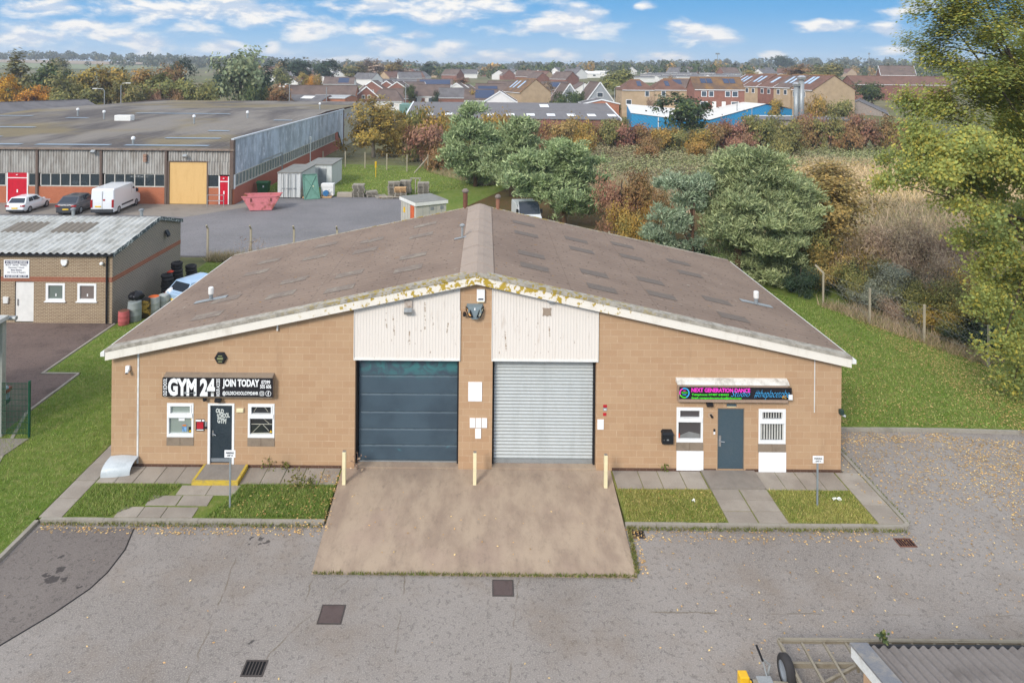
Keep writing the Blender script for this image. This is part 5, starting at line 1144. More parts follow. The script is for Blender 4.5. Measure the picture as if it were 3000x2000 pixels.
def van(lab, loc, rz, L=5.5, W=2.05, Hh=2.42):
    o = thing('parked_van', lab, 'van', loc, rz); h = L/2
    pf = [(-h,.32),(-h-.02,1.2),(-h+.06,Hh-.12),(-h+.2,Hh),(h-1.75,Hh+.02),(h-1.5,Hh-.06),(h-.78,1.35),(h-.12,1.08),(h,.85),(h,.4),(h-.1,.28)]
    vs = []; n = len(pf)
    for s, f_ in ((-1,.93),(-1,1),(1,1),(1,.93)):
        for y, z in pf:
            tz = 1 if f_ == 1 else f_; inn = 0 if f_ == 1 else 1
            cy = -.1; cz = 1.25
            vs.append((s*W/2*(.965 if z > 2 else 1)*(1 if f_ < 1 else 1.0), cy+(y-cy)*(.97 if inn == 0 else 1), cz+(z-cz)*(.97 if inn == 0 else 1)) if inn == 0 else (s*W/2*.955*(.965 if z > 2 else 1), y, z))
    fs = []
    order = [1, 0, 3, 2]
    def idx(r, i): return r*n+i
    fs += [tuple(idx(1, i) for i in range(n)), tuple(idx(2, i) for i in range(n-1, -1, -1))]
    for ra, rb_ in ((1,0),(0,3),(3,2)):
        for i in range(n): fs.append((idx(ra,i), idx(ra,(i+1) % n), idx(rb_,(i+1) % n), idx(rb_,i)))
    MB().add(vs, fs).build('body', pw, o, world=False)
    for s in (-1, 1):
        x = s*(W/2*.985); MB().add([(x,h-1.75,1.42),(x,h-1.0,1.4),(x,h-1.42,2.0),(x,h-1.78,2.05)], [(0,1,2,3)]).build('side_window', cgl, o, world=False)
        MB().box(min(x,x+s*.18),max(x,x+s*.18),h-1.05,h-.9,1.4,1.75).build('mirror', black, o, world=False)
        MB().box(min(x,x+s*.02),max(x,x+s*.02),-h+1.5,h-1.6,.62,.78).build('side_trim', trim, o, world=False)
        MB().box(min(x,x+s*.012),max(x,x+s*.012),h-2.0,h-1.98,.5,2.2).build('door_seam', grey, o, world=False)
        MB().box(min(s*W/2*.82,s*W/2*.98),max(s*W/2*.82,s*W/2*.98),-h-.06,-h+.1,.75,1.45).build('tail_lamp', tail_r, o, world=False)
        MB().box(min(s*.5,s*.9),max(s*.5,s*.9),h-.16,h-.0,.8,1.02).build('headlight', lampw, o, world=False)
    MB().add([(-.88,h-.74,1.38),(.88,h-.74,1.38),(.82,h-1.45,2.3),(-.82,h-1.45,2.3)], [(0,1,2,3)]).build('windscreen', cgl, o, world=False)
    MB().box(-W/2*.93,W/2*.93,-h-.1,-h+.1,.3,.6).build('bumper', trim, o, world=False); MB().box(-.62,-.1,-h-.05,-h-.02,.78,.9).build('number_plate', plate_y, o, world=False)
    MB().box(-.012,.012,-h-.03,-h,.6,2.2).build('door_seam', grey, o, world=False); MB().box(.08,.25,-h-.04,-h-.02,1.35,1.5).build('emblem', red, o, world=False)
    wheels(o, W, -h+1.0, h-.95, .36); return o
van('white panel van parked in front of the warehouse windows', (-34.8,63.8,-.04), math.radians(4))
van('white van facing the lawn behind the brown roof ridge', (3.6,58.2,0), math.radians(187), 4.6, 1.9, 1.95)
# ------------------------------------------------------------------ yard objects
q = thing('skip', 'pink rubbish skip with rusty inside in the yard', 'skip', (-21.3, 64.6, -.04), math.radians(10))
pks = weathered('faded_pink_paint', S(226,134,140,.8), S(158,96,78,.66), .95, 1.1, .7, obj=True, lo=.5, hi=.66)
prf = [(-1.75,1.35),(-1.0,.05),(1.0,.05),(1.75,1.35)]
for s in (-1, 1): MB().add([(x,s*.85,z) for x, z in prf]+[(x,s*.80,z) for x, z in prf], [(0,1,2,3),(4,7,6,5),(0,4,5,1),(1,5,6,2),(2,6,7,3),(3,7,4,0)]).build('side_panel', pks, q, world=False)
for s in (-1, 1): MB().add([(s*1.75,-.8,1.35),(s*1.0,-.8,.05),(s*1.0,.8,.05),(s*1.75,.8,1.35),(s*1.7,-.8,1.35),(s*.95,-.8,.1),(s*.95,.8,.1),(s*1.7,.8,1.35)], [(0,1,2,3),(4,7,6,5)]).build('end_panel', weathered('rusty_orange', S(196,130,80,.7), S(120,78,56,.6), .6, 2, .85, obj=True) if 'rusty_orange' not in MATS else MATS['rusty_orange'], q, world=False)
MB().box(-1,1,-.8,.8,.04,.1).build('floor', rust, q, world=False); m = MB(); m.bar((-1.78,-.86,1.35),(1.78,-.86,1.35),.09); m.bar((-1.78,.86,1.35),(1.78,.86,1.35),.09); m.build('rim_bar', pks, q, world=False)
for x in (-.9, .9): MB().bar((x,-.9,.9),(x,-.9,1.2),.1).build('lifting_lug', rust, q, world=False)
cw = weathered('container_white', S(220,222,220,.82), S(170,168,156,.7), .4, .9, .6, streak=True)
q = thing('shipping_container', 'white steel container with a grey roof beside the skip', 'container', (-20.3, 70, -.05))
m = MB(); m.grid(lambda u, v: (-21.5+2.4*u, 70+.03*(1 if int(u*24) % 4 < 2 else -1), .05+2.5*v), 48, 1); m.build('front_panel', cw, q)
MB().box(-21.5,-19.1,70.06,76,.05,2.55).build('body', cw, q); MB().box(-21.55,-19.05,69.94,76.05,2.55,2.68).build('roof', weathered('container_roof', S(160,158,150,.66), S(120,118,110,.62), .6, 1.2), q)
m = MB(); [m.box(x,x+.05,69.9,69.96,.1,2.5) for x in (-20.9,-20.45,-20.15,-19.7)]; m.build('lock_rod', galv, q); m = MB(); [m.box(x-.12,x+.12,69.88,69.95,.95,1.05) for x in (-20.9,-20.45,-20.15,-19.7)]; m.build('lock_handle', grey, q)
q = thing('site_cabin', 'second pale cabin standing behind the white container', 'cabin', (-18.6, 79, -.05)); MB().box(-20.2,-17.4,76.6,82,.0,2.5).build('body', cw, q); MB().box(-20.3,-17.3,76.5,82.1,2.5,2.62).build('roof', MATS['container_roof'], q); MB().box(-18.9,-18.0,76.55,76.62,.1,2.1).build('door', grey, q)
q = thing('metal_gate', 'green metal gate leaning on the white container', 'gate', (-18.4, 69.6, -.05)); gg = plain('gate_green', S(112,156,138,.72), .6)
ga = [Vector(p) for p in ((-18.5,69.3,.0),(-17.1,69.9,.0),(-17.7,70.9,2.35),(-19.0,70.4,2.35))]
MB().add(ga, [(0,1,2,3)]).add([p+Vector((.03,.03,0)) for p in ga], [(0,1,2,3)]).build('sheet_panel', gg, q)
m = MB(); [m.bar(ga[i]+Vector((0,-.03,.02)), ga[(i+1) % 4]+Vector((0,-.03,.02)), .09) for i in range(4)]; m.bar(ga[0]+Vector((0,-.04,0)), ga[2]+Vector((0,-.04,0)), .08); m.bar(ga[1]+Vector((0,-.04,0)), ga[3]+Vector((0,-.04,0)), .08); m.build('frame', gg, q)
q = thing('wheelie_bin', 'dark green wheeled bin against the warehouse side wall', 'bin', (-23.8, 72.6, -.05)); gb = plain('bin_green', S(52,104,64,.8), .5)
MB().add([(-24.3,72.2,.15),(-23.3,72.2,.15),(-23.3,73,.15),(-24.3,73,.15),(-24.42,72.1,1.15),(-23.18,72.1,1.15),(-23.18,73.1,1.15),(-24.42,73.1,1.15)], [(0,3,2,1),(4,5,6,7),(0,1,5,4),(1,2,6,5),(2,3,7,6),(3,0,4,7)]).build('body', gb, q)
MB().prismx([(72.02,1.15),(73.15,1.15),(73.1,1.25),(72.5,1.36),(72.1,1.24)], -24.46, -23.14).build('lid', gb, q); [MB().lathe((x,72.3,-.02), [(.03,-.04),(.09,-.04),(.09,.04),(.03,.04)], 12, 'x').build('wheel', black, q) for x in (-24.2,-23.4)]; MB().box(-23.75,-23.6,72.08,72.1,.7,.9).build('sticker', upvc, q)
# pallets: each stack is built of single pallets
pw_a, pw_b = weathered('grey_pallet_wood', S(176,168,154,.8), S(134,126,114,.7), .6, 2, .9, obj=True), weathered('fresh_pallet_wood', S(214,176,130,.76), S(186,146,102,.7), .5, 2, .9, obj=True)
def pallet_mesh():
    m = MB(); [m.box(-.6,.6,-.5+k*.2-.045,-.5+k*.2+.045,.12,.142) for k in range(6)]; [m.box(x-.05,x+.05,-.5,.5,.022,.12) for x in (-.55,0,.55)]; [m.box(-.6,.6,y-.05,y+.05,0,.022) for y in (-.45,0,.45)]; return m
P0 = pallet_mesh().build('pallet', pw_a, None); P1 = pallet_mesh().build('pallet', pw_b, None); used = set()
def pallet(proto, x, y, z, rz, lab, tilt=0.0):
    o = proto if proto.name not in used else proto.copy()
    if proto.name not in used: used.add(proto.name)
    else: COL.objects.link(o)
    o.location = (x, y, z); o.rotation_euler = (tilt, 0, rz); return tag(o, lab, 'pallet', 'wooden pallets at the yard edge')
nm = ('bottom','second','third','fourth','fifth','sixth','seventh','eighth','ninth','top')
def pstack(x, y, n, rz, lab, mix=()):
    for k in range(n): pallet(P1 if k in mix else P0, x+rr.uniform(-.06,.06), y+rr.uniform(-.06,.06), .145*k-.03, rz+rr.uniform(-.08,.08), '%s pallet of the %s' % ('top' if k == n-1 else nm[k], lab))
pstack(-13.35,71.4,9,.1,'stack on the left of the pallet yard'); pstack(-9.75,72.2,10,.2,'back left stack in the right hand heap'); pstack(-8.6,73.2,10,.0,'back middle stack in the right hand heap'); pstack(-6.55,72.0,10,.05,'stack at the far right of the heap',); pstack(-8.9,71.2,7,.1,'fresh front stack in the right hand heap',(4,5,6)); pstack(-12.0,71.5,4,.3,'low grey stack between the bigger ones')
for i, (x, y, rz, lab) in enumerate(((-10.9,71.0,.5,'loose pallet lying at a slant before the heap'),(-7.6,70.8,-.2,'loose pallet flat in front of the heap, right side'),(-10.2,70.6,.15,'loose pallet flat in front of the heap, left side'))): pallet(P1 if i == 1 else P0, x, y, -.02, rz, lab, .12 if i == 0 else 0)
q = thing('roof_truss_heap', 'grey timber frame standing upright behind the pallets', 'timber frame', (-7.5,72.9,0)); [MB().bar((x,72.9,0),(x+d,72.9,1.7),.1).build('stud', pw_a, q) for x, d in ((-8.1,.1),(-7.5,0),(-6.95,-.1))]; MB().bar((-8.1,72.9,1.7),(-6.9,72.9,1.7),.1).build('plate', pw_a, q)
for i in range(9):
    a = rr.uniform(-.4,.4); x, y = -10.6+i*.42, 70.4+rr.uniform(-.2,.3)
    tag(MB().obox((x,y,.06+.04*(i % 3)), (math.cos(a)*.8,math.sin(a)*.8,0), (-math.sin(a)*.07,math.cos(a)*.07,0), (0,0,.02)).build('timber_plank', pw_b if i % 2 else pw_a), 'loose plank lying in front of the pallet heap', 'plank', 'loose planks before the pallets')
tag(MB().box(-15.55,-13.95+.0,70.9,71.7,-.03,.38).build('timber_crate', weathered('crate_wood', S(190,178,160,.72), S(150,138,120,.66), .4, 2), bevel=.02), 'low pale wooden crate left of the pallet stacks', 'crate')
q = thing('chest_freezer', 'white cabinet on a pallet with a blue hose reel in front', 'cabinet', (-16.6,71,0)); MB().box(-17.2,-15.9,70.8,71.6,.12,1.35).build('body', white, q, bevel=.02); MB().box(-17.2,-15.9,70.78,70.8,1.0,1.02).build('door_seam', grey, q); MB().box(-17.15,-16.0,70.3,70.8,-.02,.12).build('base', pw_b, q)
q = thing('hose_reel', 'blue hose reel standing before the white cabinet', 'reel', (-16.6,70.5,0)); MB().lathe((-16.6,70.6,.45), [(.08,0),(.3,.0),(.3,.05),(.12,.06),(.12,.2),(.3,.21),(.3,.26)], 16, 'y').build('reel', plain('hose_blue', S(60,120,170,.8), .5), q); MB().bar((-16.6,70.45,.45),(-16.2,70.45,.85),.05).build('handle', grey, q)
q = thing('loaded_pallet', 'pallet loaded with a cream box and dark bags beside the cabinet', 'pallet load', (-18.9,70.2,0)); MB().box(-19.7,-18.2,69.6,70.6,-.03,.12).build('base', pw_b, q) if False else MB().box(-18.95,-17.45,69.2+.9,71.1,-.03,.12).build('base', pw_b, q)
MB().box(-18.4,-17.8,70.2,70.8,.12,1.25).build('cream_box', cream, q, bevel=.02); MB().box(-18.9,-17.5,70.85,71.05,.12,1.3).build('dark_bag', slate_dk, q, bevel=.08)
tag(MB().tube([(-13.6,84,0),(-13.6,84,1.2)], .05, 8).tube([(-13.6,84,1.2),(-13.6,84,1.95)], .12, 8).build('marker_post', yel), 'yellow topped marker post on the lawn behind the pallets', 'marker post')
# substation hut
q = thing('substation_hut', 'pale panelled hut with an orange door and white flat roof edge', 'hut', (-5.6, 55, -.05), math.radians(30))
hp = weathered('hut_panels', S(206,202,190,.76), S(186,176,156,.7), .4, 1.5, .8, obj=True)
MB().box(0,2.75,0,3.1,0,2.35).build('wall', hp, q, world=False); MB().box(-.12,2.87,-.12,3.22,2.35,2.62).build('fascia', white, q, world=False); MB().box(-.1,2.85,-.1,3.2,2.62,2.65).build('roof', MATS['container_roof'], q, world=False)
MB().box(-.04,.0,.35,1.05,.05,2.25).build('door', plain('orange_door', S(214,104,62,.85), .6), q, world=False); m = MB(); [m.box(-.012,.0,y,y+.03,0,2.35) for y in (1.15,1.7,2.25,2.8)]; [m.box(x,x+.03,-.012,0,0,2.35) for x in (.6,1.2,1.8,2.3)]; m.build('panel_joint', galv, q, world=False)
MB().box(-.02,0,2.2,2.55,1.4,1.85).build('warning_sign', yel, q, world=False); [MB().box(x,x+.3,-.03,0,1.9,2.15).build('vent', grey, q, world=False) for x in (1.3,2.2)]
# concrete-post chain link fences
wirem = plain('fence_wire', S(150,150,146,.7), .5)
cpost = weathered('concrete_post', S(196,184,160,.7), S(160,150,130,.66), .4, 2, .9, obj=True)
def cf(pts, h, lab, arm=(0,-.28), prop=None, wires=5):
    o = thing('chain_link_fence', lab, 'fence', (*pts[0], 0))
    for i, (x, y) in enumerate(pts):
        m = MB(); w_ = .06 if arm or h > 2 else .042; m.box(x-w_,x+w_,y-w_,y+w_,-.1,h)
        if arm: m.bar((x,y,h-.02),(x+arm[0],y+arm[1],h+.28),.09)
        m.build('post', cpost, o)
    m = MB()
    for a, b in zip(pts, pts[1:]):
        for k in range(wires): z = .1+(h-.15)*k/(wires-1); m.bar((*a,z),(*b,z),.008)
        L = math.hypot(b[0]-a[0], b[1]-a[1]); n = int(L/.35)
        for k in range(n):
            for s in (0, 1):
                p = Vector((*a,0)).lerp(Vector((*b,0)), k/n); r_ = Vector((*a,0)).lerp(Vector((*b,0)), min(1,(k+6)/n))
                m.bar((p.x,p.y,.1 if s else h-.1),(r_.x,r_.y,h-.1 if s else .1),.005)
    m.build('wire_mesh', wirem, o)
    if prop: MB().bar(*prop, .1).build('prop', cpost, o)
    return o
cf([(-19.7+3.07*k, 48.05) for k in range(9)], 2.0, 'chain link fence on cranked concrete posts along the front of the yard')
cf([(-22.1,92),(-19.1,92.2),(-16.25,91.3),(-13.1,90),(-10.3,89),(-7.6,89.6)], 2.2, 'chain link fence on concrete posts across the far lawn', None, ((-7.6,89.6,1.8),(-9.2,87.6,0)))
q = cf([(19.6,39.0),(20.7,36.2),(22.0,33.7),(23.2,31)], 1.9, 'chain link fence with one cranked post in front of the thicket on the right', None)
MB().bar((19.6,39.0,1.88),(19.2,39.15,2.3),.1).build('cranked_arm', cpost, q)
cf([(6.0,50.6),(9.2,49.9),(12.4,49.2)], 1.6, 'low post and wire fence between the brown roof and the pines', None, None, 3)
# ------------------------------------------------------------------ houses and sheds beyond
hb_buff = plain('buff_brick', S(208,180,146,.7), .9, var=.08, scale=.8, obj=False); hb_red = plain('red_brick', S(166,116,100,.62), .9, var=.12, scale=.9, obj=False); hb_white = plain('white_render', S(236,232,226,.85), .8, var=.03); hb_grey = plain('grey_hanging_tile', S(180,184,188,.72), .8, var=.06); hb_or = plain('orange_brick_far', S(206,140,110,.66), .9, var=.1, scale=.6, obj=False)
def tiles(name, c1, c2, moss=None):
    t = NT(name); v = t.pos(True); n = t.noise(v, .5, 5, .6); w = t.n('ShaderNodeTexWave', wave_type='BANDS', bands_direction='Z'); t.set(w, Vector=v, Scale=1.4)
    c = t.mix(t.ramp(n, .35, .7), c1, c2); c = t.mix(t.math('MULTIPLY', w.outputs['Fac'], .2), c, tuple(x*.5 for x in c1[:3])+(1,))
    MATS[name] = t.bsdf(c, .9, bump=w.outputs['Fac'], bstr=.3, bdist=.05); return t.m
rt_br = tiles('brown_tiles', S(142,122,112,.62), S(120,104,96,.6)); rt_red = tiles('red_tiles', S(148,110,94,.62), S(130,98,84,.6)); rt_grey = tiles('grey_tiles', S(140,136,136,.62), S(120,116,116,.6)); rt_moss = tiles('mossy_brown_tiles', S(126,104,90,.6), S(170,130,84,.62))
solar = glass('solar_panel', S(46,62,92,.9), 0, .12); solar_l = glass('roof_window', S(170,196,220,.85), 0, .15); hgl = glass('house_glass', S(70,78,86))
ridge_m = plain('orange_ridge_tiles', S(186,138,88,.66), .9)
def house(name, lab, cat, X, Y, rz, L, D, he, hr, wm, rm, hip=0.0, wins=(), sol=(), barge=None, chim=(), group=None, dz=0.0, asym=0.0, door=(), ridge=True, solm=None, eave=.25, top=None, base=None):
    z0 = float(hgt(X, Y))-.15+dz
    if base is not None: z0 = base
    if top: z0 = wp(top[0], top[1], Y)[1]-hr
    o = thing(name, lab, cat, (X, Y, z0), rz, group)
    l, d = L/2, D/2; yr = asym
    def addp(mb, n, m): return mb.build(n, m, o, world=False)
    g = he+(hr-he) if hip == 0 else he
    vs = [(-l,-d,-4),(l,-d,-4),(l,d,-4),(-l,d,-4),(-l,-d,he),(l,-d,he),(l,d,he),(-l,d,he)]
    fs = [(0,1,5,4),(1,2,6,5),(2,3,7,6),(3,0,4,7)]
    if not hip: vs += [(-l,yr,hr-.05),(l,yr,hr-.05)]; fs += [(4,8,7),(5,6,9)]
    addp(MB().add(vs, fs), 'wall', wm)
    e = eave; lx = l+(.15 if not hip else e); s1 = (hr-he)/(d+yr) if d+yr else 0; s2 = (hr-he)/(d-yr)
    hx = hip*l if hip else 0
    A = [(-lx,-d-e,he-s1*e),(lx,-d-e,he-s1*e),(lx-hx,yr,hr),(-lx+hx,yr,hr)]; B = [(lx,d+e,he-s2*e),(-lx,d+e,he-s2*e),(-lx+hx,yr,hr),(lx-hx,yr,hr)]
    mb = MB()
    for P in (A, B): mb.add(P+[(p[0],p[1],p[2]+.12) for p in P], [(0,3,2,1),(4,5,6,7),(0,1,5,4),(1,2,6,5),(2,3,7,6),(3,0,4,7)])
    if hip:
        for s in (-1, 1): P = [(s*lx,-d-e,he-s1*e+.1),(s*lx,d+e,he-s2*e+.1),(s*(lx-hx),yr,hr+.1)]; mb.add(P, [(0,1,2)])
    rf = addp(mb, 'roof', rm)
    if ridge: MB().bar((-lx+hx,yr,hr+.12),(lx-hx,yr,hr+.12),.3,.14).build('ridge_tile', ridge_m if ridge == 2 else rm, rf, world=False)
    def onroof(u, v0, v1, w, front=True, up=.2):
        sgn = -1 if front else 1; s_ = s1 if front else s2; dd = (d+yr) if front else (d-yr)
        ya, yb = sgn*(d-v0*dd) if yr == 0 else (-d+v0*dd if front else d-v0*dd), sgn*(d-v1*dd) if yr == 0 else (-d+v1*dd if front else d-v1*dd)
        return [(u-w/2,ya,he+(hr-he)*v0+up),(u+w/2,ya,he+(hr-he)*v0+up),(u+w/2,yb,he+(hr-he)*v1+up),(u-w/2,yb,he+(hr-he)*v1+up)]
    for u, v0, v1, w, fr in sol: MB().add(onroof(u, v0, v1, w, fr), [(0,1,2,3)]).build('solar_panel', solm or solar, rf, world=False)
    for face, u, z, w, h in wins:
        if face in 'fb': s = -1 if face == 'f' else 1; bx = lambda g_, t_: (u-w/2-g_, u+w/2+g_, min(s*d, s*(d+t_)), max(s*d, s*(d+t_)), z-g_, z+h+g_)
        else: s = -1 if face == 'l' else 1; bx = lambda g_, t_: (min(s*l, s*(l+t_)), max(s*l, s*(l+t_)), u-w/2-g_, u+w/2+g_, z-g_, z+h+g_)
        f_ = addp(MB().box(*bx(.1, .04)), 'window_frame', upvc); MB().box(*bx(-.02, .07)).build('pane', hgl, f_, world=False)
    for face, u, w, h, mm in door:
        s = -1 if face == 'f' else 1
        if face in 'fb': addp(MB().box(u-w/2, u+w/2, min(s*d, s*(d+.06)), max(s*d, s*(d+.06)), 0, h), 'door', mm)
    if barge:
        for s in (-1, 1):
            if barge == 1 or barge == (2 if s > 0 else 3) or barge == True:
                m = MB(); x = s*(l+.2); m.bar((x,-d-e,he-s1*e+.0),(x,yr,hr+.02),.1,.3); m.bar((x,d+e,he-s2*e),(x,yr,hr+.02),.1,.3); addp(m, 'barge_board', upvc)
    addp(MB().bar((-l,-d-e,he-s1*e),(l,-d-e,he-s1*e),.14), 'gutter', upvc); addp(MB().bar((-l,d+e,he-s2*e),(l,d+e,he-s2*e),.14), 'gutter', upvc)
    for u, v in chim: MB().box(u-.35,u+.35,yr-.3+v,yr+.3+v,hr-.6,hr+.9).build('chimney', hb_red, rf, world=False)
    return o
R = math.radians
def at(x, y, Y): a, z = wp(x, y, Y); return a
h2 = [('f',-2.2,3.3,1.1,1.1),('f',2.2,3.3,1.1,1.1),('f',-2.2,.9,1.3,1.2),('f',2.4,.9,1.3,1.2)]
# front row, from left to right
house('terrace_house','long low brick building with a brown tiled roof behind the warehouse','building',at(735,215,190),192,R(2),20,9,4.0,6.9,hb_or,rt_br,wins=[('f',-6,1,1.4,1.2),('f',0,1,1.4,1.2),('f',6,1,1.4,1.2)],top=(735, 197))
house('flat_roofed_unit','orange brick workshop with shallow grey roof and one bright rooflight behind the warehouse','building',at(703,230,165),167,R(-8),11,11,3.0,4.2,hb_or,rt_grey,sol=[(1,.3,.75,3,True)],solm=hb_white,ridge=False,top=(703, 219))
house('flat_roofed_unit','orange brick annexe with a pale flat roof left of the big green gold tree','building',at(762,232,168),170,R(-6),9,9,3.4,3.9,hb_or,plain('pale_felt_roof', S(190,192,190,.7), .8),wins=[('f',-1.5,1,1.4,1.3)],ridge=False,top=(762, 219))
house('chalet_house','brown brick chalet house with white barge boards and a round window','house',at(833,214,196),200,R(103),13,12,2.4,7.6,hb_red,rt_br,barge=1,wins=[('l',-.8,4.2,.7,.9),('l',.8,4.2,.7,.9)],top=(833, 198))
house('bungalow','white bungalow with a brown hipped roof, right of the round window chalet','house',at(888,228,196),198,R(4),9,9,2.6,5.6,hb_white,rt_br,hip=.5,wins=[('f',1.5,1,1.2,1.1)],top=(888, 207))
house('bungalow','brown roofed bungalow behind the hipped bungalow','house',at(912,218,205),210,R(3),10,8,2.6,5.4,hb_red,rt_br,top=(912, 204))
house('bungalow','white fronted bungalow with three windows and a long brown roof','house',at(990,212,212),214,R(-3),12,9,2.8,6.2,hb_white,rt_br,wins=[('f',-4.6,.9,1.4,1.3),('f',.3,.9,1.2,1.3),('f',4.3,.9,1.5,1.4)],door=[('f',-2,1.0,2.1,hb_red)],barge=2,top=(990, 195))
house('bungalow','grey roofed bungalow right of the white fronted one','house',at(1045,214,205),208,R(2),10,8,2.6,5.3,hb_red,rt_grey,top=(1045, 203))
house('bungalow','white gabled bungalow left of the tall buff gable','house',at(1150,222,176),180,R(88),11,8.5,2.5,5.2,hb_white,rt_br,barge=1,top=(1150, 209))
house('bungalow','low house with a single big dark solar panel beside a round tree','house',at(1105,220,182),186,R(0),9,8,2.6,5.4,hb_white,rt_br,sol=[(1,.15,.9,5.2,True)],top=(1105, 206))
house('bungalow','house with a row of solar panels on a brown roof','house',at(1128,206,205),212,R(0),9.5,9,2.9,6.2,hb_red,rt_br,sol=[(-1,.2,.75,6,True)],top=(1128, 193))
house('detached_house','tall house with a plain buff brick gable and mossy roof windows','house',at(1213,214,188),195,R(-70),13,9.2,5.0,8.6,hb_buff,rt_moss,sol=[(-4.5,.25,.8,1.1,True),(-2.0,.25,.8,1.1,True),(1.5,.25,.8,1.1,True)],solm=solar_l,ridge=2,wins=[('f',-4,.9,1.1,1.2),('f',0,.9,1.1,1.2)],top=(1213, 182))
ag = [('l',-.8,2.6,.9,1.1),('l',.8,2.6,.9,1.1)]
house('a_frame_house','steep A frame house with two windows, the left one of the pair','house',at(1304,208,190),196,R(98),10,9,.6,6.9,hb_grey,rt_br,barge=1,wins=ag,eave=.1,top=(1304, 192))
house('a_frame_house','steep A frame house with one dark window, the right one of the pair','house',at(1374,208,190),196,R(98),10,9.6,.6,6.9,hb_grey,rt_br,barge=1,wins=[('l',0,2.8,1.6,1.2)],eave=.1,top=(1374, 189))
house('garage_shed','low brick shed with a pale pitched roof below the right A frame house','shed',at(1380,230,172),175,R(92),7,9,2.0,3.0,hb_or,rt_grey,barge=1,top=(1380, 228))
house('detached_house','cream house with a hipped red roof, left of the pair','house',at(1466,218,170),174,R(0),8.2,8.2,4.6,7.0,hb_buff,rt_red,hip=.75,wins=[('f',2.2,3.0,.9,1.2),('f',-2.4,.8,1.2,1.2)],sol=[(.6,.3,.8,1.1,True)],ridge=2,top=(1466, 184))
house('detached_house','cream house with a hipped red roof, right of the pair','house',at(1540,218,170),174,R(0),8.2,8.2,4.6,7.0,hb_buff,rt_red,hip=.75,wins=[('f',-1.8,3.0,.9,1.2),('f',-3,.8,1.0,1.1),('f',1.6,.8,1.0,1.1)],sol=[(-.4,.3,.8,1.1,True)],ridge=2,top=(1540, 184))
house('terrace_house','red brick house behind and between the two cream houses','house',at(1575,206,184),188,R(0),10,8,4.6,7.2,hb_red,rt_br,sol=[(-2,.4,.85,3,True)],ridge=2,wins=[('f',3,3,1,1.2)],top=(1575, 182))
house('semi_detached_house','red brick semi with brown roof and two pairs of solar panels','house',at(1655,212,160),164,R(-4),11.6,8.2,4.9,7.6,hb_red,rt_moss,wins=[('f',-3.6,3.2,1.1,1.2),('f',-1.9,3.2,1.0,1.2),('f',1.9,3.2,1.0,1.2),('f',3.6,3.2,1.2,1.2),('f',-3.6,.7,1.6,1.2),('f',3.6,.7,1.6,1.2)],door=[('f',-1.2,.9,2.0,hb_white),('f',1.0,.9,2.0,hb_white)],sol=[(-3.2,.45,.85,1.3,True),(-1.75,.45,.85,1.3,True),(2.2,.45,.85,1.3,True),(3.65,.45,.85,1.3,True)],ridge=2,top=(1655, 179))
for i, (px, Y, lab, wm, d_) in enumerate(((1727,176,'leftmost house of the stepped terrace, red brick with one roof panel',hb_red,0),(1762,170,'second house of the stepped terrace, buff front with two roof panels',hb_buff,.1),(1800,167,'middle house of the stepped terrace, red brick under one roof panel',hb_red,-.15),(1840,163,'fourth house of the stepped terrace behind the steel chimneys',hb_buff,.05))):
    house('terraced_house', lab, 'house', 80-1.51*(4.2-i), 160+6.11*(4.2-i), R(-76), 6.2, 11, 4.9, 7.9+d_, wm, rt_red if i != 3 else rt_br, wins=[('f',-1.3,3.2,1,1.1),('f',1.3,3.2,1,1.1)], sol=[(-.9,.3,.8,.9,True),(.9,.3,.8,.9,True)] if i != 2 else [(0,.3,.8,1.1,True)], solm=solar_l, ridge=2, group='stepped terrace behind the blue unit', barge=1 if i in (0,2) else None, base=4.95)
house('terraced_house','right end house of the stepped terrace with a wide plain buff gable','house',80,160,R(-76),7,11.5,4.7,8.0,hb_buff,rt_red,wins=[('f',-2.6,3,1,1.1),('f',.4,3,1,1.1)],sol=[(-1.8,.35,.85,.95,True),(-.4,.35,.85,.95,True)],solm=solar_l,ridge=2,group='stepped terrace behind the blue unit',base=4.85)
house('grey_shed','grey gabled shed with a rusty lamp right of the stepped terrace','shed',at(2010,250,165),172,R(60),20,12,2.6,5.6,plain('taupe_render', S(176,162,152,.66), .9),rt_grey,eave=.3,top=(1975, 229))
house('terrace_house','long red tiled roof stretching behind the big leafy tree on the right','house',at(2085,180,215),222,R(-4),30,10,4.2,6.8,hb_red,rt_red,top=(2075, 176))
house('detached_house','red brick gabled house with a white dormer among the right hand trees','house',at(2075,170,265),270,R(-20),12,9,5,8.6,hb_red,rt_br,wins=[('f',0,3.4,1.4,1.2)],barge=1,top=(2056, 152))
house('gable_shed','brown gabled shed at the left edge behind the warehouse','shed',at(30,255,128),133,R(62),22,14,3.2,5.6,plain('brown_block', S(140,124,112,.62), .9),rt_grey,wins=[('r',2,3.2,1.2,1.1)],top=(45, 234))
TOPS = {664: 176, 716: 166, 744: 176, 776: 178, 857: 186, 890: 186, 915: 188, 945: 189, 1052: 191, 1072: 195, 985: 182, 1013: 182, 1090: 200, 1160: 187, 1340: 190, 1276: 188, 820: 183, 870: 182, 925: 182, 700: 184}
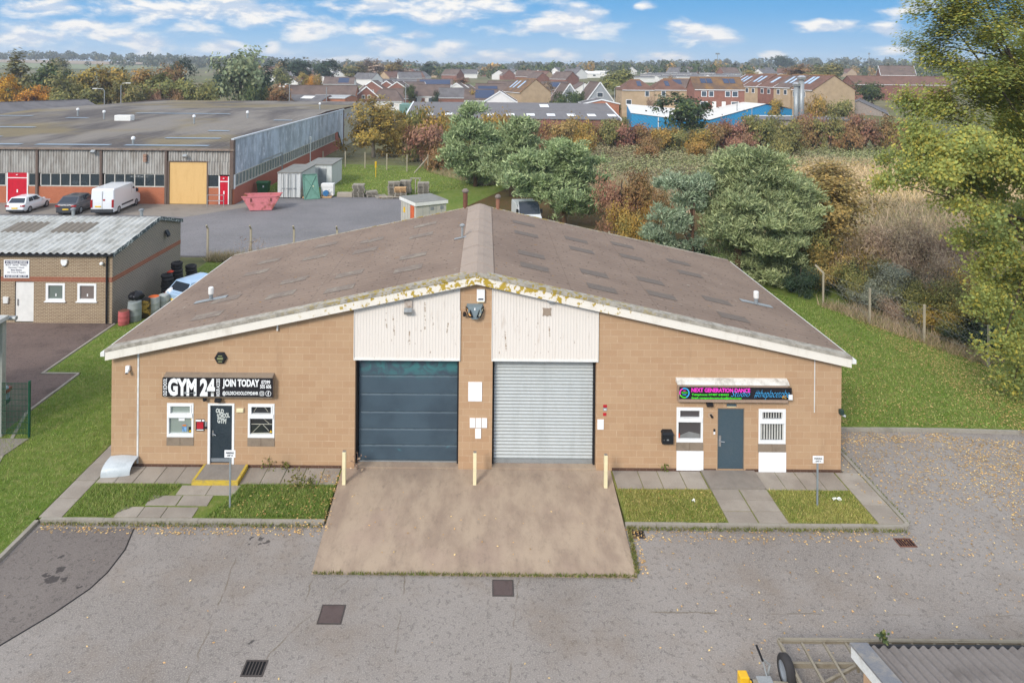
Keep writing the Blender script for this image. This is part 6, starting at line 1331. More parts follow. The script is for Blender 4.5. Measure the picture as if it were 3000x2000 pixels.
# second rows: small roofs among trees
for i, (px, Y, rz, L, wm, rm, bg, lab) in enumerate((
 (664,300,86,9,hb_white,rt_br,1,'small white gable end at the far left of the estate, by a yellow tree'),(716,380,80,10,hb_white,rt_grey,1,'white house beneath two dark pines'),(744,300,84,9,hb_white,rt_br,1,'white gabled bungalow between two yellow shrubs'),(776,290,3,13,hb_white,rt_br,0,'brown roofed house with a blue solar panel at its right end'),
 (857,245,86,10,hb_red,rt_br,1,'brick gable with white boards above the round window chalet'),(890,250,86,9,hb_red,rt_br,1,'brick gable with white boards, second behind the hipped bungalow'),(915,245,86,10,hb_red,rt_br,1,'brick gable with white boards, third in the row of gables'),(945,262,30,10,hb_white,rt_br,1,'pale gable half turned, right of the three brick gables'),
 (1052,232,82,8,hb_white,rt_br,1,'pair of pale gables right of the white fronted bungalow, front one'),(1072,240,80,8,hb_white,rt_br,1,'pair of pale gables right of the white fronted bungalow, rear one'),(985,275,0,10,hb_or,rt_br,0,'far house with a wide dark solar roof, left of the two'),(1013,275,0,9,hb_or,rt_br,0,'far house with a wide dark solar roof, right of the two'),(1090,250,40,10,hb_white,rt_red,1,'white gable left of the house with a solar row'),(1160,240,4,12,hb_red,rt_br,0,'long brown roof just left of the tall buff gable'),
 (1340,225,92,12,hb_white,rt_br,0,'brown roof between the two A frame houses'),(1276,250,0,10,hb_red,rt_br,0,'house with solar panels behind the left A frame house'),(820,330,4,11,hb_red,rt_grey,0,'grey roof among trees above the row of brick gables'),(870,340,2,14,hb_red,rt_grey,0,'long grey roof below the brown grove, left one'),(925,335,3,14,hb_red,rt_grey,0,'long grey roof below the brown grove, right one'),(700,340,10,10,hb_red,rt_br,0,'brown roof left of the brown grove under the pines'))):
    X = at(px, 200, Y); sl = [(2,.15,.85,4.5,True)] if 'solar panel at' in lab else [(0,.2,.85,L*.8,True)] if 'solar' in lab else []
    house('bungalow', lab, 'house', X, Y+4, R(rz), L, 8.5, 2.6, 5.4, wm, rm, barge=bg or None, sol=sl, wins=[('f',-2,.9,1.3,1.1),('f',2,.9,1.3,1.1),('l',0,.9,1.4,1.2)], top=(px, TOPS[px]))
# static caravans: long pale boxes in rows
cv = house('static_caravan','white static caravan in the left row of the far holiday park','caravan',at(1236,178,400),402,R(4),11,4,2.5,3.1,hb_white,hb_white,group='static caravans far off, left row',ridge=False,wins=[('f',-3,1,1.6,.9),('f',2,1,1.6,.9)])
for i in range(1, 12):
    px = 1236+(i % 4)*40+(i//4)*13; Y = 402+(i//4)*34+(i % 3)*6; X = at(px, 178, Y); dup(cv, (X, Y, float(hgt(X, Y))-.1), R(random.uniform(-8,8)))
cv2 = house('static_caravan','grey roofed static caravan in the right row of the far holiday park','caravan',at(1478,172,330),332,R(12),11,4,2.5,3.1,hb_white,rt_grey,group='static caravans far off, right row',ridge=False)
for i in range(1, 20):
    px = 1478+(i % 5)*50+(i//5)*17; Y = 332+(i//5)*26+(i % 3)*7; X = at(px, 172, Y); dup(cv2, (X, Y, float(hgt(X, Y))-.1), R(random.uniform(-20,25)))
fh = house('far_house','small pale house far off among the trees on the rise','house',at(1600,160,620),620,R(10),12,9,3,6,hb_white,rt_grey,group='far pale houses on the rise')
fh2 = house('far_house','small brick house far off among the trees on the rise','house',at(1130,160,580),580,R(40),11,9,3,6.4,hb_red,rt_br,group='far brick houses on the rise'); fh3 = house('far_house','small cream house far off among the trees on the rise','house',at(960,160,520),520,R(80),11,8.5,2.8,6,hb_buff,rt_red,group='far cream houses on the rise')
rf_ = random.Random(8)
for px, Y in [(rf_.uniform(640,1320), rf_.uniform(330,640)) for _ in range(64)]+[(rf_.uniform(1440,1960), rf_.uniform(390,640)) for _ in range(26)]+[(1490,600),(1640,640),(1760,560),(1795,600),(1945,520),(1120,560),(1065,600),(1180,520),(1020,640),(1285,700),(905,600),(620,560)]:
    X = at(px, 160, Y); dup((fh, fh2, fh3, fh, fh)[rf_.randrange(5)], (X, Y, float(hgt(X, Y))-.1), R(rf_.uniform(-90,90)))
# long grey shed with rooflights
q = thing('grey_shed','long grey sheet roofed shed with a row of white rooflights','shed',(-18.5,152,0)); gsr = weathered('grey_sheet_roof', S(142,138,138,.62), S(120,116,116,.6), .5, .5, .85)
x0, x1, ya, yb = -18.3, 30.6, 152, 171.5; zA, zB = 2.6, 5.3
def gz2(y): return zA+(zB-zA)*(y-ya)/(yb-ya)
MB().add([(x0,ya,zA),(x1,ya,zA),(x1,yb,zB),(x0,yb,zB),(x0,ya,zA-.12),(x1,ya,zA-.12),(x1,yb,zB-.12),(x0,yb,zB-.12)], [(0,1,2,3),(4,7,6,5),(0,4,5,1),(0,3,7,4),(1,5,6,2)]).build('roof', gsr, q)
MB().add([(x0,yb,zB),(x1,yb,zB),(x1,yb+8,3.6),(x0,yb+8,3.6)], [(0,1,2,3)]).build('roof', gsr, q); MB().box(x0+.2,x1-.2,ya+.3,yb+7.6,0,2.4).build('wall', hb_red, q); MB().bar((x0,yb-9.6,gz2(yb-9.6)+.02),(x1,yb-9.6,gz2(yb-9.6)+.02),.3,.05).build('lap_strip', plain('lap_strip', S(168,162,158,.66), .8), q)
for x in (x0, x1): MB().add([(x-.15,ya-.1,zA+.12),(x+.15,ya-.1,zA+.12),(x+.15,yb,zB+.12),(x-.15,yb,zB+.12),(x-.15,ya-.1,zA-.35),(x+.15,ya-.1,zA-.35),(x+.15,yb,zB-.35),(x-.15,yb,zB-.35)], [(0,1,2,3),(4,7,6,5),(0,4,5,1),(2,6,7,3),(0,3,7,4),(1,5,6,2)]).build('barge_board', upvc, q)
for i in range(10):
    x = -14+i*4.7; MB().add([(x,155,gz2(155)+.06),(x+1.9,155,gz2(155)+.06),(x+1.9,157.6,gz2(157.6)+.06),(x,157.6,gz2(157.6)+.06)], [(0,1,2,3)]).build('rooflight', upvc, q)
MB().add([(13.4,165.4,gz2(165.4)+.06),(15.6,165.4,gz2(165.4)+.06),(15.6,169,gz2(169)+.06),(13.4,169,gz2(169)+.06)], [(0,1,2,3)]).build('rooflight', upvc, q)
tag(MB().box(-22.5,-19.4,176,184,0,4.4).build('storage_rack', plain('rack_green', S(120,156,146,.75), .7), bevel=.1), 'pale green storage rack left of the long grey shed', 'rack')
# blue unit
ub = NT('blue_sheet'); v = ub.pos(); w = ub.n('ShaderNodeTexWave', wave_type='BANDS', bands_direction='DIAGONAL'); ub.set(w, Vector=v, Scale=.9); ubm = ub.bsdf(ub.mix(ub.math('MULTIPLY', w.outputs['Fac'], .35), S(58,156,206,.8), S(40,124,176,.75)), .5)
q = thing('blue_unit','bright blue clad unit with a broad white gabled roof','building',(60,150,0)); wrf = weathered('white_sheet_roof', S(232,230,224,.85), S(206,200,190,.78), .4, .5)
pf = [(48.6,3.0),(63.2,6.35),(69.5,5.3)]; dpt = 26; sk_ = -6
P = [(48.6,147,-.1),(69.5,153,-.1),(69.5,153,5.2),(62.8,151.2,6.3),(48.6,147,2.9)]; Qb = [(p[0]+sk_,p[1]+dpt,p[2]) for p in P]
MB().add(P+Qb, [(0,1,2,3,4),(5,9,8,7,6),(0,4,9,5),(1,6,7,2)]).build('wall', ubm, q)
def rp(a, b, c, d, up=.15): return [tuple(np.array(p)+np.array((0,-.3,up))) for p in (a, b)]+[tuple(np.array(p)+np.array((0,.3,up))) for p in (c, d)]
MB().add(rp(P[4],P[3],Qb[3],Qb[4]), [(0,1,2,3)]).add(rp(P[3],P[2],Qb[2],Qb[3]), [(0,1,2,3)]).build('roof', wrf, q)
q = thing('blue_shed','low blue shed with a white lean-to roof left of the blue unit','shed',(38,150,0))
MB().add([(31.8,147,-.1),(43.5,146,-.1),(43.5,146,2.9),(31.8,147,4.3),(33.5,160,-.1),(45,160,-.1),(45,160,4.6),(33.5,160,5.6)], [(0,1,2,3),(4,7,6,5),(0,3,7,4),(1,5,6,2)]).build('wall', ubm, q); MB().add([(31.6,146.8,4.4),(43.7,145.8,3.0),(45.2,160.2,4.75),(33.4,160.2,5.75)], [(0,1,2,3)]).build('roof', wrf, q); MB().bar((37.5,146.4,0),(37.5,146.4,3.5),.15).build('downpipe', upvc, q)
q = thing('flat_roofed_unit','low grey flat roofed annexe in front of the blue unit','building',(66,143,0)); MB().box(57,80,140,149.5,-.1,3.6).build('wall', MATS['taupe_render'], q); MB().box(56.7,80.3,139.7,149.8,3.6,3.8).build('roof', gsr, q); MB().box(56.6,80.4,149.8,150.0,3.5,3.95).build('parapet', upvc, q)
for px, yt, r, lab in ((1829,196,.5,'shorter of the two steel chimneys by the blue unit'),(1841,181,.55,'taller of the two steel chimneys by the blue unit')):
    X, zt = wp(px, yt, 148); q = thing('steel_chimney', lab, 'chimney', (X,148,0), group='steel chimneys by the blue unit'); MB().tube([(X,148,0),(X,148,zt)], r, 12).build('stack', galv, q, smooth=True); MB().lathe((X,148,zt-.3), [(r,0),(r*1.6,.1),(r*1.7,.6),(r*.8,1.0)], 14).build('cowl', steel, q)
# lamp posts and poles
def lamp(px, yt, Y, lab, arm=1.6, s=-1):
    X, zt = wp(px, yt, Y); z0 = float(hgt(X, Y)); o = thing('street_lamp', lab, 'street lamp', (X,Y,z0), group='street lamps beyond the warehouse')
    MB().tube([(X,Y,z0-.2),(X,Y,zt-.4),(X+s*.3,Y,zt),(X+s*arm,Y,zt+.1)], [.12,.08,.07,.06], 8).build('column', galv, o); MB().obox((X+s*(arm+.35),Y,zt+.1), (.45,0,0), (0,.14,0), (0,0,.09)).build('lantern', white, o)
lamp(240,205,138,'pale street lamp with an arm to the left, nearest behind the warehouse'); lamp(278,192,140,'street lamp with an arm to the right before the olive trees',1.2,1); lamp(1412,200,175,'street lamp between the A frame houses and the cream houses',.6,1)
def pole(px, yt, Y, lab, r=.1):
    X, zt = wp(px, yt, Y); z0 = float(hgt(X, Y)); return tag(MB().tube([(X,Y,z0-.2),(X,Y,zt)], [r*1.2,r], 8).tube([(X,Y,zt-.1),(X,Y,zt+.15)], r*1.4, 8).build('pole', galv), lab, 'pole')
pole(665,195,158,'grey pole at the left end of the low brick buildings'); pole(750,202,158,'grey pole in front of the orange brick annexe'); pole(394,198,165,'short pole among the red shrubs behind the warehouse'); pole(932,195,185,'thin pole beside the small round green tree'); pole(849,172,330,'thin pole among the roofs, left of a pair',.12); pole(857,172,330,'thin pole among the roofs, right of a pair',.12); pole(1693,235,150,'dark pole before the red brick semi',.09); pole(1727,250,148,'short pole on the blue unit roof edge',.09); pole(1340,190,200,'thin pole between the A frame houses',.08)
X, zt = wp(1648,124,520); q = thing('floodlight_mast','tall thin floodlight mast rising above the far trees','mast',(X,520,8)); MB().tube([(X,520,7),(X,520,zt)], [.35,.2], 8).build('column', galv, q); MB().box(X-1.6,X+1.6,519.6,520,zt-.6,zt+.6).build('lamp_head', grey, q)
X, zt = wp(1996,122,600); q = thing('floodlight_mast','second thin mast above the wooded rise at the right','mast',(X,600,9)); MB().tube([(X,600,8),(X,600,zt)], [.35,.2], 8).build('column', galv, q); MB().box(X-.8,X+.8,599.6,600,zt-1.5,zt).build('lamp_head', grey, q)
# fields on the rise at the left
def drape(name, pts, mat, up):
    m = MB(); (xa, ya), (xb_, yb_) = pts
    m.grid(lambda u, v: (xa+(xb_-xa)*u, ya+(yb_-ya)*v, float(hgt(xa+(xb_-xa)*u, ya+(yb_-ya)*v))-.15+up), 24, 16); return struct(m.build(name, mat, smooth=True))
drape('field', ((-900,640),(-340,800)), farm_b, .5); drape('field', ((-1000,800),(-430,930)), farm_a, .8)
# red lorry behind tree and street things left out
# ------------------------------------------------------------------ vegetation
L_ol = leafmat('olive_leaves', S(132,130,74,.6), S(116,120,70,.56), S(158,146,80,.6)); L_gd = leafmat('gold_leaves', S(168,138,68,.6), S(142,130,70,.58), S(190,152,72,.62)); L_ru = leafmat('russet_leaves', S(158,116,80,.52), S(138,118,74,.5), S(172,132,86,.55)); L_rd = leafmat('pinkish_red_leaves', S(166,112,96,.52), S(148,114,86,.5), S(182,134,108,.55)); L_gn = leafmat('green_leaves', S(88,108,60,.48), S(74,94,58,.46), S(116,122,66,.5)); L_dk = leafmat('dark_green_leaves', S(64,86,62,.46), S(56,76,56,.44), S(84,100,70,.48)); L_wi = leafmat('grey_green_leaves', S(134,146,112,.64), S(122,136,100,.6), S(156,160,118,.66)); L_ye = leafmat('yellow_leaves', S(212,152,44,.58), S(186,138,50,.55), S(226,172,66,.6)); L_tw = leafmat('bare_twigs', S(166,138,118,.66), S(146,126,104,.62), S(186,164,134,.68)); L_bg = leafmat('blue_grey_leaves', S(140,144,124,.6), S(126,130,112,.56), S(152,150,122,.6)); L_br = leafmat('brown_hawthorn_leaves', S(156,132,78,.66), S(138,124,74,.62), S(178,146,84,.68)); L_far = leafmat('far_leaves', S(96,104,78,.48), S(88,96,76,.46), S(118,110,76,.5), .1, .05)
L_po = leafmat('poplar_leaves', S(148,156,88,.88), S(128,142,84,.82), S(178,168,80,.86), .5, .45); L_pn = leafmat('pine_needles', S(142,156,108,.72), S(122,138,98,.66), S(168,176,128,.76), .1, .5); L_pb = leafmat('blue_pine_needles', S(140,156,124,.66), S(122,138,112,.6), S(162,172,142,.68), .1, .5)
bark = weathered('grey_bark', S(120,104,88,.5), S(84,72,62,.46), .6, 2, .95, obj=True); bark_p = weathered('pale_bark', S(190,176,160,.62), S(120,106,92,.5), .5, 2, .9, obj=True); bark_pi = weathered('pine_bark', S(140,106,82,.5), S(92,74,62,.46), .6, 2, .95, obj=True)
# generic crowns, one metre base unit: ~2 m radius, centre at z = 2
protos = {}
def gen(kind, seed):
    rng = random.Random(seed)
    if kind == 'round': lobes = [(rng.uniform(-.9,.9), rng.uniform(-.9,.9), 1.3+rng.uniform(0,1.7), rng.uniform(.8,1.2), rng.uniform(.8,1.2), rng.uniform(.7,1.1)) for _ in range(8)]
    elif kind == 'tall': lobes = [(rng.uniform(-.6,.6), rng.uniform(-.6,.6), .9+.55*k, 1.15-.09*k, 1.15-.09*k, .9) for k in range(6)]+[(rng.uniform(-.8,.8), rng.uniform(-.8,.8), rng.uniform(1,3), .7, .7, .7) for _ in range(4)]
    elif kind == 'bush': lobes = [(rng.uniform(-1.2,1.2), rng.uniform(-1,1), .5+rng.uniform(0,.8), rng.uniform(.7,1.0), rng.uniform(.7,1.0), rng.uniform(.5,.9)) for _ in range(9)]
    elif kind in ('fine','twig'): lobes = [(rng.uniform(-1.2,1.2), rng.uniform(-1,1), .4+rng.uniform(0,.95), rng.uniform(.45,.85), rng.uniform(.45,.85), rng.uniform(.35,.6)) for _ in range(14)]
    elif kind == 'finetall': lobes = [(rng.uniform(-.9,.9), rng.uniform(-.9,.9), rng.uniform(.5,3.7), rng.uniform(.5,.85), rng.uniform(.5,.85), rng.uniform(.4,.7)) for _ in range(20)]
    else: lobes = [(0, 0, .4+.65*k, .95-.15*k, .95-.15*k, .6) for k in range(6)]
    lobes = sublobes(lobes, {'round': 4, 'tall': 4, 'bush': 3, 'cone': 1}.get(kind, 3), .5, .5, seed)
    ncl, per, lf = {'round': (190, 16, .26), 'tall': (190, 16, .26), 'bush': (200, 16, .19), 'cone': (130, 14, .24), 'fine': (420, 26, .085), 'finetall': (650, 24, .1), 'twig': (420, 24, .14)}[kind]
    return crown('crown', lobes, ncl, per, .3 if lf < .15 and kind != 'twig' else .42, lf, L_ol, seed, shell=.45, aspect=.12 if kind == 'twig' else .6), lobes
protos_fine = {}
for kd in ('round','tall','bush','cone'):
    protos[kd] = [gen(kd, s) for s in ((11,12,13) if kd != 'cone' else (14,))]
for kd in ('fine','finetall','twig'): protos[kd] = [gen(kd, s) for s in ((15,16) if kd != 'finetall' else (17,))]
tkm = MB().tube([(0,0,-.1),(.03,.02,.8),(-.02,.03,1.6),(.02,0,2.4)], [.13,.1,.07,.03], 7).tube([(0,.02,.9),(.35,.2,1.5),(.6,.3,2.0)], [.06,.04,.015], 5).tube([(0,.02,1.0),(-.4,-.1,1.6),(-.6,-.3,2.1)], [.06,.04,.015], 5).build('trunk', bark, None)
tk_mesh = tkm.data; bpy.data.objects.remove(tkm); kcount = [0]
def tree(kind, mat, X, Y, w, h, lab, cat='tree', name=None, group=None, tr=True, z=None, base=.0):
    i = kcount[0]; kcount[0] += 1
    me, _ = protos[kind][i % len(protos[kind])]
    z0 = float(hgt(X, Y))-.15 if z is None else z
    if Y < 62 and kind in ('bush','tall'): kind = 'twig' if mat is L_tw else 'fine' if kind == 'bush' else 'finetall'; me, _ = protos[kind][i % len(protos[kind])]
    top = {'round': 3.6, 'tall': 4.4, 'bush': 1.75, 'cone': 4.2, 'fine': 1.75, 'twig': 1.75, 'finetall': 4.2}[kind]; wid = {'round': 3.6, 'tall': 2.9, 'bush': 3.7, 'cone': 2.0, 'fine': 3.5, 'twig': 3.6, 'finetall': 3.0}[kind]
    nm = name or {'round': 'broadleaf_tree', 'tall': 'tall_tree', 'bush': 'shrub', 'cone': 'conifer', 'fine': 'shrub', 'twig': 'shrub', 'finetall': 'hawthorn_tree'}[kind]
    o = thing(nm, lab, cat, (X, Y, z0), random.Random(i*7+1).uniform(0, 6.28), group)
    c = obj('crown', me, o); c.scale = (w/wid, w/wid, h/top*(1-base)); c.location = (0, 0, h*base)
    c.material_slots[0].link = 'OBJECT'; c.material_slots[0].material = mat
    if tr:
        t_ = obj('trunk', tk_mesh, o); k = h/3.6; t_.scale = (k, k, h/2.9)
    return o
def T(px, top, Y, wpx, kind, mat, lab, **kw):
    X, zt = wp(px, top, Y); z0 = float(hgt(X, Y))-.15
    return tree(kind, mat, X, Y, wpx*Y/F, zt-z0, lab, **kw)
# belt behind the warehouse
for a in ((12,182,150,75,'round',L_ye,'orange yellow tree cut by the left edge, behind the gabled shed'),(48,128,168,95,'tall',L_ol,'tall olive tree at the far left of the belt'),(108,150,163,95,'round',L_gn,'broad green tree at the far left between two olive ones'),(78,205,144,66,'round',L_ye,'bright yellow maple at the left, in front of the green tree'),(125,203,146,80,'round',L_ol,'olive tree right of the yellow maple'),(165,172,158,85,'round',L_ol,'broad olive tree behind the pale street lamp'),(212,160,162,90,'round',L_gd,'olive gold tree left of the taller golden one'),(256,147,168,95,'round',L_gd,'tallest golden tree of the belt behind the warehouse'),(205,202,148,80,'round',L_ol,'dark olive tree right behind the pale street lamp'),(300,190,152,75,'round',L_ol,'olive tree between the two street lamps'),(345,146,176,85,'round',L_gd,'golden tree with an orange top at the middle of the belt'),(383,150,182,70,'round',L_ru,'rusty orange tree behind the middle of the belt'),(372,178,164,95,'round',L_ol,'broad olive tree in the middle of the belt'),(428,172,165,85,'round',L_ol,'olive tree left of the grey green willow'),(318,216,158,70,'bush',L_ru,'rust coloured shrub behind the warehouse roof, left one'),(355,216,158,55,'bush',L_rd,'crimson shrub behind the warehouse roof'),(405,214,158,70,'bush',L_ru,'rust coloured shrub behind the warehouse roof, right one'),(470,190,152,75,'round',L_ol,'olive tree just left of the grey green willow'),(415,142,230,60,'round',L_dk,'dark green tree peeping over the middle of the belt'),(503,155,200,45,'round',L_dk,'small dark tree left of the willow crown'),(553,119,166,125,'round',L_wi,'tall grey green willow above the warehouse roof'),(604,140,185,70,'tall',L_dk,'dark green tree right behind the willow'),(630,186,160,70,'round',L_ru,'rusty orange tree right of the willow'),(585,205,152,60,'bush',L_gn,'small green shrub at the foot of the willow'),(280,165,190,60,'round',L_ol,'olive tree between the golden trees'),(140,128,330,60,'round',L_ol,'tree rising from the far field edge at the left')):
    T(*a, group='trees behind the warehouse')
# trees in and behind the estate
for a in ((685,138,330,75,'round',L_dk,'dark pine tree over the white houses, left of two'),(752,143,330,70,'round',L_dk,'dark pine tree over the white houses, right of two'),(714,176,260,26,'bush',L_ye,'yellow shrub between the white gables, left one'),(732,178,255,24,'bush',L_gd,'yellow green shrub between the white gables, right one'),(697,170,270,30,'round',L_gd,'small golden tree beside the first white gable'),(648,150,280,50,'round',L_ol,'olive tree right of the rusty tree, above the low brick roofs'),(800,152,380,70,'round',L_ol,'pale olive tree left of the brown grove'),(826,142,385,50,'tall',L_br,'brown tree in the tall grove, leftmost'),(848,138,390,50,'tall',L_tw,'brown tree in the tall grove, second from left'),(872,137,395,55,'tall',L_tw,'brown tree in the tall grove, middle'),(897,137,390,55,'tall',L_br,'brown tree in the tall grove, fourth from left'),(922,142,395,50,'tall',L_tw,'brown tree in the tall grove, rightmost'),(945,195,205,30,'round',L_gn,'small round green tree among the bungalows'),(985,150,420,40,'round',L_dk,'dark round tree right of the brown grove'),(1005,212,205,26,'bush',L_dk,'clipped dark hedge before the white fronted bungalow'),(1086,207,185,36,'round',L_gd,'small gold and green tree beside the big solar panel'),(1061,180,300,34,'round',L_rd,'dark purple tree among the estate roofs'),(1290,218,178,60,'bush',L_gn,'green shrub at the foot of the left A frame house'),(1325,216,182,50,'bush',L_gn,'green shrub between the two A frame houses'),(1255,192,215,45,'round',L_tw,'brownish tree behind the tall buff gable'),(1416,153,235,90,'round',L_ol,'large olive tree behind the right A frame house'),(1438,225,172,34,'bush',L_gn,'shrub between the lamp post and the cream houses'),(1500,228,165,24,'bush',L_tw,'twiggy shrub before the left cream house'),(1540,180,240,40,'bush',L_ru,'rusty shrub behind the cream houses'),(1720,162,330,42,'round',L_br,'brown tree left above the stepped terrace'),(1834,152,300,60,'round',L_ru,'rust coloured tree above the stepped terrace'),(1893,140,290,90,'round',L_ol,'broad olive tree above the right end of the terrace'),(2004,190,180,70,'round',L_gn,'green tree right of the wide buff gable'),(1880,228,150,60,'bush',L_gd,'golden shrub in front of the wide buff gable, right one'),(1775,222,152,40,'round',L_gd,'golden tree left of the steel chimneys'),(1930,238,150,70,'bush',L_ol,'olive shrub below the wide buff gable'),(1526,138,520,13,'cone',L_dk,'thin dark conifer on the skyline, first of three'),(1546,140,520,16,'cone',L_dk,'thin dark conifer on the skyline, second of three'),(1570,137,520,15,'cone',L_dk,'thin dark conifer on the skyline, third of three'),(1690,136,520,16,'cone',L_dk,'thin dark conifer beside the floodlight mast'),(1800,124,700,60,'round',L_dk,'dark tree group on the skyline above the terrace'),(1440,175,330,40,'round',L_ol,'tree behind the lamp post among the caravans')):
    T(*a, group='trees among the far houses')
T(1566,222,136,118,'round',L_gn,'large round dark green tree in front of the blue unit')
T(975,272,112,34,'cone',L_dk,'small dark conifer among the golden shrubs left of the grey shed')
# hedge of autumn shrubs across the back of the rough field
hz = [(940,262,112,80,L_ol),(990,262,110,80,L_gd),(1035,268,112,70,L_gd),(1130,268,118,70,L_gd),(1205,284,118,70,L_ru),(1246,280,120,62,L_rd),(1288,284,117,66,L_br),(1330,278,118,64,L_gd),(1368,286,120,60,L_ru),(1402,280,118,66,L_ol),(1440,288,117,62,L_rd),(1478,290,118,66,L_ru),(1516,298,116,64,L_gd),(1556,302,116,66,L_ol),(1600,300,116,62,L_gd),(1640,288,118,60,L_ru),(1676,284,119,64,L_rd),(1712,284,118,56,L_rd),(1748,276,118,74,L_ol),(1796,276,119,72,L_ol),(1838,274,120,66,L_ru),(1874,274,121,64,L_rd),(1908,272,120,62,L_ol),(1948,278,119,66,L_ru),(1990,274,120,66,L_rd),(2030,276,119,64,L_ru),(2072,276,119,72,L_br)]
cn = {id(L_ol):'olive',id(L_gd):'golden',id(L_ru):'russet',id(L_rd):'dusky pink',id(L_br):'brown'}
ref = ['right of the big green gold tree','beside the small dark conifer','left of the tall middle pine','behind the tall middle pine','at the left end of the hedge','below the third rooflight of the grey shed','below the middle of the grey shed','under the single high rooflight','below the right half of the grey shed','under the right rooflights of the grey shed','at the right end of the grey shed','below the blue shed','left of the round dark tree','below the round dark tree','right below the round dark tree','below the left corner of the blue unit','below the middle of the blue gable','below the blue apex','left of the steel chimneys','below the steel chimneys','right of the steel chimneys','below the wide buff gable','below the golden shrubs','below the grey gabled shed, left','below the grey gabled shed, middle','below the grey gabled shed, right','beside the big leafy tree']
for (px, top, Y, w, mt), rf in zip(hz, ref): T(px, top, Y, w*1.25, 'bush', mt, f'{cn[id(mt)]} hedge shrub {rf}', group='autumn hedge shrubs across the rough field')
for i, (px, top, Y, w, mt, lb) in enumerate(((1260,312,108,70,L_ru,'low russet bush in front of the hedge, left'),(1345,306,108,60,L_gd,'low golden bush in front of the hedge, left of the middle'),(1490,318,107,56,L_ru,'low russet bush in front of the hedge, middle'),(1600,330,106,44,L_gd,'bright golden bush low in front of the hedge'),(1700,315,107,60,L_rd,'pinkish low bush in front of the hedge'),(1800,306,108,70,L_ol,'olive low bush in front of the hedge, right'))): T(px, top, Y, w*1.2, 'bush', mt, lb, tr=False)
# birches and shrubs at the far lawn
def big(name, lab, cat, lobes_px, Y, base_px, mat, ncl, per, cr, leaf, bk, r0, seed, pine=False, dep=.8, aspect=.6, shell=.5, limbs=7, flat=.7):
    X0, Y0 = base_px[0], Y; z0 = float(hgt(X0, Y))-.02
    rng = random.Random(seed); lobes = []
    for l in lobes_px:
        px, py, rx, rz = l[:4]; dy = l[4] if len(l) > 4 else rng.uniform(-1, 1)*dep*rx*Y/F
        Yl = Y+dy; x, z = wp(px, py, Yl); kz = 1.12 if pine else 1.0; lobes.append((x-X0, dy, z-z0, rx*Yl/F*(.92 if pine else 1), rx*Yl/F*.8, rz*Yl/F*kz))
    o = thing(name, lab, cat, (X0, Y0, z0))
    big_l = lobes; lobes = sublobes(lobes, 7, .46, .36, seed) if pine else sublobes(lobes, 6, .46, .46, seed) if 'poplar' in name else sublobes(lobes, 4, .5, .5, seed)
    me = (pine_crown if pine else crown)('crown', lobes, ncl, per, cr, leaf, mat, seed, **({} if pine else dict(shell=shell, aspect=aspect, flat=flat)))
    obj('crown', me, o); top = max(lobes, key=lambda l: l[2])
    trunk((0,0,0), (top[0]*.5, top[1]*.5, top[2]*.92), r0, big_l, bk, 'trunk', o, limbs, seed)
    return o
big('birch_tree','large green gold tree with pale stems at the end of the far lawn','tree',[(845,258,48,40),(815,300,42,42),(880,285,48,45),(908,312,38,32),(850,325,52,26),(800,335,26,20),(900,345,36,18),(845,235,30,18)],104,(gp(868,352)[0],),L_gd,520,20,.75,.36,bark_p,.28,21)
MB_ = None
big('birch_tree','slim golden tree behind the large green gold one','tree',[(905,272,26,26),(930,295,26,28),(912,320,30,24)],108,(gp(915,350)[0],),L_gd,160,18,.7,.34,bark_p,.16,22)
for i, (px, top, Y, w, mt, lb) in enumerate(((985,298,96,95,L_rd,'crimson topped shrub left of the tall middle pine'),(1000,330,92,80,L_ru,'russet shrub below the crimson one'),(960,320,100,60,L_ol,'olive shrub right of the large green gold tree'))): T(px, top, Y, w*1.15, 'bush', mt, lb)
# pines
big('pine_tree','tall pine left of the middle group, with the highest tip','pine',[(1088,262,28,14),(1078,290,38,18),(1105,305,44,20),(1070,325,40,20),(1118,335,46,20),(1060,355,38,18),(1110,362,52,22),(1150,385,46,22),(1070,385,42,18),(1100,408,52,16)],78,(gp(1092,432)[0],),L_pn,900,28,.6,.065,bark_pi,.22,31,True,.7)
big('pine_tree','middle pine between the tallest and the spreading one','pine',[(1195,292,32,14),(1188,318,40,18),(1205,340,40,18),(1160,362,44,20),(1205,372,40,20),(1150,395,40,18),(1185,410,46,18)],72,(gp(1175,450)[0],),L_pn,700,28,.56,.062,bark_pi,.2,32,True,.7)
big('pine_tree','broad spreading pine in front of the red shrub','pine',[(1285,348,62,18),(1235,378,58,22),(1310,382,66,24),(1200,405,48,22),(1265,415,62,24),(1335,420,52,24),(1220,440,50,18),(1290,450,60,20),(1350,458,42,20),(1310,480,50,16),(1375,478,24,14)],58,(gp(1288,505)[0],),L_pn,1500,30,.44,.045,bark_pi,.2,33,True,.7)
big('pine_tree','largest dark green pine right of the roof ridge','pine',[(1715,372,70,24),(1760,395,78,28),(1690,412,62,26),(1640,432,52,24),(1770,440,90,30),(1700,462,78,30),(1830,478,66,28),(1655,482,62,28),(1760,505,90,30),(1690,528,74,28),(1815,530,66,26),(1640,540,46,22),(1745,560,80,28),(1690,588,60,24),(1780,588,66,24),(1735,618,72,22),(1790,636,42,16),(1700,645,40,14)],43,(gp(1712,668)[0],),L_pn,3000,30,.36,.034,bark_pi,.26,34,True,.8)
big('pine_tree','small bluish pine with leaning stems left of the largest pine','pine',[(1560,430,44,18),(1590,425,40,16),(1530,500,42,18),(1500,545,36,18),(1560,520,30,16),(1525,560,34,14),(1590,470,34,18),(1570,565,40,16)],41.5,(gp(1560,640)[0],),L_pb,460,30,.32,.032,bark_pi,.14,35,True,.6)
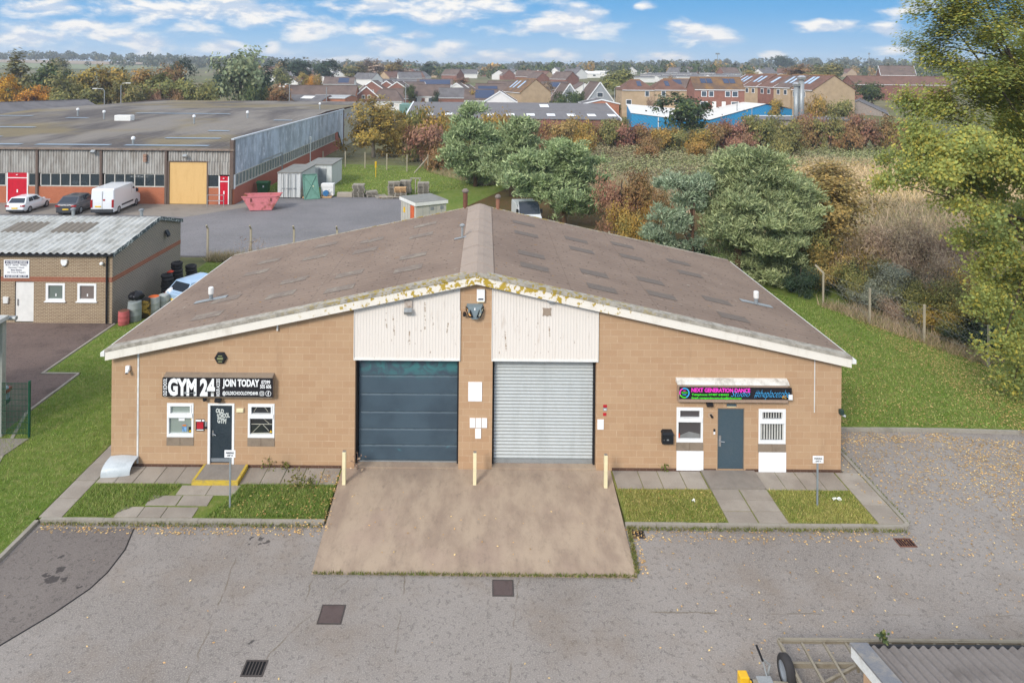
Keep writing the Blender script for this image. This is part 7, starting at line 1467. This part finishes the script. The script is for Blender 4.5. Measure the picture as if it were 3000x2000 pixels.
# shrubs around the pines
for px, top, Y, w, mt, lb, kd in ((1428,388,54,130,L_rd,'tall dusky red shrub between the two big pines','bush'),(1490,412,53,120,L_ru,'russet shrub right of the dusky red one','bush'),(1465,450,51,130,L_gd,'golden brown shrub below the red ones','bush'),(1530,455,49,80,L_ru,'small russet shrub beside the bluish pine','bush'),(1885,350,48,215,L_br,'tall brown hawthorn right behind the largest pine','tall'),(1870,520,44,110,L_ol,'dark olive shrub under the right side of the largest pine','bush'),(1840,600,41,90,L_dk,'dark shrub at the foot of the largest pine','bush'),(1600,560,45,90,L_dk,'dark undergrowth shrub between the two pines','bush')):
    T(px, top, Y, w*1.15, kd, mt, lb)
rr2 = random.Random(5)
sl = [(1935,545,42.5,110,L_br,'brown leafy shrub behind the cranked fence post'),(2000,520,43,110,L_tw,'bare twiggy shrub right of the cranked fence post'),(2065,505,43,120,L_tw,'large bare twiggy shrub in the middle of the thicket'),(2130,520,42,120,L_tw,'bare twiggy shrub left of the leafy tree'),(1985,590,39.5,90,L_ol,'olive shrub low behind the fence, left'),(2040,612,38.5,95,L_bg,'blue grey shrub low behind the fence'),(2095,600,38,100,L_bg,'larger blue grey shrub near the fence middle'),(2150,590,37.5,100,L_tw,'brown twiggy shrub near the fence, right'),(2190,600,37,90,L_gd,'golden shrub at the right end of the thicket'),(2110,660,36,85,L_ol,'dark olive shrub close to the fence, middle'),(2165,668,35,90,L_gd,'gold and olive shrub close to the fence, right'),(2215,660,34.5,100,L_ol,'olive shrub under the leafy tree'),(2260,720,33,90,L_dk,'dark shrub at the foot of the leafy tree'),(2000,650,38.3,70,L_bg,'small grey shrub beside the fence post'),(2070,672,36.8,70,L_tw,'small twiggy shrub at the fence foot'),(2220,540,41,110,L_tw,'bare shrub behind the leafy tree'),(1960,600,40.5,70,L_dk,'dark shrub right behind the cranked post')]
for px, top, Y, w, mt, lb in sl: T(px, top, Y, w*1.6, 'bush', mt, lb, group='thicket behind the right fence')
# the big poplar at the right edge
pl = [(2165,30,70,60),(2230,10,70,60),(2310,40,80,70),(2140,100,58,48),(2215,90,70,60),(2300,120,80,66),(2160,165,62,46),(2245,170,76,60),(2335,190,80,70),(2125,235,56,42),(2205,245,72,54),(2290,265,82,60),(2350,290,70,70),(2100,310,56,40),(2180,325,70,52),(2270,345,78,60),(2065,375,50,32),(2130,395,66,40),(2215,410,72,50),(2310,425,82,60),(2060,420,40,22),(2170,455,52,26),(2270,490,70,46),(2345,510,70,60),(2250,560,52,40),(2320,585,64,50),(2280,640,58,44),(2345,660,60,55),(2270,700,44,34),(2320,735,56,44),(2300,800,44,36),(2350,820,56,50),(2330,875,36,30),(2400,120,90,120),(2400,360,90,120),(2400,600,80,120),(2200,-70,80,70),(2300,-60,90,80),(2190,-150,60,60),(2280,-160,70,70)]
big('poplar_tree','tall airy green and yellow poplar filling the right edge','tree',pl,27.6,(23.4,),L_po,8200,17,.40,.125,bark,.13,41,dep=1.0,aspect=.7,shell=.3,limbs=22,flat=.8)
# ground cover, loose grass and leaves: masses nobody could count
def scatter(n, poly_fn, rng): return poly_fn(n, rng)
def in_poly(poly, n, rng):
    P = np.array(poly); lo, hi = P.min(0), P.max(0); out = []
    while sum(map(len, out)) < n:
        q = rng.uniform(lo, hi, (n,2)); ins = np.zeros(n, bool); j = len(P)-1
        for i in range(len(P)):
            c = ((P[i,1] > q[:,1]) != (P[j,1] > q[:,1])) & (q[:,0] < (P[j,0]-P[i,0])*(q[:,1]-P[i,1])/(P[j,1]-P[i,1]+1e-12)+P[i,0]); ins ^= c; j = i
        out.append(q[ins])
    return np.concatenate(out)[:n]
def blades(name, polys, mat, h, w, z=0.0, seed=1, lean=.5):
    rng = np.random.default_rng(seed); A = []
    for poly, n in polys:
        q = in_poly(poly, n, rng); zz = np.full(n, z) if z is not None else hgt(q[:,0], q[:,1])-.15
        B = np.column_stack([q, zz]); s = h*rng.uniform(.4,1.3,n); a = rng.uniform(0,2*np.pi,n); d = np.column_stack([np.cos(a), np.sin(a), 0*a])*w*.5
        tip = B+np.column_stack([rng.normal(size=(n,2))*lean*s[:,None], s]); A.append(np.stack([B-d, B+d, tip], 1))
    return stuff(obj(name, quads_mesh(name, np.concatenate(A), mat)))
g1 = leafmat('lawn_blades', S(110,134,56,.76), S(128,146,70,.76), S(158,156,98,.78), .35, .6); g2 = leafmat('dry_blades', S(148,150,80,.78), S(128,142,66,.74), S(186,170,110,.8), .35, .9); g3 = leafmat('straw_blades', S(222,200,160,.72), S(204,182,138,.68), S(190,170,110,.62), .3, .3); g4 = leafmat('brown_rough_blades', S(186,164,136,.66), S(170,150,118,.62), S(150,146,96,.6), .3, .3); g5 = leafmat('bramble_leaves', S(146,148,100,.68), S(156,142,106,.66), S(132,146,92,.66), .15, .05)
left_lawn = [(-17.55,14),(-13.28,14),(-13.28,33),(-12.6,33),(-12.6,46),(-19.0,46),(-19.0,29.7),(-17.55,29.6)]
blades('grass', [(left_lawn, 60000),([(-12.45,20.15),(-11.2,20.15),(-10.5,20.7),(-9.9,21.2),(-9.7,21.7),(-12.45,21.7)], 6000),([(-8.3,20.15),(-4.75,20.15),(-4.8,21.75),(-7.7,21.75),(-8.0,20.7)], 11000)], g1, .09, .02, -.01, 1)
blades('grass', [([(4.35,20.12),(7.3,20.12),(7.3,21.68),(4.35,21.68)], 9000),([(9.2,20.12),(11.8,20.12),(11.8,21.68),(9.2,21.68)], 8000)], g2, .07, .018, -.01, 2)
blades('grass', [([(12.2,25.7),(17.5,25.7),(24,25.3),(23.5,30),(19.5,39),(13,46),(12.2,46)], 50000)], g1, .09, .03, .0, 3)
blades('grass', [([(-24,72),(-7,71.6),(0,80),(-8,92),(-24,94)], 14000)], g1, .14, .07, .0, 4)
blades('dry_grass', [([(30,70),(66,70),(72,104),(40,104)], 16000)], g3, .9, .12, None, 5)
blades('rough_grass', [([(22,46),(62,46),(70,72),(26,72)], 22000),([(8,66),(28,62),(30,80),(10,90)], 8000)], g4, .8, .09, None, 6)
blades('long_grass', [([(-19.3,46.6),(-4,46.6),(-4,47.9),(-19.3,47.9)], 7000)], g4, .55, .035, .0, 7)
blades('dry_grass', [([(-7.6,88.5),(-3,82),(0,78),(2,80),(-5,90)], 2500),([(19.2,39.2),(20.4,36.2),(21.7,33.6),(22.9,31),(24.5,31.5),(21.5,38.5)], 2500)], g4, .45, .04, .0, 8)
rng = np.random.default_rng(9); q = in_poly([(8,82),(64,100),(80,120),(-4,118),(-2,98)], 900, rng); P = []
for x, y in q:
    n = 55; r = rng.uniform(.6,1.9); d = unit(n, rng); d[:,2] = np.abs(d[:,2]); P.append(np.array([x, y, -.1])+d*np.array([r, r, r*.75])*rng.uniform(.6,1,n)[:,None])
P = np.concatenate(P); stuff(obj('bramble_cover', quads_mesh('bramble_cover', leaf_quads(P, .3, rng, np.tile([0,0,1.0], (len(P),1))), g5)))
# fallen leaves
lv = leafmat('fallen_leaf', S(206,166,108,.68), S(176,140,84,.62), S(220,192,128,.74), .1, 2.0)
def leaves(spec, seed, size):
    rng = np.random.default_rng(seed); out = []
    for poly, n, z in spec:
        q = in_poly(poly, n, rng); P = np.column_stack([q, np.full(n, z)+rng.uniform(.008,.03,n)]); out.append(leaf_quads(P, size, rng, np.tile([0,0,4.0], (n,1))))
    return np.concatenate(out)
A = -.1
Q = leaves([([(12.9,19),(16.5,18),(22,17),(22,24.6),(17.5,25.3),(13,25.3)], 1500, A),([(15.6,17),(24,16),(24,24.4),(17,25.2),(16.2,22)], 6500, A),([(12.9,22),(15,21),(22,24.3),(17.5,25.3),(13,25.3)], 1600, A),([(14,14.5),(22,14.5),(22,18),(15,18)], 1100, A),([(12.9,24.6),(17.5,24.8),(17.5,25.4),(12.9,25.4)], 500, A),([(5,15.4),(16,15),(16,19.4),(5,19.4)], 280, A),([(-13,19.55),(-4.7,19.5),(-4.7,19.93),(-13,19.93)], 480, A),([(-5.6,19.6),(-4.5,19.6),(-4.7,22.5),(-5.4,22.5)], 260, -.01),([(4.2,19.4),(12.6,19.4),(12.8,19.93),(4.2,19.93)], 380, A),([(4.15,18.1),(4.5,18.1),(4.6,20),(4.3,20)], 120, A),([(-13,13),(5,13),(5,18),(-13,20)], 60, A),([(4.4,20.2),(7.3,20.2),(7.3,21.7),(4.4,21.7)], 60, 0),([(-8,20.2),(-4.8,20.2),(-4.8,21.6),(-7.6,21.6)], 110, .02),([(12.3,25.8),(24,25.4),(23,31),(17,36),(12.5,36)], 4200, .03),([(-4.4,18.3),(4,18.3),(4.2,22.6),(-4.6,22.6)], 70, -.045),([(12.1,20.2),(12.6,20.2),(12.7,25.2),(12.2,25.2)], 60, .0),([(20,24),(25,24),(24,31),(20,37)], 4500, .04)], 12, .06)
stuff(obj('fallen_leaves', quads_mesh('fallen_leaves', Q, lv)))
# moss and weeds along kerbs and the apron edge
wd = leafmat('weed_green', S(112,124,52,.55), S(130,126,70,.55), S(150,136,86,.55), .2, 2.0)
blades('kerb_weeds', [([(-13,19.8),(-4.7,19.8),(-4.7,19.95),(-13,19.95)], 900),([(4.3,19.8),(12.5,19.8),(12.5,19.95),(4.3,19.95)], 1100),([(-4.5,17.98),(4.15,17.95),(4.15,18.06),(-4.5,18.06)], 1400),([(4.12,18.1),(4.25,18.1),(4.4,20),(4.28,20)], 500),([(12.77,20.2),(12.85,20.2),(12.85,25.2),(12.77,25.2)], 350),([(-4.3,22.62),(-.9,22.62),(-.9,22.70),(-4.3,22.70)], 220),([(.3,22.62),(3.8,22.62),(3.8,22.70),(.3,22.70)], 180),([(-13.32,10),(-13.22,10),(-13.22,19.9),(-13.32,19.9)], 500)], wd, .07, .03, -.06, 13)
def weed(x, y, z, h, lab, n=60, mt=wd, seed=1):
    rng = np.random.default_rng(seed); P = np.array([x, y, z])+np.column_stack([rng.normal(size=n)*h*.3, rng.normal(size=n)*h*.3, rng.uniform(.05,1,n)*h])
    o = thing('weed', lab, 'weed', (x, y, z)); me = quads_mesh('leaves', leaf_quads(P-np.array([x, y, z]), .09, rng), mt); obj('leaves', me, o); MB().tube([(0,0,0),(.02,0,h*.5),(0,.03,h)], [.012,.008,.004], 5).build('stem', mt, o, world=False)
weed(-5.95,21.65,0,.55,'bushy weed at the back of the left lawn near the apron',110,wd,2); weed(-5.5,21.6,0,.35,'low leafy weed right of the bushy one',80,wd,3); weed(-7.15,22.6,0,.4,'thin weed growing at the wall under the truss barred window',30,wd,4); weed(-4.2,22.64,0,.55,'thin weed growing by the left edge of the blue door',30,L_tw,5); weed(6.1,22.64,0,.25,'small weed at the foot of the wall below the letter box',30,wd,6); weed(7.75,12.95,2.5,.17,'green weed sprouting from the garage gutter',34,L_gn,7); weed(-6.6,22.64,0,.22,'small green weed on the paving beside the thin one',40,wd,8)
for i, (x, y) in enumerate(((-16.6,47.6),(-15.9,47.5))): weed(x, y, 0, 1.5, 'tall dry weed by the yard fence, %s one' % ('left','right')[i], 130, L_tw, 20+i)
# far woods on the skyline
def wood(name, spec, seed, leaf=3.2, mat=L_far):
    rng = np.random.default_rng(seed); out = []
    for x0, x1, y0, y1, n, hh in spec:
        xs_ = rng.uniform(x0, x1, n); ys_ = rng.uniform(y0, y1, n)
        for x, y in zip(xs_, ys_):
            h = hh*rng.uniform(.6,1.25); r = h*rng.uniform(.35,.6); k = 46; d = unit(k, rng); z0 = float(hgt(x, y))
            P = np.array([x, y, z0+h*.52])+d*np.array([r, r, h*.48])*rng.uniform(.55,1,k)[:,None]; out.append(leaf_quads(P, leaf*h/11, rng, d))
    return stuff(obj(name, quads_mesh(name, np.concatenate(out), mat)))
wood('distant_wood', [(-1100,-250,930,1040,420,12),(-420,-60,700,900,110,12),(-260,420,1150,1350,260,12),(120,900,900,1100,240,13),(-150,520,620,760,110,10),(330,620,620,700,60,11)], 51)
wood('distant_wood', [(-60,330,460,600,80,9),(-180,60,440,560,60,9),(120,420,430,520,50,8),(260,520,330,430,40,8),(-160,-90,500,560,8,9)], 52, 3.0, L_gn)
wood('distant_wood', [(-200,500,440,700,60,9),(-200,-140,500,600,14,10),(300,560,380,520,40,9)], 53, 3.0, L_br)
wood('distant_wood', [(-1400,1500,1500,1900,420,14)], 54, 4.2)
SKYTOP = (.40,1.42,2.7,1); SKYLOW = (1.35,2.15,2.95,1); SKYMIX = 1.0; CLOUD_D = (2.0,2.35,2.85,1); CLOUD_L = (3.5,3.4,3.25,1); CLOUD_FILL = (5.0,5.0,5.1,1); SKYSTR = .15; SUNSTR = 1.6; SUNANG = 14.0; EXPO = 1.0; HAZE = .00035
# ------------------------------------------------------------------ sky, sun, camera
SUN_EL, SUN_AZ = math.radians(33), math.radians(210)      # azimuth measured clockwise from +Y: behind the camera, to the left
wd_ = bpy.data.worlds.new('World'); SC.world = wd_; wd_.use_nodes = True
nt = wd_.node_tree; nt.nodes.clear()
class WT(NT):
    def __init__(s, tree): s.t = tree; s.out = s.n('ShaderNodeOutputWorld')
w = WT(nt)
sky = w.n('ShaderNodeTexSky', sky_type='NISHITA'); sky.sun_disc = False; sky.sun_elevation = SUN_EL; sky.sun_rotation = SUN_AZ; sky.altitude = 50; sky.air_density = 1.3; sky.dust_density = .6; sky.ozone_density = 3.0
d = w.n('ShaderNodeTexCoord').outputs['Generated']
sep = w.n('ShaderNodeSeparateXYZ'); w.set(sep, i0=d)
ya = w.math('MAXIMUM', w.math('ABSOLUTE', sep.outputs[1]), .02)
u = w.math('DIVIDE', sep.outputs[0], ya); v = w.math('DIVIDE', sep.outputs[2], ya)     # bearing and elevation tangents
cb = w.n('ShaderNodeCombineXYZ'); w.set(cb, i0=u, i1=v)
uv = w.scale(cb.outputs[0], 1, 2.6, 1)
n1 = w.n('ShaderNodeTexNoise'); w.set(n1, Vector=uv, Scale=12.0, Detail=9.0, Roughness=.57, Distortion=.2)
n3 = w.n('ShaderNodeTexNoise'); w.set(n3, Vector=w.vm('ADD', uv, (-.006, .022, 0)), Scale=12.0, Detail=9.0, Roughness=.57, Distortion=.2)
n2 = w.n('ShaderNodeTexNoise'); w.set(n2, Vector=uv, Scale=7.0, Detail=5.0, Roughness=.6)
wob = w.vm('MULTIPLY', w.vm('SUBTRACT', n1.outputs['Color'], (.5,.5,.5)), (.045,.018,0))
pv = w.vm('ADD', cb.outputs[0], wob)
clouds = [(430,22,190,34),(600,28,90,22),(860,14,90,18),(1060,8,140,20),(1025,38,70,16),(1290,56,105,26),(1330,44,60,22),(1240,68,90,12),(1615,76,60,22),(1645,92,70,12),(905,108,48,16),(955,85,38,11),(1030,112,42,17),(1295,127,36,12),(340,100,70,18),(70,88,100,18),(255,80,50,12),(700,62,66,24),(860,62,34,12),(622,108,20,16),(2035,74,40,14),(2095,14,46,20),(1775,127,26,9),(1140,132,80,12),(90,16,100,18),(770,134,70,9),(1530,133,60,9),(1900,60,60,10),(1470,12,30,10),(510,108,50,12),(180,60,120,14),(1390,132,26,8),(2060,112,50,10)]
def cen(x, y): a, b = un(x, y); return a/F, -b/F
acc = None
for x, y, rx, ry in clouds:
    cx, cz = cen(x, y); q = w.vm('LENGTH', w.vm('DIVIDE', w.vm('SUBTRACT', pv, (cx, cz, 0)), (rx/F*1.55, ry/F*1.6, 1)))
    acc = q if acc is None else w.math('MINIMUM', acc, q)
dens = w.math('ADD', w.math('MULTIPLY', w.math('SUBTRACT', 1.0, acc), .75), w.math('MULTIPLY_ADD', n1.outputs['Fac'], 2.2, -1.1))
far = w.math('MULTIPLY', w.ramp(n2.outputs['Fac'], .40, .56), w.math('MULTIPLY', w.ramp(v, .15, .4), .95))        # broken bright cloud added overhead, out of view, as white fill light
band = w.math('MULTIPLY', w.ramp(w.math('ADD', w.math('MULTIPLY', n2.outputs['Fac'], .6), w.math('MULTIPLY', n1.outputs['Fac'], .5)), .46, .72), .75)
leftv = w.math('MULTIPLY', band, w.math('ADD', w.math('MULTIPLY', w.ramp(u, .05, -.6), .6), w.math('MULTIPLY', w.ramp(v, .045, .0), .6)))
mask = w.math('MAXIMUM', w.math('MAXIMUM', w.ramp(dens, -.05, .6), w.math('MINIMUM', leftv, .6)), far)
below = w.ramp(sep.outputs[2], -.002, .004); mask = w.math('MULTIPLY', mask, below)
tint = w.mix(1.0, sky.outputs[0], (1.0,1.0,1.0,1), 'MULTIPLY')
hz_ = w.ramp(v, .11, .0)
blue = w.mix(hz_, SKYTOP, SKYLOW)
skc = w.mix(w.math('MULTIPLY', w.ramp(v, 1.2, .25), SKYMIX), sky.outputs[0], blue)
lit = w.ramp(w.math('SUBTRACT', n1.outputs['Fac'], n3.outputs['Fac']), -.07, .07)
ccol = w.mix(w.ramp(v, .14, .5), w.mix(lit, CLOUD_D, CLOUD_L), CLOUD_FILL)
final = w.mix(mask, skc, ccol)
bg = w.n('ShaderNodeBackground'); w.set(bg, Color=final, Strength=SKYSTR); nt.links.new(bg.outputs[0], w.out.inputs[0])
sun = bpy.data.lights.new('sun', 'SUN'); sun.energy = SUNSTR; sun.angle = math.radians(SUNANG); sun.color = (1.0,.95,.88)
so = bpy.data.objects.new('sun', sun); COL.objects.link(so)
sd = Vector((math.sin(SUN_AZ)*math.cos(SUN_EL), math.cos(SUN_AZ)*math.cos(SUN_EL), math.sin(SUN_EL)))
so.rotation_euler = sd.to_track_quat('Z', 'Y').to_euler(); so.location = (-20,-20,40)
cam = bpy.data.cameras.new('camera'); co = bpy.data.objects.new('camera', cam); COL.objects.link(co)
cam.sensor_fit = 'HORIZONTAL'; cam.sensor_width = 36; cam.lens = 36*F/2352
cam.shift_x = (1176-1116)/2352; cam.shift_y = -(784-162)/2352; cam.clip_end = 9000; cam.clip_start = .1
co.location = (0, 0, H)
co.rotation_euler = (math.radians(90), 0, 0)
co.rotation_mode = 'XYZ'
co.matrix_world = Matrix.Translation((0,0,H)) @ Matrix.Rotation(math.radians(90), 4, 'X') @ Matrix.Rotation(ROLL, 4, 'Z')
SC.camera = co
SC.view_settings.view_transform = 'Standard'; SC.view_settings.look = 'None'; SC.view_settings.gamma = 1; SC.view_settings.exposure = EXPO
SC.render.resolution_x, SC.render.resolution_y = 1024, 682
SC.cycles.max_bounces = 6; SC.cycles.transparent_max_bounces = 12; SC.cycles.use_denoising = True

if HAZE:
    hm = bpy.data.materials.new('thin_haze'); hm.use_nodes = True; ht = hm.node_tree; ht.nodes.clear()
    ho = ht.nodes.new('ShaderNodeOutputMaterial'); hv = ht.nodes.new('ShaderNodeVolumePrincipled'); hv.inputs['Color'].default_value = (.86,.92,1,1); hv.inputs['Density'].default_value = HAZE; hv.inputs['Anisotropy'].default_value = .2
    ht.links.new(hv.outputs[0], ho.inputs['Volume'])
    stuff(MB().box(-3600,3600,-60,5100,-2.5,62).build('haze', hm))
